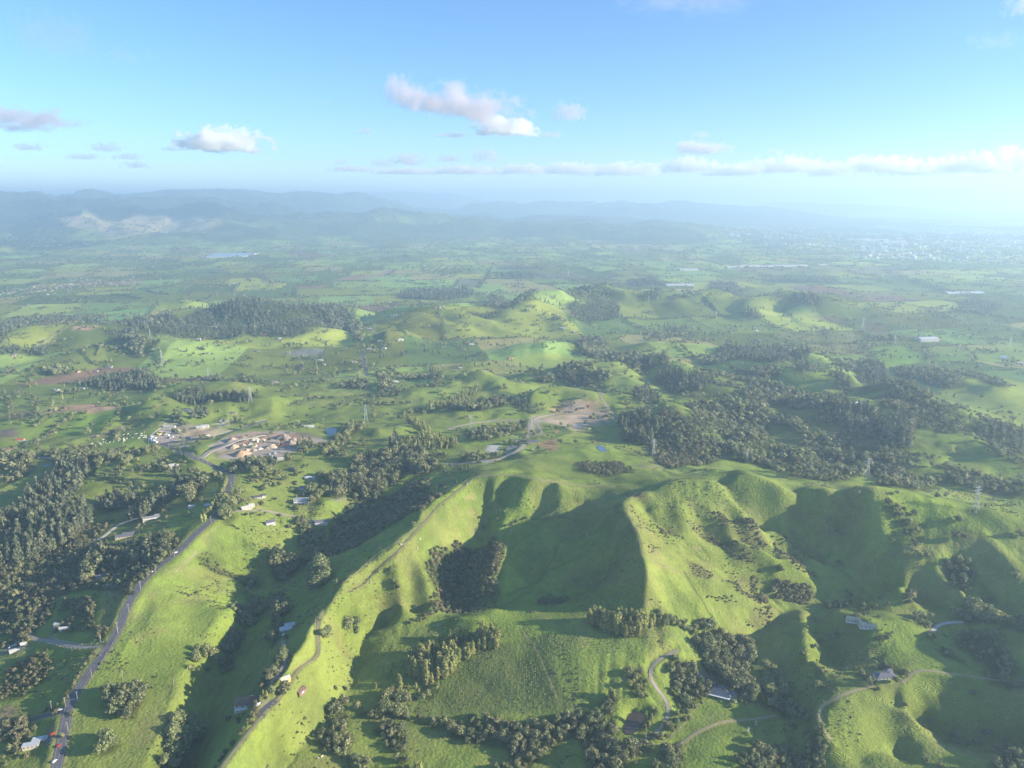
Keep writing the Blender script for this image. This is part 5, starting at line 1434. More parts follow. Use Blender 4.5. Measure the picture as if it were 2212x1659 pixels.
# straight clipped shelter hedges of the orchard blocks in the centre of the plain
for crop, s in (('K2', '1390 970 1440 935'), ('K2', '1440 970 1500 935'), ('K2', '1500 975 1540 940'), ('K2', '1560 975 1600 940'), ('K2', '1640 975 1660 940'), ('K2', '1700 980 1720 945'), ('K2', '1770 975 1785 940'),
                ('K2', '1390 975 1500 985 1700 990'), ('K2', '1440 935 1790 935'), ('K2', '1640 1105 1695 1035'), ('K2', '1850 1110 1900 1030 1950 940'), ('K2', '1930 1035 1935 990'), ('K2', '1990 1035 1995 990'), ('K2', '2050 1035 2055 990'), ('K2', '2120 1035 2120 990'), ('K2', '2190 1035 2190 990'),
                ('K2', '1920 990 2212 985'), ('K2', '1910 1040 2212 1038'), ('K2', '1960 930 2212 928'), ('K2', '1980 960 2212 960'), ('K3', '0 985 270 985'), ('K3', '20 1035 30 990'), ('K3', '120 1035 122 990'), ('K3', '200 1035 200 990'), ('K3', '270 1035 270 988'),
                ('K3', '1040 1060 1080 1090'), ('K3', '1100 1050 1160 1092'), ('K3', '1160 1040 1230 1092'), ('K3', '1220 1030 1310 1092'), ('K3', '1010 1060 1240 1022'), ('K3', '720 760 740 820'), ('K3', '610 940 760 985'),
                ('K2', '1180 1060 1420 1085'), ('K2', '1480 1075 1600 1075'), ('K1', '900 1165 1140 1200'), ('K1', '1180 1135 1360 1165'), ('K1', '850 1140 1200 1120 1400 1090'), ('K1', '1990 1040 2020 1060'), ('K1', '2110 1030 2150 1050')):
    rowof(P_, crop, s, 7, 7, 7, 11, 'clipped shelter hedge of an orchard block', 2.2)
for crop, s, sp in (('K8', '950 165 1000 260 1060 300', 9), ('K8', '1280 165 1340 220', 9), ('K8', '1410 170 1450 235', 9), ('K8', '1730 170 1830 290', 10), ('K8', '980 160 1300 160 1700 165', 12), ('K8', '400 190 650 205 960 215', 14), ('K8', '660 150 670 210', 10), ('K8', '805 150 815 195', 10), ('K8', '610 40 620 140', 10), ('K8', '925 30 940 150', 12),
                    ('K8', '1550 300 1740 310 1890 320', 8), ('K5', '60 580 80 640 85 720', 7), ('K5', '275 590 300 650 280 730', 7), ('K5', '290 820 330 780 410 730', 5), ('K5', '360 920 430 850 540 770 600 720', 5), ('K5', '280 960 420 880', 6), ('K5', '1280 200 1300 310', 5), ('K5', '665 200 700 260 750 320', 6), ('K5', '780 250 820 170', 5),
                    ('K5', '920 940 970 870', 5), ('K6', '400 390 420 330 440 380 500 370 520 350', 9), ('K6', '290 400 300 360 390 390', 9), ('K6', '830 130 880 60 860 180', 9), ('K6', '1020 580 1200 575', 5), ('K6', '1010 640 1300 640', 6), ('K6', '690 680 820 640 920 600', 9), ('K6', '340 660 420 620 540 600', 7)):
    rowof(B_ if sp > 5 else W_, crop, s, sp, sp * .8, 5, 10, 'hedgerow in the middle distance', 1.1)
spots(L_, 'K6', '300 400 400 400 430 395 445 390 465 390 490 385 520 380 540 370 640 355 690 370 700 380', 12, 17, 'dark pencil poplars by the nursery', .9)
spots(P_, 'K5', '1560 760 1600 740 1640 760 1620 730 1580 720 1660 740 1580 700 1630 700', 16, 20, 'big dark macrocarpas by the contractor yard', 1.6)
spots(P_, 'K5', '1390 780 1420 760 1440 790 1410 740 1450 760', 15, 18, 'dark macrocarpas above the contractor yard', 1.5)
spots(W_, 'K5', '1700 640 1030 770 1115 790 1015 720 690 880 720 870 700 860 745 820 600 620 800 640 1940 790', 8, 12, 'lone tree among the valley paddocks', 1.1)
spots(P_, 'K6', '400 1010 450 1000 480 960 430 960 500 1000 420 1040 460 1040 390 990', 14, 20, 'tall pines at the end of the soil yard', 1.0)
spots(P_, 'K6', '1160 970 1180 930 1190 960 1165 920', 18, 24, 'tall dark cypress by the hamlet', .8)
grow(W_, 'K6', '380 960 560 940 700 960 740 1080 690 1060 600 960 420 1000', 8, 8, 13, 'light trees round the hollow by the soil yard', .8, False)
grow(W_, 'K6', '780 960 900 930 930 960 800 1000', 7, 6, 10, 'pale copse in the green hollow', .9, False)
grow(B_, 'K5', '1780 1130 1900 1080 2100 1060 2212 1050 2212 1120 2000 1130 1850 1180', 8, 6, 12, 'tree screen below the soil yard', .75, False)
grow(B_, 'K5', '280 990 500 1000 640 990 700 960 900 1000 1240 1000 1260 1030 980 1040 960 1080 640 1100 520 1120 300 1010', 8, 8, 15, 'dark garden trees on the left hill', .72, False, mix=(W_, .4))
grow(W_, 'K5', '960 1060 1040 1050 1060 1130 980 1120', 7, 11, 15, 'big leafy garden tree on the left hill', .9, False)
grow(W_, 'K5', '760 1090 860 1070 850 1120 780 1130', 7, 8, 11, 'bright green garden tree on the left hill', 1, False)
grow(B_, 'K5', '0 1020 150 1040 280 1060 250 1180 100 1250 0 1240', 8, 10, 18, 'dark wood at the left edge above the pines', .9)
grow(B_, 'K5', '1050 1130 1300 1130 1420 1170 1560 1180 1800 1200 1840 1240 1640 1250 1480 1180 1250 1170 1050 1180', 8, 8, 14, 'trees behind the white roofed house', .8, False)
grow(B_, 'K5', '900 1160 1020 1150 1000 1240 940 1220', 7, 8, 12, 'round trees at the grass clearing', .9, False)

# rush and weed tussocks on the near hills
n = 60000
r_ = np.sqrt(560 ** 2 + (1250 ** 2 - 560 ** 2) * rng.random(n))
a_ = (rng.random(n) * 2 - 1) * .62
x_, y_ = r_ * np.sin(a_), r_ * np.cos(a_)
gi_, gj_ = gi(x_, y_)
sl_ = np.hypot(np.gradient(HT, axis=0), np.gradient(HT, axis=1)) / (RR[:, None] * DA)
ss_ = sl_[np.clip(gj_.astype(int), 0, NR - 1), np.clip(gi_.astype(int), 0, NA - 1)]
m_ = (fbm(x_, y_, 55, 4, 3) + .25 * (ss_ > .3) + .15 * fbm(x_, y_, 8, 2, 5) > .34) & (ss_ > .1)
x_, y_ = x_[m_][:9000], y_[m_][:9000]
hh_ = .45 + .9 * rng.random(len(x_)) ** 2
addtrees(S_, x_, y_, hh_, hh_ * (1.2 + .8 * rng.random(len(x_))), 'rushes and weeds on the near hills')
# ------------------------------------------------------------------ building blocks
class MB:
    def __init__(self):
        self.V, self.F, self.M = [], [], []

    def add(self, V, F, m=0):
        o = len(self.V)
        self.V += [tuple(map(float, p)) for p in V]
        self.F += [tuple(int(i) + o for i in f) for f in F]
        self.M += [m] * len(F)
        return self

    def box(self, x0, x1, y0, y1, z0, z1, m=0):
        V = [(x, y, z) for z in (z0, z1) for x, y in ((x0, y0), (x1, y0), (x1, y1), (x0, y1))]
        return self.add(V, [(3, 2, 1, 0), (4, 5, 6, 7), (0, 1, 5, 4), (1, 2, 6, 5), (2, 3, 7, 6), (3, 0, 4, 7)], m)

    def bar(self, p, q, r0, r1=None, n=4, m=0):
        V, F = tube(p, q, r0, r0 if r1 is None else r1, n)
        self.add(V, F, m)
        return self

    def mesh(self, name, mats, smooth=False):
        me = bpy.data.meshes.new(name)
        me.from_pydata(self.V, [], self.F)
        for m in (mats if isinstance(mats, (list, tuple)) else [mats]):
            me.materials.append(m)
        if len(set(self.M)) > 1:
            me.polygons.foreach_set('material_index', self.M)
        if smooth:
            me.polygons.foreach_set('use_smooth', [True] * len(self.F))
        me.update()
        return me


def link(name, data, parent=None, loc=None, rz=0, label=None, cat=None, group=None, kind=None):
    o = bpy.data.objects.new(name, data)
    COL.objects.link(o)
    if parent is not None:
        o.parent = parent
    if loc is not None:
        o.location = loc
    if rz:
        o.rotation_euler = (0, 0, rz)
    for k, v in (('label', label), ('category', cat), ('group', group), ('kind', kind)):
        if v:
            o[k] = v
    return o


def P1(crop, x, y):
    a = cv(crop, [(x, y)])
    p = at(a[:, 0], a[:, 1])[0]
    return p


MATS = {}


def M(name, col, rough=.7, spec=.25, noise=((.6, .88, 1.12),), metal=0):
    if name not in MATS:
        m = mat(name, col, rough, spec, noise=noise)
        m.node_tree.nodes['Principled BSDF'].inputs['Metallic'].default_value = metal
        MATS[name] = m
    return MATS[name]


WALLS = {'cream': (.52, .46, .35), 'white': (.54, .52, .49), 'grey': (.30, .36, .36), 'brown': (.22, .15, .10), 'yellow': (.62, .50, .16), 'tan': (.42, .33, .23), 'dark': (.09, .09, .09)}
ROOFS = {'grey': (.20, .205, .215), 'dark': (.085, .085, .095), 'brown': (.17, .105, .085), 'white': (.47, .46, .45), 'teal': (.10, .15, .145), 'red': (.42, .09, .05), 'pale': (.46, .47, .49), 'slate': (.13, .13, .155), 'rust': (.30, .17, .11), 'cream': (.60, .54, .40)}
glass = M('window_glass', (.04, .05, .06), .12, .6, None)
joinery = M('white_joinery', (.72, .71, .68), .5, .3, None)
doorm = M('dark_door', (.10, .07, .05), .5, .3, None)


def roof_block(mb, cx, cy, l, d, z, rise, kind, ov=.5):
    x0, x1, y0, y1 = cx - l / 2 - ov, cx + l / 2 + ov, cy - d / 2 - ov, cy + d / 2 + ov
    t = .18
    if kind == 'flat':
        mb.box(x0, x1, y0, y1, z, z + .35)
        return
    hip = d / 2 if kind == 'hip' else 0
    hip = min(hip, l / 2 - .3)
    a, b = (x0 + hip + (ov if hip else 0), cy, z + rise), (x1 - hip - (ov if hip else 0), cy, z + rise)
    V = [(x0, y0, z), (x1, y0, z), (x1, y1, z), (x0, y1, z), a, b, (x0, y0, z - t), (x1, y0, z - t), (x1, y1, z - t), (x0, y1, z - t)]
    F = [(0, 1, 5, 4), (2, 3, 4, 5), (1, 2, 5), (3, 0, 4), (0, 6, 7, 1), (1, 7, 8, 2), (2, 8, 9, 3), (3, 9, 6, 0), (9, 8, 7, 6)]
    mb.add(V, F)


def building(name, label, cat, p, rot, blocks, wall, roof, windows=True, group=None, porch=False, chim=False):
    """blocks: (cx, cy, length, depth, wall height, roof kind, rise)"""
    root = link(name, None, None, tuple(p), R(rot), label, cat, group)
    wm, rm = M('wall_' + wall, WALLS[wall]), M('roof_' + roof, ROOFS[roof], .55, .35, ((.25, .85, 1.15), (2, .92, 1.08)))
    for (cx, cy, l, d, h, kind, rise) in blocks:
        w_ = MB().box(cx - l / 2, cx + l / 2, cy - d / 2, cy + d / 2, -2.5, h)
        if kind == 'gable':
            w_.add([(cx - l / 2, cy - d / 2, h), (cx - l / 2, cy + d / 2, h), (cx - l / 2, cy, h + rise * .93)], [(0, 2, 1)])
            w_.add([(cx + l / 2, cy - d / 2, h), (cx + l / 2, cy + d / 2, h), (cx + l / 2, cy, h + rise * .93)], [(0, 1, 2)])
        link('wall', w_.mesh('wall', wm), root)
        r_ = MB()
        roof_block(r_, cx, cy, l, d, h + .02, rise, kind)
        ro = link('roof', r_.mesh('roof', rm), root)
        if chim:
            link('chimney', MB().box(cx + l * .2, cx + l * .2 + .9, cy - .5, cy + .4, h, h + rise + 1.2).mesh('chimney', M('chimney_brick', (.3, .16, .11))), ro)
            chim = False
        if windows:
            n = max(1, int(l / 4))
            for st_ in range(2 if h > 4.5 else 1):
                for i in range(n):
                    x = cx - l / 2 + (i + .5) * l / n
                    z0 = .8 + 2.8 * st_
                    f_ = link('window', MB().box(x - 1.0, x + 1.0, cy - d / 2 - .07, cy - d / 2 - .01, z0, z0 + 1.5).mesh('window', joinery), root)
                    link('pane', MB().box(x - .85, x + .85, cy - d / 2 - .12, cy - d / 2 - .075, z0 + .12, z0 + 1.38).mesh('pane', glass), f_)
            f_ = link('window', MB().box(cx + l / 2 + .01, cx + l / 2 + .07, cy - 1.1, cy + 1.1, .8, 2.2).mesh('window', joinery), root)
            link('pane', MB().box(cx + l / 2 + .075, cx + l / 2 + .12, cy - .95, cy + .95, .92, 2.08).mesh('pane', glass), f_)
    cx, cy, l, d = blocks[0][:4]
    if windows:
        link('door', MB().box(cx + l / 2 - 1.8, cx + l / 2 - .8, cy - d / 2 - .09, cy - d / 2 - .01, 0, 2.1).mesh('door', doorm), root)
    elif cat in ('barn', 'shed'):
        link('door', MB().box(cx - 1.8, cx + 1.8, cy - d / 2 - .09, cy - d / 2 - .01, 0, min(3.2, blocks[0][4] - .3)).mesh('door', M('roller_door', (.45, .45, .44))), root)
    if porch:
        pr = MB()
        pr.box(cx - l / 2 + .5, cx + l / 2 - .5, cy - d / 2 - 3.2, cy - d / 2 - .02, 2.7, 2.9)
        for i in range(5):
            x = cx - l / 2 + .7 + i * (l - 1.4) / 4
            pr.box(x - .12, x + .12, cy - d / 2 - 3.1, cy - d / 2 - 2.86, -1, 2.68)
        link('veranda', pr.mesh('veranda', joinery), root)
    if cat == 'house':
        for _ in range(9):
            a_, r_ = float(rng.uniform(0, 6.28)), float(rng.uniform(15, 27))
            x_, y_ = p[0] + r_ * cos(a_), p[1] + r_ * sin(a_)
            addtrees(S_ if rng.random() < .6 else W_, np.array([x_]), np.array([y_]), np.array([float(rng.uniform(2, 6))]), np.array([float(rng.uniform(2.5, 6))]), 'garden of the ' + label.split(' with ')[0].split(' beside ')[0].split(' at ')[0])
    return root


hs = [
    ('F', 1640, 860, -24, 'big_house', 'sprawling grey roofed mansion at the edge of the dense native wood', [(0, 0, 26, 11, 4.2, 'hip', 4.5), (-15.5, 5.5, 15, 9, 3.6, 'hip', 3.2), (14.5, 4.5, 9, 9, 3.8, 'hip', 3), (-14, 17.0, 12, 7, 3, 'gable', 2.6), (0, 9.2, 12, 7, 4.0, 'hip', 3.4)], 'grey', 'slate', 1, 1),
    ('H3', 1097, 1515, 5, 'house', 'dark blue roofed house among garden trees on the lower right rise', [(0, 0, 22, 11, 3, 'hip', 2.4), (9, 7.6, 8, 6, 3, 'hip', 2)], 'white', 'slate', 0, 1),
    ('H3', 945, 1112, -18, 'house', 'teal roofed house with two angled wings on the grassy knoll', [(2, 0, 19, 8, 3.2, 'gable', 2.2), (-13.5, 10, 16, 7.5, 3.2, 'gable', 2.2), (-5, 6, 7, 6, 3, 'gable', 1.8)], 'white', 'teal', 0, 1),
    ('D', 1190, 190, 20, 'house', 'pale grey roofed house at the top of the lower drive', [(0, 0, 17, 10, 3.2, 'hip', 2.6), (5, 9.2, 13, 8, 3, 'gable', 2.2)], 'grey', 'pale', 0, 1),
    ('D', 765, 1000, 8, 'house', 'two storey brown hip roofed house above the farm lane', [(0, 0, 19, 12, 5.6, 'hip', 3.6), (9.5, 7, 9, 8, 3.2, 'hip', 2.2)], 'cream', 'brown', 1, 1),
    ('D', 1172, 720, 40, 'barn', 'yellow hay barn with a pale curved roof beside the lane', [(0, 0, 11, 8, 3.4, 'gable', 1.6)], 'yellow', 'cream', 0, 0),
    ('D', 1340, 850, 62, 'barn', 'brown barn standing alone on the green spur', [(0, 0, 12, 8, 3.4, 'gable', 2.2)], 'brown', 'brown', 0, 0),
    ('B', 475, 1340, 16, 'house', 'flat roofed bungalow beside the ridge road at the bottom left', [(0, 0, 17, 6.5, 3.1, 'flat', 0), (-8, -8, 17, 6.5, 3.1, 'flat', 0), (14.5, -5, 6, 14, 3, 'flat', 0)], 'cream', 'pale', 0, 1),
    ('A', 1300, 985, 28, 'house', 'grey roofed house with cream gables under the dark grove', [(0, 0, 18, 8, 3.4, 'gable', 3), (-6, -5.6, 6, 5, 3.4, 'gable', 2.4)], 'cream', 'slate', 0, 1),
    ('A', 1372, 1090, 50, 'shed', 'small cream garden shed on the lawn corner', [(0, 0, 5, 4, 2.6, 'gable', 1.4)], 'cream', 'white', 0, 0),
    ('A', 1570, 470, 16, 'house', 'long house with grey striped roofs below the curving drive', [(0, 0, 26, 9, 3, 'gable', 2.4), (9, 8, 24, 7, 3, 'gable', 2.2)], 'cream', 'slate', 0, 1),
    ('A', 1915, 245, 26, 'house', 'long white walled house at the end of the white drive', [(0, 0, 28, 8, 4.4, 'gable', 2.4), (8, 6.2, 9, 5, 4.6, 'hip', 2)], 'cream', 'grey', 1, 1),
    ('A', 590, 1015, -20, 'shed', 'small white shed on the shaded lawn', [(0, 0, 8, 5, 2.8, 'gable', 1.4)], 'white', 'white', 0, 0),
    ('A', 800, 925, 18, 'shed', 'long dark shed in the scrub with three pale doors', [(0, 0, 18, 5, 3, 'flat', 0)], 'dark', 'slate', 0, 0),
    ('A', 820, 1635, 14, 'shed', 'white roofed shed on the left lawn, lower of the pair', [(0, 0, 13, 5, 3, 'gable', 1.0)], 'white', 'white', 0, 0),
    ('A', 735, 1585, 8, 'shed', 'thin white shed on the left lawn, upper of the pair', [(0, 0, 10, 4, 3, 'flat', 0)], 'white', 'white', 0, 0),
    ('B', 150, 310, 30, 'shed', 'white lean to shed in the far left yard', [(0, 0, 8, 5, 3, 'gable', 1)], 'white', 'white', 0, 0),
    ('B', 272, 225, 40, 'shed', 'white shed nearest the lane in the far left yard', [(0, 0, 8, 5, 3, 'gable', 1)], 'white', 'white', 0, 0),
    ('C', 825, 385, 40, 'house', 'long white roofed house east of the ridge road', [(0, 0, 18, 9, 3, 'gable', 2.0), (11, 4, 9, 8, 3, 'gable', 1.8)], 'cream', 'white', 0, 1),
    ('C', 1105, 570, 32, 'house', 'white gabled house on the meadow below the village track', [(0, 0, 16, 7, 4.2, 'gable', 2.4), (4, 8.5, 12, 6, 3, 'gable', 2)], 'white', 'slate', 1, 1),
    ('C', 1690, 560, 20, 'barn', 'large grey roofed barn above the scrub gully', [(0, 0, 22, 13, 4.4, 'gable', 2.6), (-14, 2, 8, 9, 3.2, 'flat', 0)], 'white', 'slate', 0, 0),
    ('C', 1465, 320, 10, 'house', 'white two storey villa with veranda in the hamlet', [(0, 0, 21, 9, 5.4, 'flat', 0), (9, 6.5, 12, 5, 3.2, 'flat', 0)], 'white', 'white', 1, 1),
    ('C', 1500, 165, 6, 'house', 'white villa with a grey hipped roof in the hamlet', [(0, 0, 20, 10, 4.6, 'hip', 2.8)], 'white', 'grey', 1, 1),
    ('C', 200, 375, 8, 'house', 'little white cottage left of the ridge road', [(0, 0, 11, 6, 3.2, 'gable', 1.8)], 'white', 'white', 0, 1),
    ('C', 390, 360, 14, 'house', 'grey farmhouse hidden behind the light green poplar row', [(0, 0, 13, 7, 3, 'gable', 2)], 'grey', 'pale', 0, 1),
    ('C', 960, 265, 20, 'house', 'white walled house under a dark roof behind the long white roof', [(0, 0, 16, 8, 3, 'gable', 2.2), (10, 4, 9, 7, 3, 'gable', 2)], 'white', 'dark', 0, 1),
    ('C', 2120, 115, -28, 'house', 'dark roofed house above the brown terraces', [(0, 0, 22, 12, 4.4, 'gable', 3.0)], 'white', 'dark', 1, 1),
    ('C', 1540, 40, 12, 'house', 'white cottages in the upper hamlet', [(0, 0, 12, 7, 3, 'hip', 2), (10, -3, 9, 6, 3, 'gable', 1.8)], 'white', 'pale', 0, 1),
    ('K6', 790, 1205, -20, 'house', 'white roofed house beside the tall mixed wood', [(0, 0, 18, 8, 3, 'hip', 2.2), (12, -3, 10, 6, 3, 'gable', 1.8)], 'white', 'pale', 0, 1),
    ('K6', 240, 1085, 15, 'house', 'white villa just below the soil yard', [(0, 0, 16, 8, 4, 'hip', 2.2)], 'white', 'pale', 0, 1),
    ('K6', 345, 1165, -30, 'house', 'dark roofed house under the garden trees', [(0, 0, 20, 10, 3.2, 'hip', 2.4)], 'brown', 'dark', 0, 1),
    ('K6', 490, 820, 20, 'house', 'pale roofed farmhouse beside the blue pond', [(0, 0, 18, 8, 3, 'gable', 2.2), (-13, 3, 8, 6, 3, 'gable', 2)], 'white', 'pale', 0, 1),
    ('K6', 405, 805, -20, 'house', 'low grey farmhouse left of the blue pond', [(0, 0, 22, 8, 3, 'gable', 2)], 'tan', 'grey', 0, 1),
    ('K6', 1195, 1092, -8, 'shed', 'row of small sheds in the tall wood', [(0, 0, 9, 6, 3, 'gable', 2), (14, 0, 9, 6, 3, 'gable', 2), (-14, 1, 9, 6, 3, 'gable', 2)], 'cream', 'slate', 0, 0),
    ('K6', 2105, 995, 2, 'barn', 'long dark stable by the pale riding arena', [(0, 0, 26, 11, 3.6, 'gable', 2.6)], 'grey', 'slate', 0, 0),
    ('K7', 265, 950, 0, 'barn', 'large dark barn at the foot of the orange bank', [(0, 0, 26, 14, 5, 'gable', 3)], 'tan', 'slate', 0, 0),
    ('K7', 140, 935, 12, 'house', 'white cottage left of the dark barn', [(0, 0, 10, 7, 3, 'gable', 2)], 'white', 'white', 0, 1),
    ('K7', 455, 865, 8, 'shed', 'brown tumbledown shed below the gravel pad', [(0, 0, 14, 8, 3, 'gable', 2)], 'brown', 'rust', 0, 0),
    ('K7', 1175, 905, 14, 'shed', 'cream shed beside the dark pine block', [(0, 0, 12, 6, 3.2, 'gable', 1.6)], 'cream', 'cream', 0, 0),
    ('K6', 1905, 1105, 6, 'shed', 'long grey shed beside the crest lane', [(0, 0, 26, 9, 3.4, 'gable', 1.8)], 'grey', 'grey', 0, 0),
    ('K5', 1365, 825, 0, 'shed', 'long white roofed shed above the contractor yard', [(0, 0, 32, 10, 4, 'gable', 2)], 'cream', 'white', 0, 0),
    ('K5', 1610, 828, 12, 'shed', 'blue grey shed pair right of the contractor yard', [(0, 0, 20, 9, 4, 'gable', 2), (11, 10, 20, 8, 4, 'gable', 2)], 'white', 'pale', 0, 0),
    ('K5', 1515, 915, -25, 'shed', 'small blue roofed shed in the contractor yard', [(0, 0, 18, 10, 4, 'gable', 2)], 'grey', 'slate', 0, 0),
    ('K5', 1665, 890, 30, 'shed', 'narrow white shed by the brown track', [(0, 0, 16, 6, 3.5, 'gable', 1.5)], 'white', 'grey', 0, 0),
    ('K5', 1800, 785, 8, 'house', 'white new house on the pale building site', [(0, 0, 26, 10, 3.4, 'flat', 0), (-6, 8, 12, 6, 3.4, 'flat', 0)], 'white', 'cream', 0, 1),
    ('K5', 1870, 715, 10, 'house', 'dark roofed homestead above the building site', [(0, 0, 24, 9, 3.4, 'hip', 2.4)], 'tan', 'grey', 0, 1),
    ('K5', 1510, 690, 8, 'house', 'dark roofed homestead on the brow by the macrocarpas', [(0, 0, 26, 10, 3.4, 'hip', 2.6), (-16, 3, 10, 8, 3, 'gable', 2)], 'grey', 'slate', 0, 1),
    ('K5', 210, 955, -50, 'shed', 'grey green round topped shed on the left flat', [(0, 0, 22, 14, 4, 'gable', 3)], 'grey', 'teal', 0, 0),
    ('K5', 162, 930, 6, 'shed', 'red roofed shed on the left flat', [(0, 0, 22, 9, 4, 'gable', 2.4)], 'tan', 'red', 0, 0),
    ('K5', 75, 1010, 16, 'house', 'cream house with outbuildings at the left edge', [(0, 0, 18, 8, 3, 'gable', 2), (12, 6, 10, 6, 3, 'gable', 2), (-12, 10, 10, 6, 3, 'gable', 2)], 'cream', 'rust', 0, 1),
    ('K5', 375, 1072, 3, 'shed', 'long white walled shed on the left hill', [(0, 0, 38, 8, 3.6, 'gable', 1.8)], 'white', 'grey', 0, 0),
    ('K5', 385, 1135, 10, 'house', 'grey roofed cottage below the long shed', [(0, 0, 16, 8, 3, 'hip', 2.2)], 'white', 'grey', 0, 1),
    ('K5', 1400, 1140, 22, 'house', 'big white roofed house behind the pine strip', [(0, 0, 20, 10, 3.4, 'gable', 2.2), (-4, 9, 14, 8, 3.2, 'gable', 2)], 'white', 'white', 0, 1),
    ('K5', 1322, 1145, 18, 'house', 'small white house left of the big white roof', [(0, 0, 11, 7, 3, 'gable', 2)], 'white', 'white', 0, 1),
    ('K5', 930, 1045, 10, 'house', 'grey roofed hill house by the yellow bush', [(0, 0, 16, 8, 3.2, 'hip', 2)], 'white', 'grey', 0, 1),
    ('K5', 1030, 1022, 4, 'house', 'long low house above the big leafy tree', [(0, 0, 24, 7, 3, 'gable', 1.8)], 'tan', 'teal', 0, 1),
    ('K5', 1490, 985, 6, 'house', 'low grey house inside the road fork', [(0, 0, 28, 9, 3, 'gable', 2)], 'tan', 'grey', 0, 1)]
for crop, px, py, rot, nm, lab, blk, wl, rf, po, wn in hs:
    p = P1(crop, px, py)
    k_ = {'A': .76, 'C': .75, 'K5': .66, 'K6': .66, 'K7': .66, 'B': .72, 'D': .75, 'F': .8, 'H3': .82}.get(crop, 1)
    if 'two storey' in lab:
        k_ = .95
    b_ = building(nm, lab, {'big_house': 'house'}.get(nm, nm), p, rot, blk, wl, rf, bool(wn), None, bool(po), bool(wn and wl != 'dark'))
    b_.scale = (k_, k_, k_)

# ------------------------------------------------------------------ smaller farmhouses further off: one mesh each
def small_house_mesh(l, d, h, rise, wall, roof, kind='gable'):
    mb = MB().box(-l / 2, l / 2, -d / 2, d / 2, -2, h, 0)
    r = MB()
    roof_block(r, 0, 0, l, d, h, rise, kind)
    mb.add(r.V, r.F, 1)
    mb.box(l * .1, l * .1 + d * .9, -d / 2 - d * .35, -d / 2 - .01, -2, h * .95, 0)
    r = MB()
    roof_block(r, l * .1 + d * .45, -d / 2 - d * .17, d * .9, d * .36, h * .95, rise * .4, 'hip', .3)
    mb.add(r.V, r.F, 1)
    mb.box(-l * .35, -l * .1, -d / 2 - .1, -d / 2 - .02, .8, 2.1, 2)
    return mb.mesh('house', [M('wall_' + wall, WALLS[wall]), M('roof_' + roof, ROOFS[roof]), glass])


SM = [(small_house_mesh(16, 8, 3, 2.2, a_, b_, k_), w_) for a_, b_, k_, w_ in (
    ('white', 'white', 'gable', 'all white house'), ('cream', 'grey', 'hip', 'grey roofed cream house'), ('white', 'slate', 'gable', 'dark roofed white house'),
    ('cream', 'rust', 'gable', 'rusty roofed house'), ('white', 'pale', 'hip', 'light grey roofed house'), ('tan', 'red', 'gable', 'red roofed house'))]
ORD = ['leftmost', 'second', 'third', 'fourth', 'fifth', 'sixth', 'seventh', 'eighth', 'ninth', 'tenth', 'eleventh', 'twelfth', 'thirteenth', 'fourteenth', 'fifteenth', 'sixteenth', 'seventeenth', 'eighteenth', 'nineteenth', 'twentieth']


def ordinal(n):
    if n < 20:
        return ORD[n]
    t, u = divmod(n + 1, 10)
    tens = ['', '', 'twent', 'thirt', 'fort', 'fift', 'sixt', 'sevent', 'eight', 'ninet']
    base = ''
    if t >= 10:
        base = ['', 'one', 'two', 'three', 'four', 'five', 'six', 'seven', 'eight', 'nine'][t // 10] + ' hundred and '
        t = t % 10
        if t < 2:
            k = t * 10 + u
            return base + (['zeroth', 'first'] + ORD[1:])[k] if k else base[:-5] + 'th'
    if u == 0:
        return base + tens[t] + 'ieth'
    return base + tens[t] + 'y-' + ['', 'first', 'second', 'third', 'fourth', 'fifth', 'sixth', 'seventh', 'eighth', 'ninth'][u]


def small_houses(where, group, pts, scale=1.0, rotr=40, pick=None):
    a = np.concatenate([cv(c, nums(s, 2)) for c, s in pts])
    a = a[np.argsort(a[:, 0])]
    P3 = at(a[:, 0], a[:, 1])
    cnt = {}
    for i, p in enumerate(P3):
        if not np.isfinite(p[0]):
            continue
        k = pick if pick is not None else int(rng.integers(0, 5)) if rng.random() < .94 else 5
        me, w_ = SM[k]
        n = cnt.get(k, 0)
        cnt[k] = n + 1
        o = link('house', me, None, tuple(p), R(float(rng.uniform(-rotr, rotr))), (w_ + ', ' + (ordinal(n) + ' from left ' if n else 'leftmost ') + where), 'house', group)
        for _ in range(4):
            a_, d_ = float(rng.uniform(0, 6.28)), float(rng.uniform(12, 30)) * scale
            addtrees(B_, np.array([p[0] + d_ * cos(a_)]), np.array([p[1] + d_ * sin(a_)]), np.array([float(rng.uniform(4, 9))]), np.array([float(rng.uniform(4, 9))]), 'farmhouse gardens of the valley')
        s_ = scale * float(rng.uniform(.62, .95))
        o.scale = (s_, s_, s_)


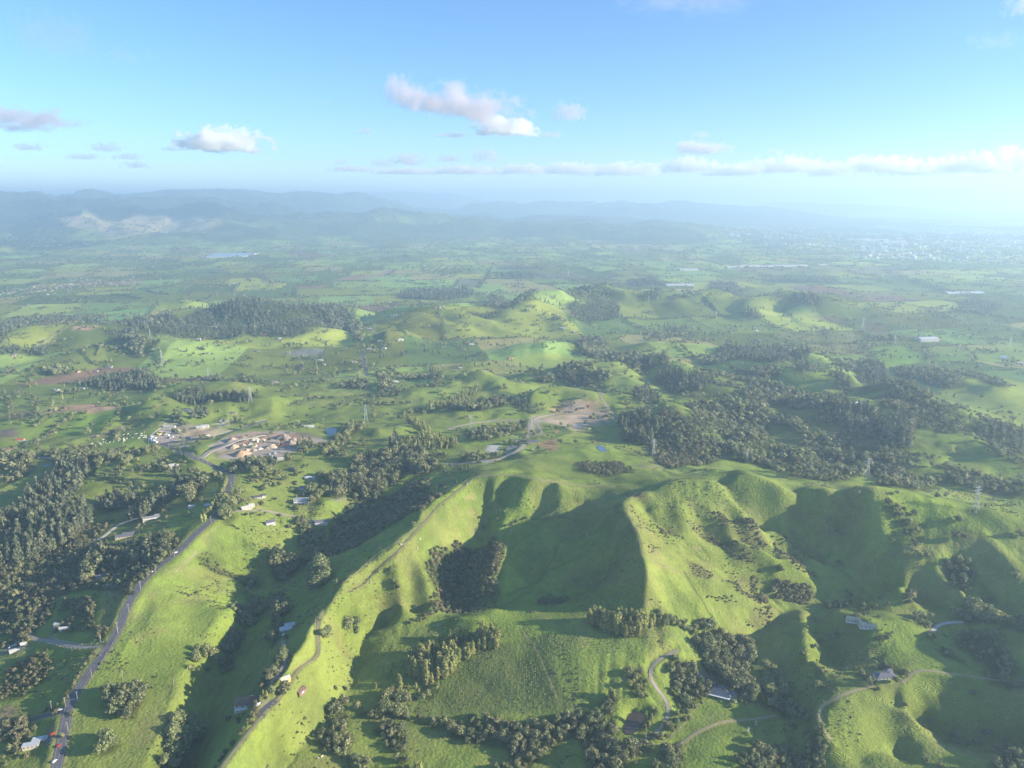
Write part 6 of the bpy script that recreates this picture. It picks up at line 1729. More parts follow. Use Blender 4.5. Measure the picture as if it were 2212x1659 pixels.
small_houses('in the middle valley', 'farmhouses across the middle valley', [
    ('K5', '115 250 630 375 775 372 455 530 660 515 1670 230 1600 125 1730 15 2120 80 1260 470 880 340 1010 380'),
    ('K6', '50 215 120 75 235 110 565 290 590 320 200 465 960 195 1080 190 930 20 965 35 980 55 1040 130 1180 125 1210 120 1750 150 1780 160 1430 325 1690 350 900 485 1170 460 840 300 1720 200'),
    ('K7', '505 30 590 60 960 105 1420 20 1550 20 1860 35 2040 20 85 270 2090 130'), ('K8', '60 50 80 130 220 105 530 25 580 45 655 160 1390 210 1450 250 1470 250 2050 275 2180 310 1160 110 870 630 940 390 1500 110')])
small_houses('on the hill country below the plain', 'farmhouses on the far valley hills', [
    ('K2', '540 1385 350 1210 175 1205 1110 1225 1000 1243 1165 1262 1170 1330 1140 1335 1490 1270 1520 1268 1555 1265 1855 1405 230 1515 250 1535 485 1012 490 1010'),
    ('K1', '1730 1425 1600 1525 380 1165 440 1155 550 1150 340 1275 1570 1270 540 1335 370 1395 110 1650'), ('K3', '520 1250 545 1255 870 1060')])
small_houses('scattered over the plain', 'farmhouses scattered over the plain', [
    ('K2', '735 1000 725 1000 1130 1040 1215 1030 1200 1075 1225 1072 840 1060 940 1025 330 890 300 905 480 897 620 925 835 880 935 905 870 940 650 845'), ('K1', '1845 1085 1880 1080 1740 1160 1880 1160 1650 1055 2090 940 1140 900 1250 912 1060 897 665 870 800 780 1340 770 1350 845 500 880'),
    ('K3', '400 960 700 920 850 1060 930 1060 1140 835 630 850 250 640 1420 990 1560 900 1720 1020'), ('K4', '640 970 740 960 800 965 860 980 910 990 410 935 450 935 590 930 120 1000 860 1090 540 920')], 1.1)
vp = []
for k in range(74):
    t_ = rng.random()
    vp.append((t_ * 640, 1152 - t_ * 62 + rng.normal() * 13))
small_houses('in the village at the plain edge', 'houses of the village on the left plain', [('K1', ' '.join('%.1f %.1f' % q for q in vp))], .95)
vp = [(560 + 560 * rng.random(), 1060 + rng.normal() * 13) for k in range(50)] + [(780 + 180 * rng.random(), 968 + rng.normal() * 9) for k in range(16)]
small_houses('in the half built village on the left plain', 'houses of the half built village', [('K1', ' '.join('%.1f %.1f' % q for q in vp))], 1.0)

# ------------------------------------------------------------------ large pale roofs on the plain
for crop, px, py, l, d, h, rf, lab in (
        ('K3', 1445, 1092, 150, 40, 6, 'pale', 'long pale glasshouse at the foot of the far right hill'), ('K3', 1515, 968, 120, 60, 7, 'white', 'white packing shed left of the industrial strip'),
        ('K3', 1880, 948, 110, 50, 8, 'white', 'white warehouse at the left end of the industrial strip'), ('K3', 2010, 940, 130, 60, 8, 'white', 'broad white warehouse in the industrial strip'), ('K3', 2120, 945, 120, 60, 8, 'pale', 'grey white warehouse in the industrial strip'),
        ('K4', 60, 948, 110, 60, 8, 'cream', 'cream warehouse in the middle of the industrial strip'), ('K4', 150, 945, 90, 50, 8, 'white', 'smaller white warehouse in the industrial strip'), ('K4', 245, 940, 170, 60, 9, 'white', 'largest white warehouse at the right of the strip'), ('K4', 360, 938, 60, 40, 8, 'white', 'square white hangar beside the airfield'), ('K4', 430, 937, 60, 40, 8, 'cream', 'cream hangar beside the airfield'), ('K4', 590, 932, 60, 40, 8, 'white', 'last white hangar beyond the airfield'),
        ('K4', 1430, 1535, 62, 36, 8, 'pale', 'wide grey roofed farm building behind the green paddocks'), ('K4', 1720, 1155, 190, 60, 6, 'pale', 'pale glasshouse near the dark wood on the right plain'), ('K4', 1000, 730, 300, 90, 12, 'white', 'wide white factory roof in the far town'), ('K4', 1160, 745, 240, 90, 12, 'white', 'right hand white factory roof in the far town'), ('K4', 870, 725, 260, 90, 12, 'pale', 'left hand grey factory roof in the far town')):
    p = P1(crop, px, py)
    root = link('warehouse', None, None, tuple(p), R(4), lab, 'warehouse', 'large pale roofs on the plain')
    link('wall', MB().box(-l / 2, l / 2, -d / 2, d / 2, -4, h).mesh('wall', M('wall_white', WALLS['white'])), root)
    r_ = MB()
    for k in range(3):
        roof_block(r_, (k - 1) * l / 3, 0, l / 3 - .4, d, h + .05, 5, 'gable', .1)
    link('roof', r_.mesh('roof', M('roof_' + rf, ROOFS[rf])), root)
p = P1('K1', 1855, 850)
root = link('glasshouse', None, None, tuple(p), R(3), 'huge blue glass roofed glasshouse with a white rim on the left plain', 'glasshouse')
link('wall', MB().box(-170, 170, -230, 230, -3, 7).mesh('wall', M('wall_white', WALLS['white'])), root)
link('glass_roof', MB().box(-158, 158, -205, 205, 7.02, 8).mesh('glass_roof', M('glass_roof', (.28, .36, .46), .4, .5)), root)

# ------------------------------------------------------------------ transmission pylons
steel = M('galvanised_steel', (.46, .48, .48), .5, .4, None)


def pylon_parts(Ht):
    body = MB()
    lv = [(0, .115), (.18, .085), (.36, .06), (.54, .042), (.68, .034), (.8, .03), (.92, .024), (1.0, .004)]
    t_ = .0043
    cs = [[(sx * w_, sy * w_, z) for sx, sy in ((-1, -1), (1, -1), (1, 1), (-1, 1))] for z, w_ in lv]
    sc = lambda q: tuple(v * Ht for v in q)
    for a_, b_ in zip(cs[:-1], cs[1:]):
        for i in range(4):
            body.bar(sc(a_[i]), sc(b_[i]), t_ * Ht)
            body.bar(sc(a_[i]), sc(b_[(i + 1) % 4]), t_ * .55 * Ht)
            body.bar(sc(a_[(i + 1) % 4]), sc(b_[i]), t_ * .55 * Ht)
            body.bar(sc(b_[i]), sc(b_[(i + 1) % 4]), t_ * .5 * Ht)
    for s_ in (-1, 1):
        for q in (-1, 1):
            body.box(s_ * .115 * Ht - .5, s_ * .115 * Ht + .5, q * .115 * Ht - .5, q * .115 * Ht + .5, -2, .3)
    arms = []
    for z, w_ in ((.68, .17), (.8, .21), (.92, .15)):
        a_ = MB()
        for s_ in (-1, 1):
            tip = (s_ * w_ * Ht, 0, (z + .004) * Ht)
            for q in (-1, 1):
                a_.bar((s_ * .03 * Ht, q * .03 * Ht, z * Ht), tip, t_ * .8 * Ht)
            a_.bar((s_ * .02 * Ht, 0, (z + .05) * Ht), tip, t_ * .7 * Ht)
            a_.bar(tip, (s_ * w_ * Ht, 0, (z - .045) * Ht), .004 * Ht, .007 * Ht, 5)
        arms.append(a_.mesh('cross_arm', steel))
    return body.mesh('lattice_body', steel), arms


PB, PA = pylon_parts(40.0)
yaw = R(12)
for crop, px, py, ty, lab in (
        ('K6', 935, 795, 645, 'tall lattice pylon beside the straight farm race in the centre'), ('K6', 1778, 840, 722, 'lattice pylon above the dark hedge under the gravel road'), ('K7', 255, 850, 742, 'lattice pylon at the gravel road junction'),
        ('K7', 1235, 1055, 920, 'lattice pylon on the scrub hill by the looping bush track'), ('K7', 1985, 1110, 1000, 'lattice pylon on the pasture crest before the native bush'), ('K8', 950, 1222, 1083, 'lattice pylon on the skyline saddle of the pasture ridge'),
        ('K8', 1820, 1490, 1320, 'nearest and largest pylon on the lit right hand pasture'), ('K5', 2015, 615, 500, 'lattice pylon beside the ridge pine plantation'), ('K5', 1680, 445, 350, 'lattice pylon at the hedge row on the left valley floor'), ('K5', 1308, 320, 230, 'lattice pylon at the double hedge on the left hill'),
        ('K5', 1210, 108, 42, 'lattice pylon on the crest of the left hill'), ('H4', 868, 695, 650, 'lattice pylon on the dark strip behind the left hill'), ('H4', 765, 635, 607, 'far left pylon of the pair before the dark ridge'), ('H4', 848, 635, 610, 'far right pylon of the pair before the dark ridge'),
        ('H6', 372, 474, 448, 'small pylon on the lit flat right of the centre'), ('H6', 1245, 562, 484, 'pylon beside the dark ploughed paddock on the right'), ('H6', 1440, 634, 590, 'pylon by the right hand farmstead'), ('H6', 1825, 684, 643, 'pylon in the green paddock at the far right'), ('H6', 2128, 657, 606, 'rightmost pylon on the plain'),
        ('K3', 1198, 1215, 1185, 'white pylon on the far hill, left of the close pair'), ('K3', 1268, 1222, 1193, 'white pylon on the far hill, right of the close pair'), ('K3', 552, 1020, 965, 'lone pylon in the ploughed orchard block')):
    p = P1(crop, px, py)
    q = cv(crop, [(px, py), (px, ty)])
    r_ = hypot(p[0], p[1])
    sl_ = float(np.hypot(r_, H - p[2]))
    hh = (q[0, 1] - q[1, 1]) / FP * sl_ / (r_ / sl_)
    s_ = float(np.clip(hh, 22, 58)) / 40.0
    root = link('transmission_pylon', None, None, tuple(p), yaw + float(rng.uniform(-.2, .2)), lab, 'pylon', 'transmission pylons crossing the valley')
    for c_ in [link('lattice_body', PB, root)] + [link('cross_arm', a_, root) for a_ in PA]:
        c_.scale = (s_, s_, s_)

# ------------------------------------------------------------------ power poles, cars, stock
polem = M('grey_pole_timber', (.34, .31, .27), .8, .2)
pb = MB().bar((0, 0, -1), (0, 0, 9.5), .22, .16, 6).mesh('pole', polem)
pa = MB().box(-1.2, 1.2, -.1, .1, 8.7, 8.95)
for x in (-1.05, -.4, .4, 1.05):
    pa.bar((x, 0, 8.95), (x, 0, 9.25), .07, .07, 5)
pa = pa.mesh('cross_arm', polem)
pts = []
for crop, s, w_ in (('B', '1365 95 1168 205 1065 610 600 990 900 880 790 1240 760 950', 'beside the ridge road near the bottom'), ('A', '2205 720 1970 930 1778 1135 1630 1420 1487 1655', 'beside the bend of the ridge road'), ('B', '1425 640 2017 712', 'on the lower west meadow'),
                    ('C', '560 400 655 150 420 560 1350 830', 'beside the upper ridge road'), ('K5', '1440 940 1360 1000 1200 970 995 970 1460 1050 1560 1070 1670 1120', 'along the soil yard road'), ('D', '245 900 800 790 1015 515 1005 490', 'in the shaded creek meadow'), ('K6', '310 670 230 700 170 740', 'along the valley road')):
    for i, (x, y) in enumerate(sorted(nums(s))):
        root = link('power_pole', None, None, tuple(P1(crop, x, y)), float(rng.uniform(0, 3)), 'grey timber power pole ' + w_ + ', ' + (ordinal(i) + ' from the left' if i else 'leftmost there'), 'power pole', 'power poles along the roads')
        link('pole', pb, root)
        link('cross_arm', pa, root)


def car_meshes():
    b = MB()
    prof = [(-2.1, .35), (-2.1, .8), (-1.5, .92), (1.0, .98), (2.05, .85), (2.1, .4)]
    for s0, s1 in zip(prof[:-1], prof[1:]):
        pass
    n = len(prof)
    V = [(x, -.85, z) for x, z in prof] + [(x, .85, z) for x, z in prof]
    F = [tuple(range(n))] + [tuple(range(2 * n - 1, n - 1, -1))] + [(i, n + i, n + (i + 1) % n, (i + 1) % n) for i in range(n)]
    b.add(V, F)
    V = [(-1.6, -.8, .9), (1.0, -.8, .96), (.4, -.65, 1.45), (-1.3, -.65, 1.45)]
    V += [(x, -y, z) for x, y, z in V]
    b.add(V, [(0, 1, 2, 3), (7, 6, 5, 4), (3, 2, 6, 7), (1, 5, 6, 2), (4, 0, 3, 7)])
    g = MB()
    g.add([(.99, -.72, 1.0), (.47, -.62, 1.4), (.47, .62, 1.4), (.99, .72, 1.0)], [(0, 3, 2, 1)])
    g.box(-1.3, .5, -.76, -.735, 1.0, 1.38).box(-1.3, .5, .735, .76, 1.0, 1.38)
    wh = MB()
    th = [i * 2 * pi / 12 for i in range(12)]
    V = [(.32 * cos(a), -.1, .32 * sin(a)) for a in th] + [(.32 * cos(a), .1, .32 * sin(a)) for a in th]
    wh.add(V, [tuple(range(12)), tuple(range(23, 11, -1))] + [(i, 12 + i, 12 + (i + 1) % 12, (i + 1) % 12) for i in range(12)])
    return b, g.mesh('car_windows', glass), wh.mesh('wheel', M('tyre_rubber', (.02, .02, .02), .8, .2, None))


cb, cg, cw = car_meshes()
CARM = {}
for crop, x, y, rot, colr, cname, lab in (
        ('A', 1938, 910, 52, (.75, .75, .74), 'white', 'white car on the bend of the ridge road'), ('A', 2045, 812, 48, (.05, .05, .06), 'black', 'dark car driving up the ridge road ahead of the white one'),
        ('B', 632, 1590, 78, (.75, .74, .7), 'white', 'white car at the bottom of the ridge road'), ('B', 680, 1412, 78, (.45, .04, .03), 'red', 'red car on the ridge road past the bungalow'), ('B', 612, 1272, 60, (.45, .04, .03), 'red', 'red car parked beside the flat roofed bungalow'),
        ('C', 12, 905, 48, (.75, .75, .74), 'white', 'white car higher up the ridge road'), ('B', 700, 992, 20, (.6, .6, .6), 'silver', 'silver car turning into the side road'), ('D', 820, 905, 20, (.75, .75, .74), 'white', 'white car parked behind the brown roofed house'),
        ('D', 890, 985, 60, (.7, .7, .7), 'white', 'pale car on the drive of the brown roofed house'), ('D', 1165, 245, 30, (.75, .75, .74), 'white', 'white car parked below the pale grey house'), ('B', 195, 298, 30, (.75, .75, .74), 'white', 'white van parked in the far left yard'), ('B', 125, 262, 60, (.7, .7, .7), 'white', 'pale car at the left end of the far left yard'), ('B', 178, 240, 10, (.75, .75, .74), 'white', 'white car in the middle of the far left yard'), ('B', 310, 245, 10, (.3, .3, .32), 'grey', 'grey car by the lane in the far left yard')):
    p = P1(crop, x, y)
    if cname not in CARM:
        CARM[cname] = cb.mesh('car_body', M('car_paint_' + cname, colr, .3, .5, None))
    root = link('car', None, None, (p[0], p[1], p[2] + .3), R(rot), lab, 'car', 'cars on the roads and drives')
    link('body', CARM[cname], root)
    link('windows', cg, root)
    for sx in (-1.3, 1.3):
        for sy in (-.8, .8):
            link('wheel', cw, root, (sx, sy, .32))


def beast_mesh(colr, name):
    """a grazing cow as one skin: barrel, neck down, four jointed legs"""
    mb = MB()
    ring = lambda cx, cz, ry, rz_: [(cx, ry * cos(a), cz + rz_ * sin(a)) for a in np.arange(8) * pi / 4]
    rs = [ring(-1.05, 1.15, .12, .18), ring(-.95, 1.12, .34, .36), ring(-.4, 1.02, .42, .44), ring(.25, 1.0, .42, .46), ring(.75, 1.08, .32, .40), ring(1.05, .95, .18, .24), ring(1.3, .62, .14, .18), ring(1.5, .3, .12, .14), ring(1.72, .14, .07, .08)]
    V = [q for r_ in rs for q in r_]
    F = [(i * 8 + j, i * 8 + (j + 1) % 8, (i + 1) * 8 + (j + 1) % 8, (i + 1) * 8 + j) for i in range(len(rs) - 1) for j in range(8)]
    mb.add(V, F + [tuple(range(7, -1, -1)), tuple(range(len(V) - 8, len(V)))])
    for s_ in (-.25, .25):
        mb.bar((.7, s_, .95), (.72, s_, .45), .12, .07, 6).bar((.72, s_, .45), (.70, s_, -.02), .07, .06, 6)
        mb.bar((-.8, s_, 1.0), (-.68, s_, .62), .17, .10, 6).bar((-.68, s_, .62), (-.92, s_, .42), .09, .07, 6).bar((-.92, s_, .42), (-.88, s_, -.02), .06, .06, 6)
    mb.bar((-1.08, 0, 1.25), (-1.2, 0, .6), .04, .03, 4)
    return mb.mesh(name, M(name + '_hide', colr, .8, .1, ((1.5, .7, 1.3),)), True)


wc, dc, sh_ = beast_mesh((.66, .62, .54), 'pale_cow'), beast_mesh((.06, .05, .045), 'dark_cow'), beast_mesh((.62, .6, .54), 'sheep')
q = [(720 + 470 * rng.random(), 0) for _ in range(58)]
q = [(x, (965 - (x - 720) * .17) + rng.uniform(-32, 24)) for x, _ in q]
for crop, s, me, lab, gp, sc_ in (
        ('K5', ' '.join('%.0f %.0f' % t_ for t_ in q), wc, 'pale cow grazing in the paddock left of the contractor yard', 'pale cattle in the paddock left of the contractor yard', 1.25),
        ('H1', '438 655 400 658 415 662 540 690 560 620 165 962 1055 180 940 178 1205 385 960 240', wc, 'pale cow on the lit face of the long spur', 'pale cattle on the long spur', 1.2),
        ('H1', '690 1310 705 1300 715 1308 730 1298 672 1302', sh_, 'white sheep on the tongue of the foot hill', 'sheep on the foot hill', .8),
        ('H2', '900 1080 930 1090 960 1085 985 1095 1000 1075 1020 1090 1045 1110 1060 1075 870 1075 860 1085 940 1110 1090 1120 1010 1120', dc, 'dark cow on the lower amphitheatre slope', 'dark cattle on the amphitheatre slope', 1.3),
        ('H3', '1900 150 1930 155 1950 150 1980 152 2000 147 2030 150 2050 145 2080 148 2110 150 2140 145 1800 190 2160 230', dc, 'dark cow on the pasture beside the nearest pylon', 'dark cattle beside the nearest pylon', 1.3),
        ('K7', '35 890 70 880 100 895 265 1005 275 1015 250 1010', wc, 'pale cow below the dark stable', 'pale cattle below the dark stable', 1.3), ('C', '660 590 680 600 700 612 725 625 745 632', dc, 'brown beast on the knoll trough track', 'brown cattle on the meadow knoll', 1.4),
        ('D', '1525 1560 1570 1545', wc, 'pale cow in the bottom paddock', 'pale cattle in the bottom paddock', 1.2), ('K6', '880 210 1010 690 2010 690', wc, 'pale horse sized beast in the valley paddocks', 'beasts in the valley paddocks', 1.2), ('B', '1815 608 1760 735', dc, 'dark cow in the lower west meadow', 'dark cattle in the lower west meadow', 1.3)):
    for x, y in nums(s):
        p = P1(crop, x, y)
        if np.isfinite(p[0]):
            o = link('sheep' if me is sh_ else 'cow', me, None, tuple(p), float(rng.uniform(0, 6.28)), lab, 'sheep' if me is sh_ else 'cow', gp)
            o.scale = (sc_, sc_, sc_)

# two bare white trees in the lower paddock
def bare_tree_mesh(seed):
    rg = np.random.default_rng(seed)
    mb = MB()

    def limb(p, d, l, r, n):
        q = p + d * l
        mb.bar(p, q, r, r * .65, 5)
        if n:
            for _ in range(4 if n > 1 else 5):
                e = d + rg.normal(size=3) * .62
                e[2] = abs(e[2]) * .8 + .15
                limb(p + d * l * (.6 + .4 * rg.random()), e / np.linalg.norm(e), l * .62, r * .6, n - 1)
    limb(np.array([0., 0, -.3]), np.array([0., 0, 1]), 2.6, .28, 3)
    return mb.mesh('bare_tree', M('bleached_wood', (.66, .64, .58), .8, .1))


for i, (x, y, lab) in enumerate(((1940, 1245, 'bare white tree in the lower paddock, left one of the pair'), (2022, 1178, 'bare white tree in the lower paddock, right one of the pair'))):
    link('bare_tree', bare_tree_mesh(40 + i), None, tuple(P1('F', x, y)), 0, lab, 'bare tree', 'bare white trees in the lower paddock')

# ------------------------------------------------------------------ soil yard: heaps, machines, containers
def heap_mesh(seed):
    rg = np.random.default_rng(seed)
    V, F = [], []
    n, m = 22, 7
    for j in range(m):
        t_ = j / (m - 1)
        for i in range(n):
            a = 2 * pi * i / n
            r_ = (1 - t_) * (1 + .16 * sin(3 * a + seed) + .1 * sin(5 * a + 2 * seed)) + .05 * rg.normal() * (0 < j < m - 1)
            V.append((r_ * cos(a), .8 * r_ * sin(a), .62 * t_ ** .85 * (1 + .05 * rg.normal()) - .06 * (j == 0)))
    for j in range(m - 1):
        for i in range(n):
            F.append((j * n + i, j * n + (i + 1) % n, (j + 1) * n + (i + 1) % n, (j + 1) * n + i))
    return V, F


HM = {}
for i, (crop, x, y, r_, cn, lab) in enumerate((
        ('K5', 1880, 985, 11, 'tan', 'tan soil heap nearest the haul road'), ('K5', 1955, 975, 9, 'tan', 'small tan heap second from the haul road'), ('K5', 1985, 1012, 7, 'tan', 'small tan heap in front of the second one'), ('K5', 1938, 1045, 16, 'orange', 'big orange clay heap at the front of the soil yard'),
        ('K5', 2012, 965, 8, 'grey', 'grey gravel heap in the middle of the yard'), ('K5', 2045, 1010, 6, 'tan', 'tiny tan heap beside the dark yard floor'), ('K5', 2092, 998, 6, 'grey', 'tiny grey heap on the dark yard floor'), ('K5', 1872, 935, 15, 'tan', 'long tan heap against the back bank'), ('K5', 1955, 925, 13, 'brown', 'brown topsoil heap against the back bank'),
        ('K5', 2045, 920, 11, 'grey', 'pale gravel heap at the back bank'), ('K5', 2185, 985, 12, 'tan', 'rounded tan heap right of the yard floor'), ('K6', 32, 975, 7, 'grey', 'small heap left of the rounded tan one'), ('K6', 270, 912, 16, 'brown', 'tall brown heap beside the red screen'), ('K6', 352, 925, 9, 'tan', 'cone shaped tan heap on the right'), ('K6', 412, 925, 8, 'tan', 'last tan heap at the right end'),
        ('K6', 325, 965, 18, 'brown', 'biggest brown heap behind the red machines'), ('K6', 240, 905, 10, 'brown', 'brown heap behind the tall one'), ('K6', 160, 985, 11, 'tan', 'tan heap in front of the long shed'))):
    hc = {'tan': (.42, .33, .25), 'orange': (.42, .29, .19), 'grey': (.46, .42, .37), 'brown': (.30, .235, .18)}[cn]
    p = P1(crop, x, y)
    V, F = heap_mesh(i + 3)
    o = link('soil_heap', MB().add(V, F).mesh('soil_heap', M('heap_' + cn, hc, .95, .05, ((.3, .75, 1.25), (1.5, .8, 1.2))), True), None, tuple(p), float(rng.uniform(0, 6)), lab, 'heap', 'heaps in the soil yard')
    o.scale = (r_, r_, r_ * .8)


def digger(colr, cname, p, rot, lab):
    root = link('excavator', None, None, tuple(p), rot, lab, 'excavator', 'machines in the yards')
    pm, dk = M('machine_' + cname, colr, .5, .3, None), M('machine_dark', (.03, .03, .03), .7, .2, None)
    for s_ in (-1.2, 1.2):
        link('track', MB().box(-2, 2, s_ - .35, s_ + .35, 0, .9).mesh('track', dk), root)
    link('body', MB().box(-2.2, 1.2, -1.4, 1.4, 1.0, 2.2).mesh('body', pm), root)
    link('cab', MB().box(-.2, 1.3, .2, 1.35, 2.22, 3.6).mesh('cab', glass), root)
    link('boom', MB().bar((1.0, -.4, 2), (4.2, -.4, 5.0), .32, .25, 4).bar((4.2, -.4, 5.0), (6.6, -.4, 2.6), .25, .18, 4).mesh('boom', pm), root)
    link('bucket', MB().box(6.1, 7.1, -.9, .1, 1.6, 2.6).mesh('bucket', dk), root)


for crop, x, y, colr, cn, lab in (('K6', 262, 975, (.5, .05, .03), 'red', 'red excavator before the biggest brown heap'), ('K6', 305, 978, (.5, .05, .03), 'red', 'red excavator right of the first red one'), ('K6', 230, 970, (.55, .3, .03), 'orange', 'orange excavator left of the red pair'), ('K5', 2100, 940, (.6, .45, .05), 'yellow', 'yellow excavator on the haul road'),
                                 ('K7', 830, 742, (.08, .07, .06), 'dark', 'dark excavator by the quarry face'), ('K7', 750, 752, (.6, .45, .05), 'yellow', 'yellow excavator on the gravel pad'), ('K7', 850, 735, (.1, .09, .08), 'dark', 'dark excavator at the right of the quarry face')):
    digger(colr, cn, P1(crop, x, y), float(rng.uniform(0, 6)), lab)
cc = {'white': (.74, .73, .7), 'yellow': (.62, .48, .10), 'grey': (.35, .36, .37)}
cnt = {}
for crop, s, cn in (('K5', '1215 925 1245 915 1240 935 1255 945 1225 905 1375 850 1440 855 1330 890 1350 890 1300 870 1230 940', 'white'), ('K5', '1265 880 1290 885 1320 870 1285 865 1340 885 1430 850', 'yellow'), ('K5', '1250 925 1370 910 1390 905 1480 905', 'grey'), ('K6', '150 1045 200 1040 180 1060 215 1030', 'grey'), ('K6', '110 935 60 940', 'white')):
    for x, y in sorted(nums(s)):
        n = cnt.get((crop, cn), 0)
        cnt[crop, cn] = n + 1
        root = link('container', None, None, tuple(P1(crop, x, y)), float(rng.uniform(0, 3)), cn + ' container in the ' + ('contractor' if crop == 'K5' else 'soil') + ' yard, ' + (ordinal(n) + ' ' + cn + ' one from the left' if n else 'leftmost ' + cn + ' one'), 'container', 'containers in the yards')
        mb = MB().box(-3.2, 3.2, -1.3, 1.3, 0, 2.7)
        for k in range(9):
            mb.box(-3 + k * .72, -2.8 + k * .72, -1.36, -1.302, .1, 2.6)
        link('body', mb.mesh('body', M('container_' + cn, cc[cn], .5, .3, None)), root)
        link('door', MB().box(3.202, 3.26, -1.2, 1.2, .1, 2.6).mesh('door', M('machine_dark', (.03, .03, .03))), root)

# ------------------------------------------------------------------ fences
postm = M('fence_timber', (.36, .31, .24), .9, .1)
for lab, crop, s in (
        ('post and wire fence along the crest of the long west spur', 'H1', '1000 95 880 180 640 310 545 375 590 440 575 500 520 530 350 655 200 750 0 920'), ('fence round the crater rim and down the east spur', 'H2', '300 235 240 285 222 400 260 500 330 590 310 670 350 740 480 820 690 880 860 935'),
        ('fence running down the lowest lit face', 'H2', '680 880 760 1020 860 1190 920 1260'), ('short fence on the small grass spur', 'H2', '1800 375 1830 470'), ('fence along the top of the long rocky spur', 'H2', '1490 500 1620 620 1740 730 1865 820'), ('fence line across the upper amphitheatre', 'H2', '880 160 1000 220 1160 310 1260 400'),
        ('fence beside the dark bush on the right hillside', 'H3', '1460 375 1360 500 1130 545 1000 600'), ('left fence of the farm lane on the spur', 'D', '1515 0 1498 100 1506 330 1525 455 1440 512 1262 612 1248 680 1210 750'), ('right fence of the farm lane on the spur', 'D', '1560 90 1545 250 1562 470 1480 530 1295 625 1280 690 1240 770 1100 930'),
        ('fence through the planted field', 'E', '1690 245 1740 280 1830 430 1920 640 1990 800 2060 980'), ('fence at the foot of the east spur', 'H2', '360 865 345 1000 355 1150'), ('fence along the right side of the ridge road', 'B', '1400 60 1290 250 1180 440 1060 640 920 860'), ('fence above the shaded creek meadow', 'C', '2212 1030 2000 1230 1900 1300 1760 1400 1480 1659'),
        ('white rail fence along the lane to the far left yard', 'B', '540 215 620 230 780 270 960 285 1060 265'), ('white rail fence on the upper side of the lane', 'B', '620 165 700 190 860 215 1000 235 1120 225 1200 200'), ('fence on the track below the native bush ring', 'G', '510 1080 470 1180 440 1315'), ('fence along the lower paddock trees', 'F', '1440 930 1380 1000 1320 1100 1240 1200 1040 1360'),
        ('pale boundary fence of the contractor yard', 'K5', '1240 975 1190 920 1250 860 1330 790'), ('pale roadside rail past the contractor yard', 'K5', '1300 950 1450 925 1680 900 1850 855 1990 810 2140 760')):
    P3 = smooth(resample(atc(crop, s), 6.0), 1)
    P3[:, 2] = hz(P3[:, 0], P3[:, 1])
    white = 'white' in lab or 'pale' in lab
    mb = MB()
    hh = 1.3
    for k, (x, y, z) in enumerate(P3):
        mb.box(x - .09, x + .09, y - .09, y + .09, z - .4, z + hh)
        if k:
            for w_ in ((.4, .8, 1.2) if not white else (.5, 1.1)):
                mb.bar((P3[k - 1, 0], P3[k - 1, 1], P3[k - 1, 2] + w_), (x, y, z + w_), .03 if not white else .09, None, 3)
    link('fence', mb.mesh('fence', M('white_rails', (.7, .69, .66)) if white else postm), None, None, 0, lab, 'fence')

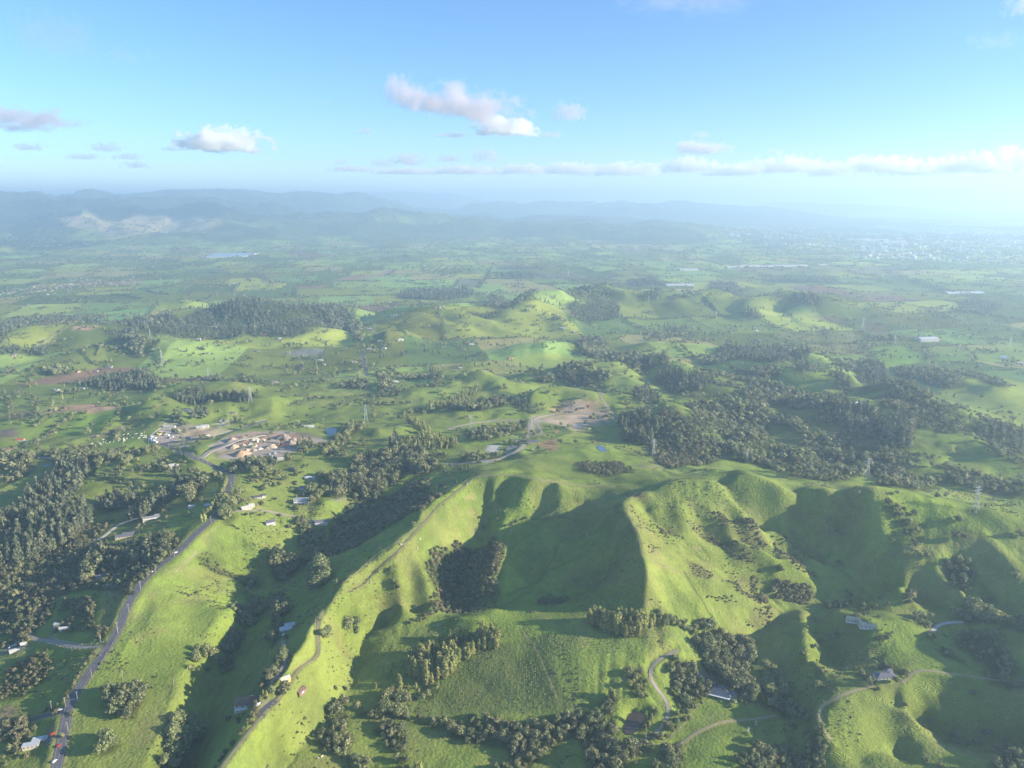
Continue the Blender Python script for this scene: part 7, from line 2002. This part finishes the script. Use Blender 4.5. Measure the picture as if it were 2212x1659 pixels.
# ------------------------------------------------------------------ roads and ponds
RM = {'asphalt': mat('asphalt', (.105, .105, .115), .9, .15, noise=((.08, .85, 1.15), (.8, .9, 1.1))), 'gravel': mat('gravel_road', (.31, .275, .23), .95, .1, noise=((.15, .8, 1.2), (.9, .85, 1.15))),
      'pale': mat('pale_concrete', (.44, .42, .38), .9, .1, noise=((.2, .85, 1.15),)), 'dirt': mat('dirt_track', (.27, .245, .14), .95, .05, noise=((.12, .75, 1.25), (.7, .8, 1.2)))}
white_line = M('road_paint', (.45, .45, .43), .6, .2, None)
for lab, P3, wid, kind in ROADS:
    T = np.gradient(P3[:, :2], axis=0)
    T /= np.linalg.norm(T, axis=1)[:, None] + 1e-9
    N = np.stack([-T[:, 1], T[:, 0]], 1)
    offs = [-.5, -.499, -.25, 0, .25, .499, .5]
    V = []
    for k, o_ in enumerate(offs):
        ww = wid * (1 + (.10 * vn(P3[:, 0], P3[:, 1], 14, 3) if kind != 'asphalt' else 0))
        xy = P3[:, :2] + N * (o_ * ww)[:, None] if np.ndim(ww) else P3[:, :2] + N * (o_ * ww)
        z = np.maximum(hz(xy[:, 0], xy[:, 1]), P3[:, 2] - .3) + (.22 if 0 < k < 6 else -.9)
        V.append(np.column_stack([xy, z]))
    V = np.stack(V, 1).reshape(-1, 3)
    n, m = len(P3), len(offs)
    ii = np.arange(n * m).reshape(n, m)
    F = np.stack([ii[:-1, :-1], ii[1:, :-1], ii[1:, 1:], ii[:-1, 1:]], -1).reshape(-1, 4)[:, ::-1]
    nm = 'road' if kind in ('asphalt',) or wid >= 5 else 'path'
    link(nm, mesh_np(nm, V, F, RM[kind], smooth=False), None, None, 0, lab, None, None, 'structure')
    if lab.startswith('asphalt road running'):
        mb = MB()
        Q = resample(np.column_stack([P3[:, :2], hz(P3[:, 0], P3[:, 1])]), 3.0)
        Tq = np.gradient(Q[:, :2], axis=0)
        Tq /= np.linalg.norm(Tq, axis=1)[:, None]
        Nq = np.stack([-Tq[:, 1], Tq[:, 0]], 1)
        for k in range(len(Q) - 1):
            for off, wl, dash in ((0, .16, 1), (-3.1, .14, 0), (3.1, .14, 0)):
                if dash and k % 4 > 1:
                    continue
                a_, b_ = Q[k, :2] + Nq[k] * off, Q[k + 1, :2] + Nq[k + 1] * off
                za, zb_ = max(hz(*a_), Q[k, 2] - .3) + .27, max(hz(*b_), Q[k + 1, 2] - .3) + .27
                mb.add([(*(a_ - Nq[k] * wl / 2), za), (*(a_ + Nq[k] * wl / 2), za), (*(b_ + Nq[k + 1] * wl / 2), zb_), (*(b_ - Nq[k + 1] * wl / 2), zb_)], [(0, 3, 2, 1)])
        link('road_marking', mb.mesh('road_marking', white_line), None, None, 0, 'white centre dashes and edge lines of the ridge road', None, None, 'structure')
wm1, wm2 = mat('brown_pond_water', (.05, .04, .036), .35, .4), mat('blue_pond_water', (.10, .14, .17), .12, .5)
for lab, P3, zz, dark in POND:
    c = np.array([P3[:, 0].mean(), P3[:, 1].mean()])
    Q = resample(np.vstack([P3, P3[:1]]), 2.0)[:-1]
    for _ in range(4):
        Q = (np.roll(Q, 1, 0) + 2 * Q + np.roll(Q, -1, 0)) / 4
    V = [(x, y, zz + .55) for x, y in Q[:, :2]] + [(c[0], c[1], zz + .55)]
    V2 = [(x, y, zz - 1.5) for x, y in Q[:, :2]]
    n = len(Q)
    F = []
    for i in range(n):
        F.append((i, (i + 1) % n, n))
    me_ = bpy.data.meshes.new('pond')
    area2 = sum(Q[i, 0] * Q[(i + 1) % n, 1] - Q[(i + 1) % n, 0] * Q[i, 1] for i in range(n))
    F = F if area2 > 0 else [f[::-1] for f in F]
    me_.from_pydata(V, [], F)
    me_.materials.append(wm1 if dark else wm2)
    link('pond_water', me_, None, None, 0, lab, None, None, 'structure')
# young trees planted in rows across the field
pl = []
for crop, s in (('E', '1130 480 1400 330 1690 270 1990 830 1980 1020 1700 1050 1300 1080 620 1080 560 980 1000 640'), ('E', '1810 260 2240 200 2240 420 2040 620 1960 580'), ('F', '-30 230 640 220 700 430 100 440 50 600 -30 600'), ('F', '800 230 1000 120 1120 230 900 290')):
    W_p = atc(crop, s)
    gx_, gy_ = np.meshgrid(np.arange(W_p[:, 0].min(), W_p[:, 0].max(), 2.1), np.arange(W_p[:, 1].min(), W_p[:, 1].max(), 3.4))
    gx_, gy_ = gx_.ravel() + rng.normal(size=gx_.size) * .3, gy_.ravel() + rng.normal(size=gx_.size) * .3
    m_ = inpoly(gx_, gy_, W_p) & (vn(gx_, gy_, 26, 2) + .5 * rng.normal(size=gx_.size) > .05)
    pl.append(np.stack([gx_[m_], gy_[m_], hz(gx_[m_], gy_[m_])], 1))
pl = np.concatenate(pl)
n = len(pl)
s_ = (.28 + .5 * rng.random(n))[:, None, None]
base = np.array([[-1, -.6, 0], [1, -.6, 0], [0, 1.1, 0], [0, 0, 2.6]])
V = (base[None] * s_ + pl[:, None]).reshape(-1, 3)
F = (np.array([[0, 1, 3], [1, 2, 3], [2, 0, 3]])[None] + 4 * np.arange(n)[:, None, None]).reshape(-1, 3)
link('sapling_foliage', mesh_np('saplings', V, F, M('sapling_leaves', (.30, .30, .13), .8, .1, ((.5, .6, 1.4),))), None, None, 0, 'pale young saplings planted in rows over the field', None, None, 'stuff')
# ------------------------------------------------------------------ write the trees out
CNAME = {'broadleaf_tree': 'tree', 'pine_tree': 'pine', 'poplar_tree': 'poplar', 'willow_tree': 'leafy tree', 'shrub': 'bush'}
CWORD = {'broadleaf_tree': 'dark tree', 'pine_tree': 'pine', 'poplar_tree': 'poplar', 'willow_tree': 'leafy tree', 'shrub': 'bush'}


def tint_mesh(me, n, per, rg, lo=0, hi=1):
    a = me.attributes.new('tint', 'FLOAT', 'FACE')
    a.data.foreach_set('value', np.clip(rg.random(n) * per + (1 - per) * .5, 0, 1).astype(np.float32))


def frame_uv(x, y, z):
    cx, cy, cz = x, y * sT * 0 + y, z - H
    f_ = cy * cT - cz * sT
    up = cy * sT + cz * cT
    return CU + FP * cx / f_, CV - FP * up / f_


CLEAR = [atc(c_, s_)[:, :2] for c_, s_ in (('K8', '1310 860 1330 830 1500 870 1600 880 1720 930 1850 1010 2000 1070 2190 1130 2190 1200 2000 1180 1800 1160 1560 1080 1380 1050 1300 960'), ('K8', '120 840 200 800 420 860 440 960 300 980 160 940'),
    ('K8', '840 1000 960 990 950 1040 880 1060'), ('K8', '1000 1080 1170 1110 1120 1140 1020 1120'), ('K8', '140 620 320 640 440 760 300 760 150 730'), ('K8', '700 420 1000 480 1080 540 980 590 860 560 760 470'), ('K8', '150 430 360 420 480 480 760 520 700 590 560 560 300 490 180 490'), ('K8', '1010 700 1200 720 1130 750 1030 730'))]
NIND = 300
for kind in KINDS:
    T = np.concatenate(TREES[kind])
    for c_ in CLEAR:
        if np.isfinite(c_).all():
            T = T[~inpoly(T[:, 0], T[:, 1], c_)]
    r = np.hypot(np.hypot(T[:, 0], T[:, 1]), T[:, 2] - H)
    u, v = frame_uv(T[:, 0], T[:, 1], T[:, 2] + T[:, 3] * .5)
    inside = (u > 2) & (u < 2210) & (v > 5) & (v < 1655)
    # visible? the crown top must clear the land in front of it
    ii_, jj_ = gi(T[:, 0], T[:, 1])
    ii_ = np.clip(np.round(ii_).astype(int), 0, NA - 1)
    jj_ = np.clip(jj_.astype(int) - 2, 0, NR - 1)
    vis = (T[:, 2] + T[:, 3] - H) / np.hypot(T[:, 0], T[:, 1]) > SL[jj_, ii_]
    score = np.where(inside & vis, T[:, 3] / r, 0)
    order = np.argsort(-score)
    ind = order[:NIND]
    rest = order[NIND:]
    sub = kind + 'x'
    rg = np.random.default_rng(len(kind))
    NV = 6
    crowns, trunks = [], []
    for k in range(NV):
        V, F = crown(kind, rg, 420 if kind != 'shrub' else 220)
        me = mesh_np('crown', V, F, FM[kind])
        tint_mesh(me, len(F), .9, rg)
        crowns.append(me)
        V, F = trunk(kind, rg)
        trunks.append(mesh_np('trunk', V, F, BARK))
    # labels: place counted from the left inside each wood
    names = {}
    for ar in np.unique(T[ind, 5]):
        sel = ind[T[ind, 5] == ar]
        sel = sel[np.argsort(u[sel])]
        for n_, t_ in enumerate(sel):
            names[t_] = (int(ar), n_, len(sel))
    for n_, t_ in enumerate(ind):
        x, y, z, h_, wd, _ = T[t_]
        ar, pos, tot = names[t_]
        desc = AREAS[ar]
        cw_ = CWORD[kind]
        if tot == 1:
            lab = '%s standing out in the %s' % (cw_, desc)
        elif pos == 0:
            lab = '%s, leftmost %s in the %s' % (cw_, cw_.split()[-1], desc)
        elif pos == tot - 1:
            lab = '%s, rightmost %s in the %s' % (cw_, cw_.split()[-1], desc)
        else:
            lab = '%s, %s from the left in the %s' % (cw_, ordinal(pos), desc)
        root = link(kind, None, None, (x, y, z), float(rg.uniform(0, 6.28)), ' '.join(lab.split()[:16]), CNAME[kind], desc + ': ' + cw_)
        root.scale = (wd, wd, h_)
        k = int(rg.integers(0, NV))
        link('crown', crowns[k], root)
        link('trunk', trunks[k], root)
    # all the rest as one growth
    near_, mid_, far_ = [], [], []
    for idx, npf, lst in ((rest[r[rest] < 1150], 95, near_), (rest[(r[rest] >= 1150) & (r[rest] < 2300)], 44, mid_), (rest[(r[rest] >= 2300) & (r[rest] < 5000)], 16, far_), (rest[r[rest] >= 5000], 7, far_)):
        if not len(idx):
            continue
        for k in range(5):
            Vp, Fp = crown(kind, rg, npf)
            if npf < 20:
                Vp, Fp = crown(kind, rg, npf, True)
            s_ = idx[k::5]
            if not len(s_):
                continue
            an = rg.random(len(s_)) * 6.28
            ca_, sa_ = np.cos(an)[:, None], np.sin(an)[:, None]
            wd, h_ = T[s_, 4][:, None], T[s_, 3][:, None]
            X_ = (Vp[None, :, 0] * ca_ - Vp[None, :, 1] * sa_) * wd + T[s_, 0][:, None]
            Y_ = (Vp[None, :, 0] * sa_ + Vp[None, :, 1] * ca_) * wd + T[s_, 1][:, None]
            Z_ = Vp[None, :, 2] * h_ + T[s_, 2][:, None]
            VV = np.stack([X_, Y_, Z_], -1).reshape(-1, 3)
            FF = (Fp[None] + (np.arange(len(s_)) * len(Vp))[:, None, None]).reshape(-1, 4)
            tt = np.clip((rg.random(len(s_))[:, None] * .75 + .25 * rg.random((len(s_), len(Fp)))), 0, 1).ravel()
            near_.append((VV, FF, tt)) if lst is near_ else lst.append((VV, FF, tt))
    allp = near_ + mid_ + far_
    VV, FF = join([(a_, b_) for a_, b_, _ in allp])
    me = mesh_np(kind + '_foliage', VV, FF, FM[kind])
    a = me.attributes.new('tint', 'FLOAT', 'FACE')
    a.data.foreach_set('value', np.concatenate([c_ for _, _, c_ in allp]).astype(np.float32))
    link({'broadleaf_tree': 'broadleaf_woods', 'pine_tree': 'pine_woods', 'poplar_tree': 'poplar_woods', 'willow_tree': 'leafy_woods', 'shrub': 'shrubbery'}[kind], me, None, None, 0,
         'further ' + {'broadleaf_tree': 'dark broadleaf woods and hedges', 'pine_tree': 'pine woods and shelter belts', 'poplar_tree': 'poplars and pale creek trees', 'willow_tree': 'leafy light green trees', 'shrub': 'scrub and gorse'}[kind] + ' across the country', None, None, 'stuff')
    print(kind, len(T), 'faces', len(FF))
# far town and village roofs too many to count
n = 2600
uu = np.concatenate([1850 + 380 * rng.random(1700), 1640 + 250 * rng.random(500), 1560 + 200 * rng.random(400)])
vv_ = np.concatenate([505 + 60 * rng.random(1700) ** 1.1, 505 + 28 * rng.random(500), 490 + 20 * rng.random(400)])
P3 = at(uu, vv_)
P3 = P3[np.isfinite(P3[:, 0])]
P3[:, :2] += rng.normal(size=(len(P3), 2)) * 40
P3 = P3[vn(P3[:, 0], P3[:, 1], 420, 1) > -.35]
P3[:, 2] = hz(P3[:, 0], P3[:, 1])
l_, d_, h_ = 16., 10., 6.
base = np.array([(-l_ / 2, -d_ / 2, -3), (l_ / 2, -d_ / 2, -3), (l_ / 2, d_ / 2, -3), (-l_ / 2, d_ / 2, -3), (-l_ / 2, -d_ / 2, h_), (l_ / 2, -d_ / 2, h_), (l_ / 2, d_ / 2, h_), (-l_ / 2, d_ / 2, h_), (-l_ / 2, 0, h_ + 3), (l_ / 2, 0, h_ + 3)])
bf = np.array([(0, 1, 5, 4), (1, 2, 6, 5), (2, 3, 7, 6), (3, 0, 4, 7), (4, 5, 9, 8), (6, 7, 8, 9), (5, 6, 9, 9), (7, 4, 8, 8)])
bf3 = bf.copy()
n = len(P3)
an = rng.random(n) * 6.28
sc_ = (.6 + rng.random(n) ** 4 * 2.2)[:, None]
X_ = (base[None, :, 0] * np.cos(an)[:, None] - base[None, :, 1] * np.sin(an)[:, None]) * sc_ + P3[:, 0][:, None]
Y_ = (base[None, :, 0] * np.sin(an)[:, None] + base[None, :, 1] * np.cos(an)[:, None]) * sc_ + P3[:, 1][:, None]
Z_ = base[None, :, 2] * np.minimum(sc_, 1.6) + P3[:, 2][:, None]
VV = np.stack([X_, Y_, Z_], -1).reshape(-1, 3)
FF = (bf[None, :6] + (np.arange(n) * 10)[:, None, None]).reshape(-1, 4)
link('town_houses', mesh_np('town_houses', VV, FF, M('town_walls', (.46, .45, .43), .6, .3, ((.004, .4, 1.6),))), None, None, 0, 'pale roofs of the far town spread over the right plain', None, None, 'stuff')
# ------------------------------------------------------------------ clouds, well above the haze
def cloud_mat(name, dens, soft, scale, flatb, stretch=2.6, col=(1, 1, 1, 1)):
    m = bpy.data.materials.new(name)
    m.use_nodes = True
    t = m.node_tree
    t.nodes.clear()
    N = lambda ty: t.nodes.new(ty)
    out, vol = N('ShaderNodeOutputMaterial'), N('ShaderNodeVolumePrincipled')
    tc, oi, no = N('ShaderNodeTexCoord'), N('ShaderNodeObjectInfo'), N('ShaderNodeTexNoise')
    mp = N('ShaderNodeVectorMath')
    mp.operation = 'MULTIPLY'
    mp.inputs[1].default_value = (stretch, 1.4, 1.1)
    t.links.new(tc.outputs['Object'], mp.inputs[0])
    no.noise_dimensions = '4D'
    no.inputs['Scale'].default_value = scale
    no.inputs['Detail'].default_value = 7
    no.inputs['Roughness'].default_value = .58
    t.links.new(mp.outputs[0], no.inputs['Vector'])

    def mth(op, a, b=None, c=None):
        n = N('ShaderNodeMath')
        n.operation = op
        for i, x in enumerate((a, b, c)):
            if x is None:
                continue
            if isinstance(x, (int, float)):
                n.inputs[i].default_value = x
            else:
                t.links.new(x, n.inputs[i])
        return n.outputs[0]
    t.links.new(mth('MULTIPLY', oi.outputs['Random'], 37.0), no.inputs['W'])
    ln = N('ShaderNodeVectorMath')
    ln.operation = 'LENGTH'
    t.links.new(tc.outputs['Object'], ln.inputs[0])
    sx = N('ShaderNodeSeparateXYZ')
    t.links.new(tc.outputs['Object'], sx.inputs[0])
    # body: falls off to the rim, flat underside, billowed by noise
    body = mth('SUBTRACT', 1.0, ln.outputs['Value'])
    base_ = mth('MULTIPLY', mth('ADD', sx.outputs['Z'], flatb), 3.0)
    body = mth('MINIMUM', body, base_)
    q = mth('ADD', mth('MULTIPLY', body, 1.3), mth('MULTIPLY', mth('SUBTRACT', no.outputs['Fac'], .60), 3.4))
    q = mth('MULTIPLY', mth('SUBTRACT', q, .10), 1.0 / soft)
    cl = N('ShaderNodeClamp')
    t.links.new(q, cl.inputs['Value'])
    rim = N('ShaderNodeClamp')
    t.links.new(mth('MULTIPLY', mth('SUBTRACT', .985, ln.outputs['Value']), 6.0), rim.inputs['Value'])
    d = mth('MULTIPLY', mth('MULTIPLY', cl.outputs[0], rim.outputs[0]), dens)
    t.links.new(d, vol.inputs['Density'])
    vol.inputs['Color'].default_value = col
    vol.inputs['Anisotropy'].default_value = .35
    t.links.new(vol.outputs[0], out.inputs['Volume'])
    m.cycles.volume_step_rate = .3
    return m


CM = {'bright': cloud_mat('cloud_bright', .010, .2, 2.0, .38, 2.0), 'grey': cloud_mat('cloud_grey', .0048, .5, 1.7, .55, 2.6, (.82, .78, .83, 1)), 'faint': cloud_mat('cloud_faint', .0008, .8, 1.5, .7, 2.6, (.85, .8, .86, 1)), 'bank': cloud_mat('cloud_bank', .0036, .2, 2.3, .36, 3.2, (.90, .89, .91, 1))}  # grey clouds: weak lighting is put into their darker mauve volume colour
V, F = quadsphere(8)
CMESH = {}
for k, m in CM.items():
    CMESH[k] = mesh_np('cloud', V, F, m, smooth=True)


def cloud(u, v, w_, h_, r, kind, lab, group=None, tilt=0.0):
    dx, dy, dz = ray(u, v)
    n = hypot(dx, dy)
    x, y, z = r * dx / n, r * dy / n, H + r * dz / n
    o = link('cloud', CMESH[kind], None, (x, y, z), -atan2(dx, dy), lab, 'cloud', group)
    s_ = r / FP / cT
    o.scale = (w_ / 2 * s_ * 1.25, w_ / 2 * s_ * .8, h_ / 2 * s_ * 1.35)
    o.rotation_euler[1] = tilt


gl = 'small grey clouds low over the left horizon'
for a in ((485, 312, 180, 62, 11000, 'bright', 'bright white puffy cloud on the left'), (880, 208, 130, 78, 9000, 'grey', 'mauve grey cloud head of the long central cloud', None, .25), (1010, 230, 250, 84, 9200, 'grey', 'long mauve grey cloud in the centre', None, .16), (1088, 280, 140, 52, 10500, 'bright', 'white lit cloud under the long central cloud'),
          (1230, 245, 90, 46, 9500, 'grey', 'ragged grey cloud right of the long central cloud'), (1515, 321, 140, 34, 12000, 'grey', 'flat pinkish cloud right of the centre'), (55, 262, 200, 48, 9500, 'grey', 'dark flat cloud cut by the left edge'), (230, 319, 70, 22, 11500, 'grey', 'small grey cloud below and left of the bright one', gl), (62, 318, 66, 18, 11800, 'grey', 'small grey cloud near the left edge', gl),
          (275, 338, 64, 17, 12500, 'grey', 'small grey streak under the bright cloud, upper one', gl), (178, 339, 70, 14, 12500, 'grey', 'thin grey streak left of the upper streak', gl), (296, 357, 72, 15, 13500, 'grey', 'small grey streak under the bright cloud, lower one', gl), (370, 322, 50, 12, 11500, 'grey', 'wisp touching the bright cloud on its left', gl),
          (1050, 337, 68, 36, 14000, 'grey', 'rounded cloud above the left part of the bank'), (882, 346, 90, 32, 14500, 'grey', 'grey cloud left of the rounded one'), (970, 343, 64, 20, 14200, 'grey', 'flat grey cloud between the two rounded ones'), (825, 353, 60, 20, 15000, 'grey', 'low grey cloud at the left end of the bank'), (790, 284, 46, 20, 11000, 'grey', 'tiny grey cloud left of the centre'),
          (975, 293, 90, 16, 10800, 'grey', 'grey wisp left of the white lit cloud'), (1190, 291, 62, 18, 10800, 'grey', 'grey wisp right of the white lit cloud'), (735, 351, 40, 14, 15000, 'grey', 'speck of cloud left of the bank'), (700, 221, 50, 16, 9800, 'faint', 'faint speck of cloud high on the left of centre'), (1513, 292, 44, 18, 11000, 'grey', 'small dark wisp above the pinkish cloud'), (1665, 300, 46, 10, 11500, 'faint', 'faint streak right of the pinkish cloud'), (1675, 326, 40, 12, 12500, 'grey', 'small wisp above the right bank'),
          (110, 78, 170, 95, 7500, 'faint', 'faint mauve cloud high on the left'), (270, 122, 110, 36, 7800, 'faint', 'faint tail of the high left cloud'), (1510, -4, 340, 60, 6500, 'faint', 'faint mauve veil along the top edge'), (2215, 8, 70, 60, 7000, 'grey', 'white cloud cut by the top right corner'), (2150, 88, 110, 34, 7500, 'faint', 'faint white wisp high on the right')):
    cloud(*a)
gb = 'cloud bank above the right horizon'
bk = [(760, 366, 130, 22), (880, 368, 170, 24), (1010, 370, 170, 30), (1130, 366, 150, 40), (1235, 368, 160, 40), (1350, 367, 170, 44), (1490, 362, 160, 56), (1590, 368, 150, 42), (1700, 362, 170, 58), (1800, 368, 140, 46), (1900, 362, 180, 56), (2010, 364, 170, 56), (2110, 360, 180, 60), (2200, 352, 160, 74)]
for i, (u, v, w_, h_) in enumerate(bk):
    cloud(u, v + 1 + 3 * (i % 2), w_ * (.78 + .12 * (i % 3)), h_ * .85, 21000 + 700 * (i % 3), 'bank', 'cumulus of the long bank over the right horizon, %s from the left' % (ordinal(i) if i else 'first'), gb)
# ------------------------------------------------------------------ the land sheet itself
gm = mat('pasture', (0, 0, 0), .95, .05, attr='cover', noise=((.012, .86, 1.14), (.11, .76, 1.24), (.5, .68, 1.32)))
t = gm.node_tree
geo = t.nodes['Geometry'] if 'Geometry' in t.nodes else [n for n in t.nodes if n.type == 'NEW_GEOMETRY'][0]
sep = t.nodes.new('ShaderNodeSeparateXYZ')
t.links.new(geo.outputs['Position'], sep.inputs[0])
n1 = t.nodes.new('ShaderNodeTexNoise')
n1.inputs['Scale'].default_value = .06
n1.inputs['Detail'].default_value = 2
t.links.new(geo.outputs['Position'], n1.inputs['Vector'])


def mnode(op, a, b):
    n = t.nodes.new('ShaderNodeMath')
    n.operation = op
    for i, x in enumerate((a, b)):
        if isinstance(x, (int, float)):
            n.inputs[i].default_value = x
        elif x is not None:
            t.links.new(x, n.inputs[i])
    return n.outputs[0]


terr = mnode('SINE', mnode('MULTIPLY', mnode('ADD', sep.outputs['Z'], mnode('MULTIPLY', n1.outputs['Fac'], 9.0)), 6.6), None)
st = t.nodes.new('ShaderNodeAttribute')
st.attribute_name = 'steep'
terr_raw = terr
terr = mnode('MULTIPLY', mnode('MULTIPLY', terr, st.outputs['Fac']), .18)
n2 = t.nodes.new('ShaderNodeTexNoise')
n2.inputs['Scale'].default_value = .35
n2.inputs['Detail'].default_value = 4
t.links.new(geo.outputs['Position'], n2.inputs['Vector'])
bh = mnode('ADD', terr, mnode('MULTIPLY', n2.outputs['Fac'], 1.1))
bp = t.nodes.new('ShaderNodeBump')
bp.inputs['Distance'].default_value = 1
bp.inputs['Strength'].default_value = 1
t.links.new(bh, bp.inputs['Height'])
t.links.new(bp.outputs[0], t.nodes['Principled BSDF'].inputs['Normal'])

dk = mnode('SUBTRACT', 1.0, mnode('MULTIPLY', mnode('MAXIMUM', mnode('MULTIPLY', terr_raw, -1.0), 0.0), mnode('MULTIPLY', st.outputs['Fac'], .24)))
pb_ = t.nodes['Principled BSDF']
src_ = pb_.inputs['Base Color'].links[0].from_socket
sv_ = t.nodes.new('ShaderNodeVectorMath')
sv_.operation = 'SCALE'
t.links.new(src_, sv_.inputs[0])
t.links.new(dk, sv_.inputs['Scale'])
t.links.new(sv_.outputs[0], pb_.inputs['Base Color'])
j1, j2 = int(np.searchsorted(RR, 4000)), int(np.searchsorted(RR, 9000))
rows = np.concatenate([np.arange(0, j1), np.arange(j1, j2, 2), np.arange(j2, NR, 3)])
gx, gy, gz = X[rows], Y[rows], HT[rows]
V = np.stack([gx, gy, gz], -1).reshape(-1, 3)
nr = len(rows)
ii = np.arange(nr * NA).reshape(nr, NA)
F = np.stack([ii[:-1, :-1], ii[:-1, 1:], ii[1:, 1:], ii[1:, :-1]], -1).reshape(-1, 4)[:, ::-1]
me = mesh_np('ground', V, F, gm, smooth=True)
at_ = me.color_attributes.new('cover', 'FLOAT_COLOR', 'POINT')
c4 = np.ones((nr * NA, 4), np.float32)
c4[:, :3] = np.clip(RGB[rows].reshape(-1, 3), .004, .9)
at_.data.foreach_set('color', c4.ravel())
gr = np.gradient(HT, axis=0) / (RR[:, None] * DA)
gc = np.gradient(HT, axis=1) / (RR[:, None] * DA)
slope = np.hypot(gr, gc)
stp = sstep(.28, .5, slope) * sstep(-.25, .3, fbm(X, Y, 70, 3, 2)) * (1 - sstep(1300, 2200, aR))
sa = me.attributes.new('steep', 'FLOAT', 'POINT')
sa.data.foreach_set('value', stp[rows].astype(np.float32).ravel())
go = bpy.data.objects.new('ground', me)
go['kind'] = 'structure'
go['label'] = 'green rolling farmland'
COL.objects.link(go)
# ------------------------------------------------------------------ light, sky, air, camera
w = bpy.data.worlds.new("World")
scene.world = w
w.use_nodes = True
nt = w.node_tree
sky = nt.nodes.new('ShaderNodeTexSky')
sky.sky_type = 'NISHITA'
sky.sun_disc = False
sky.sun_elevation = SUN_EL
sky.sun_rotation = pi / 2 + SUN_AZ
sky.altitude = 450
sky.air_density = SKY_AIR
sky.dust_density = SKY_DUST
sky.ozone_density = SKY_OZ
nt.links.new(sky.outputs[0], nt.nodes['Background'].inputs[0])
nt.nodes['Background'].inputs[1].default_value = SKY_STR
sl = bpy.data.lights.new('sun', 'SUN')
sl.energy = SUN_STR
sl.angle = R(.53)
sl.color = (1.0, .88, .68)
so = bpy.data.objects.new('sun', sl)
COL.objects.link(so)
from mathutils import Vector
so.rotation_euler = Vector(SUNV).to_track_quat('Z', 'Y').to_euler()

hm = bpy.data.materials.new('haze_air')
hm.use_nodes = True
hn = hm.node_tree
hn.nodes.clear()
ho = hn.nodes.new('ShaderNodeOutputMaterial')
hv = hn.nodes.new('ShaderNodeVolumePrincipled')
hv.inputs['Color'].default_value = (*HAZE_COL, 1)
hv.inputs['Density'].default_value = HAZE_D
hv.inputs['Anisotropy'].default_value = HAZE_G
hn.links.new(hv.outputs[0], ho.inputs['Volume'])
hb = bpy.data.meshes.new('haze')
zl, zt = float(HT.min()) - 6, max(float(HT.max()) + 8, H + 30)
BX = 66000
vv = [(sx * BX, sy * BX, z) for z in (zl, zt) for sx, sy in ((-1, -1), (1, -1), (1, 1), (-1, 1))]
hb.from_pydata(vv, [], [(3, 2, 1, 0), (4, 5, 6, 7), (0, 1, 5, 4), (1, 2, 6, 5), (2, 3, 7, 6), (3, 0, 4, 7)])
hb.materials.append(hm)
hob = bpy.data.objects.new('haze', hb)
hob['kind'] = 'stuff'
hob['label'] = 'pale blue haze lying over the whole countryside'
COL.objects.link(hob)
print('haze box', zl, zt, file=open('/tmp/hz.txt', 'w'))

cd = bpy.data.cameras.new('camera')
cd.sensor_width = 36
cd.lens = 36 * FP / 2212
cd.clip_start = 1
cd.clip_end = 200000
co = bpy.data.objects.new('camera', cd)
co.location = (0, 0, H)
co.rotation_euler = (pi / 2 - TH, 0, 0)
COL.objects.link(co)
scene.camera = co

scene.view_settings.view_transform = 'Standard'
scene.view_settings.look = 'None'
scene.view_settings.exposure = EXPO
scene.view_settings.gamma = 1
cy = scene.cycles
cy.max_bounces = 5
cy.diffuse_bounces = 2
cy.glossy_bounces = 1
cy.transmission_bounces = 1
cy.transparent_max_bounces = 6
cy.volume_bounces = VBOUNCE
cy.use_denoising = True
try:
    cy.denoiser = 'OPENIMAGEDENOISE'
except Exception as e:
    print('denoiser', e)
cy.use_adaptive_sampling = True
cy.adaptive_threshold = .008
cy.sample_clamp_indirect = 8
cy.caustics_reflective = False
cy.caustics_refractive = False
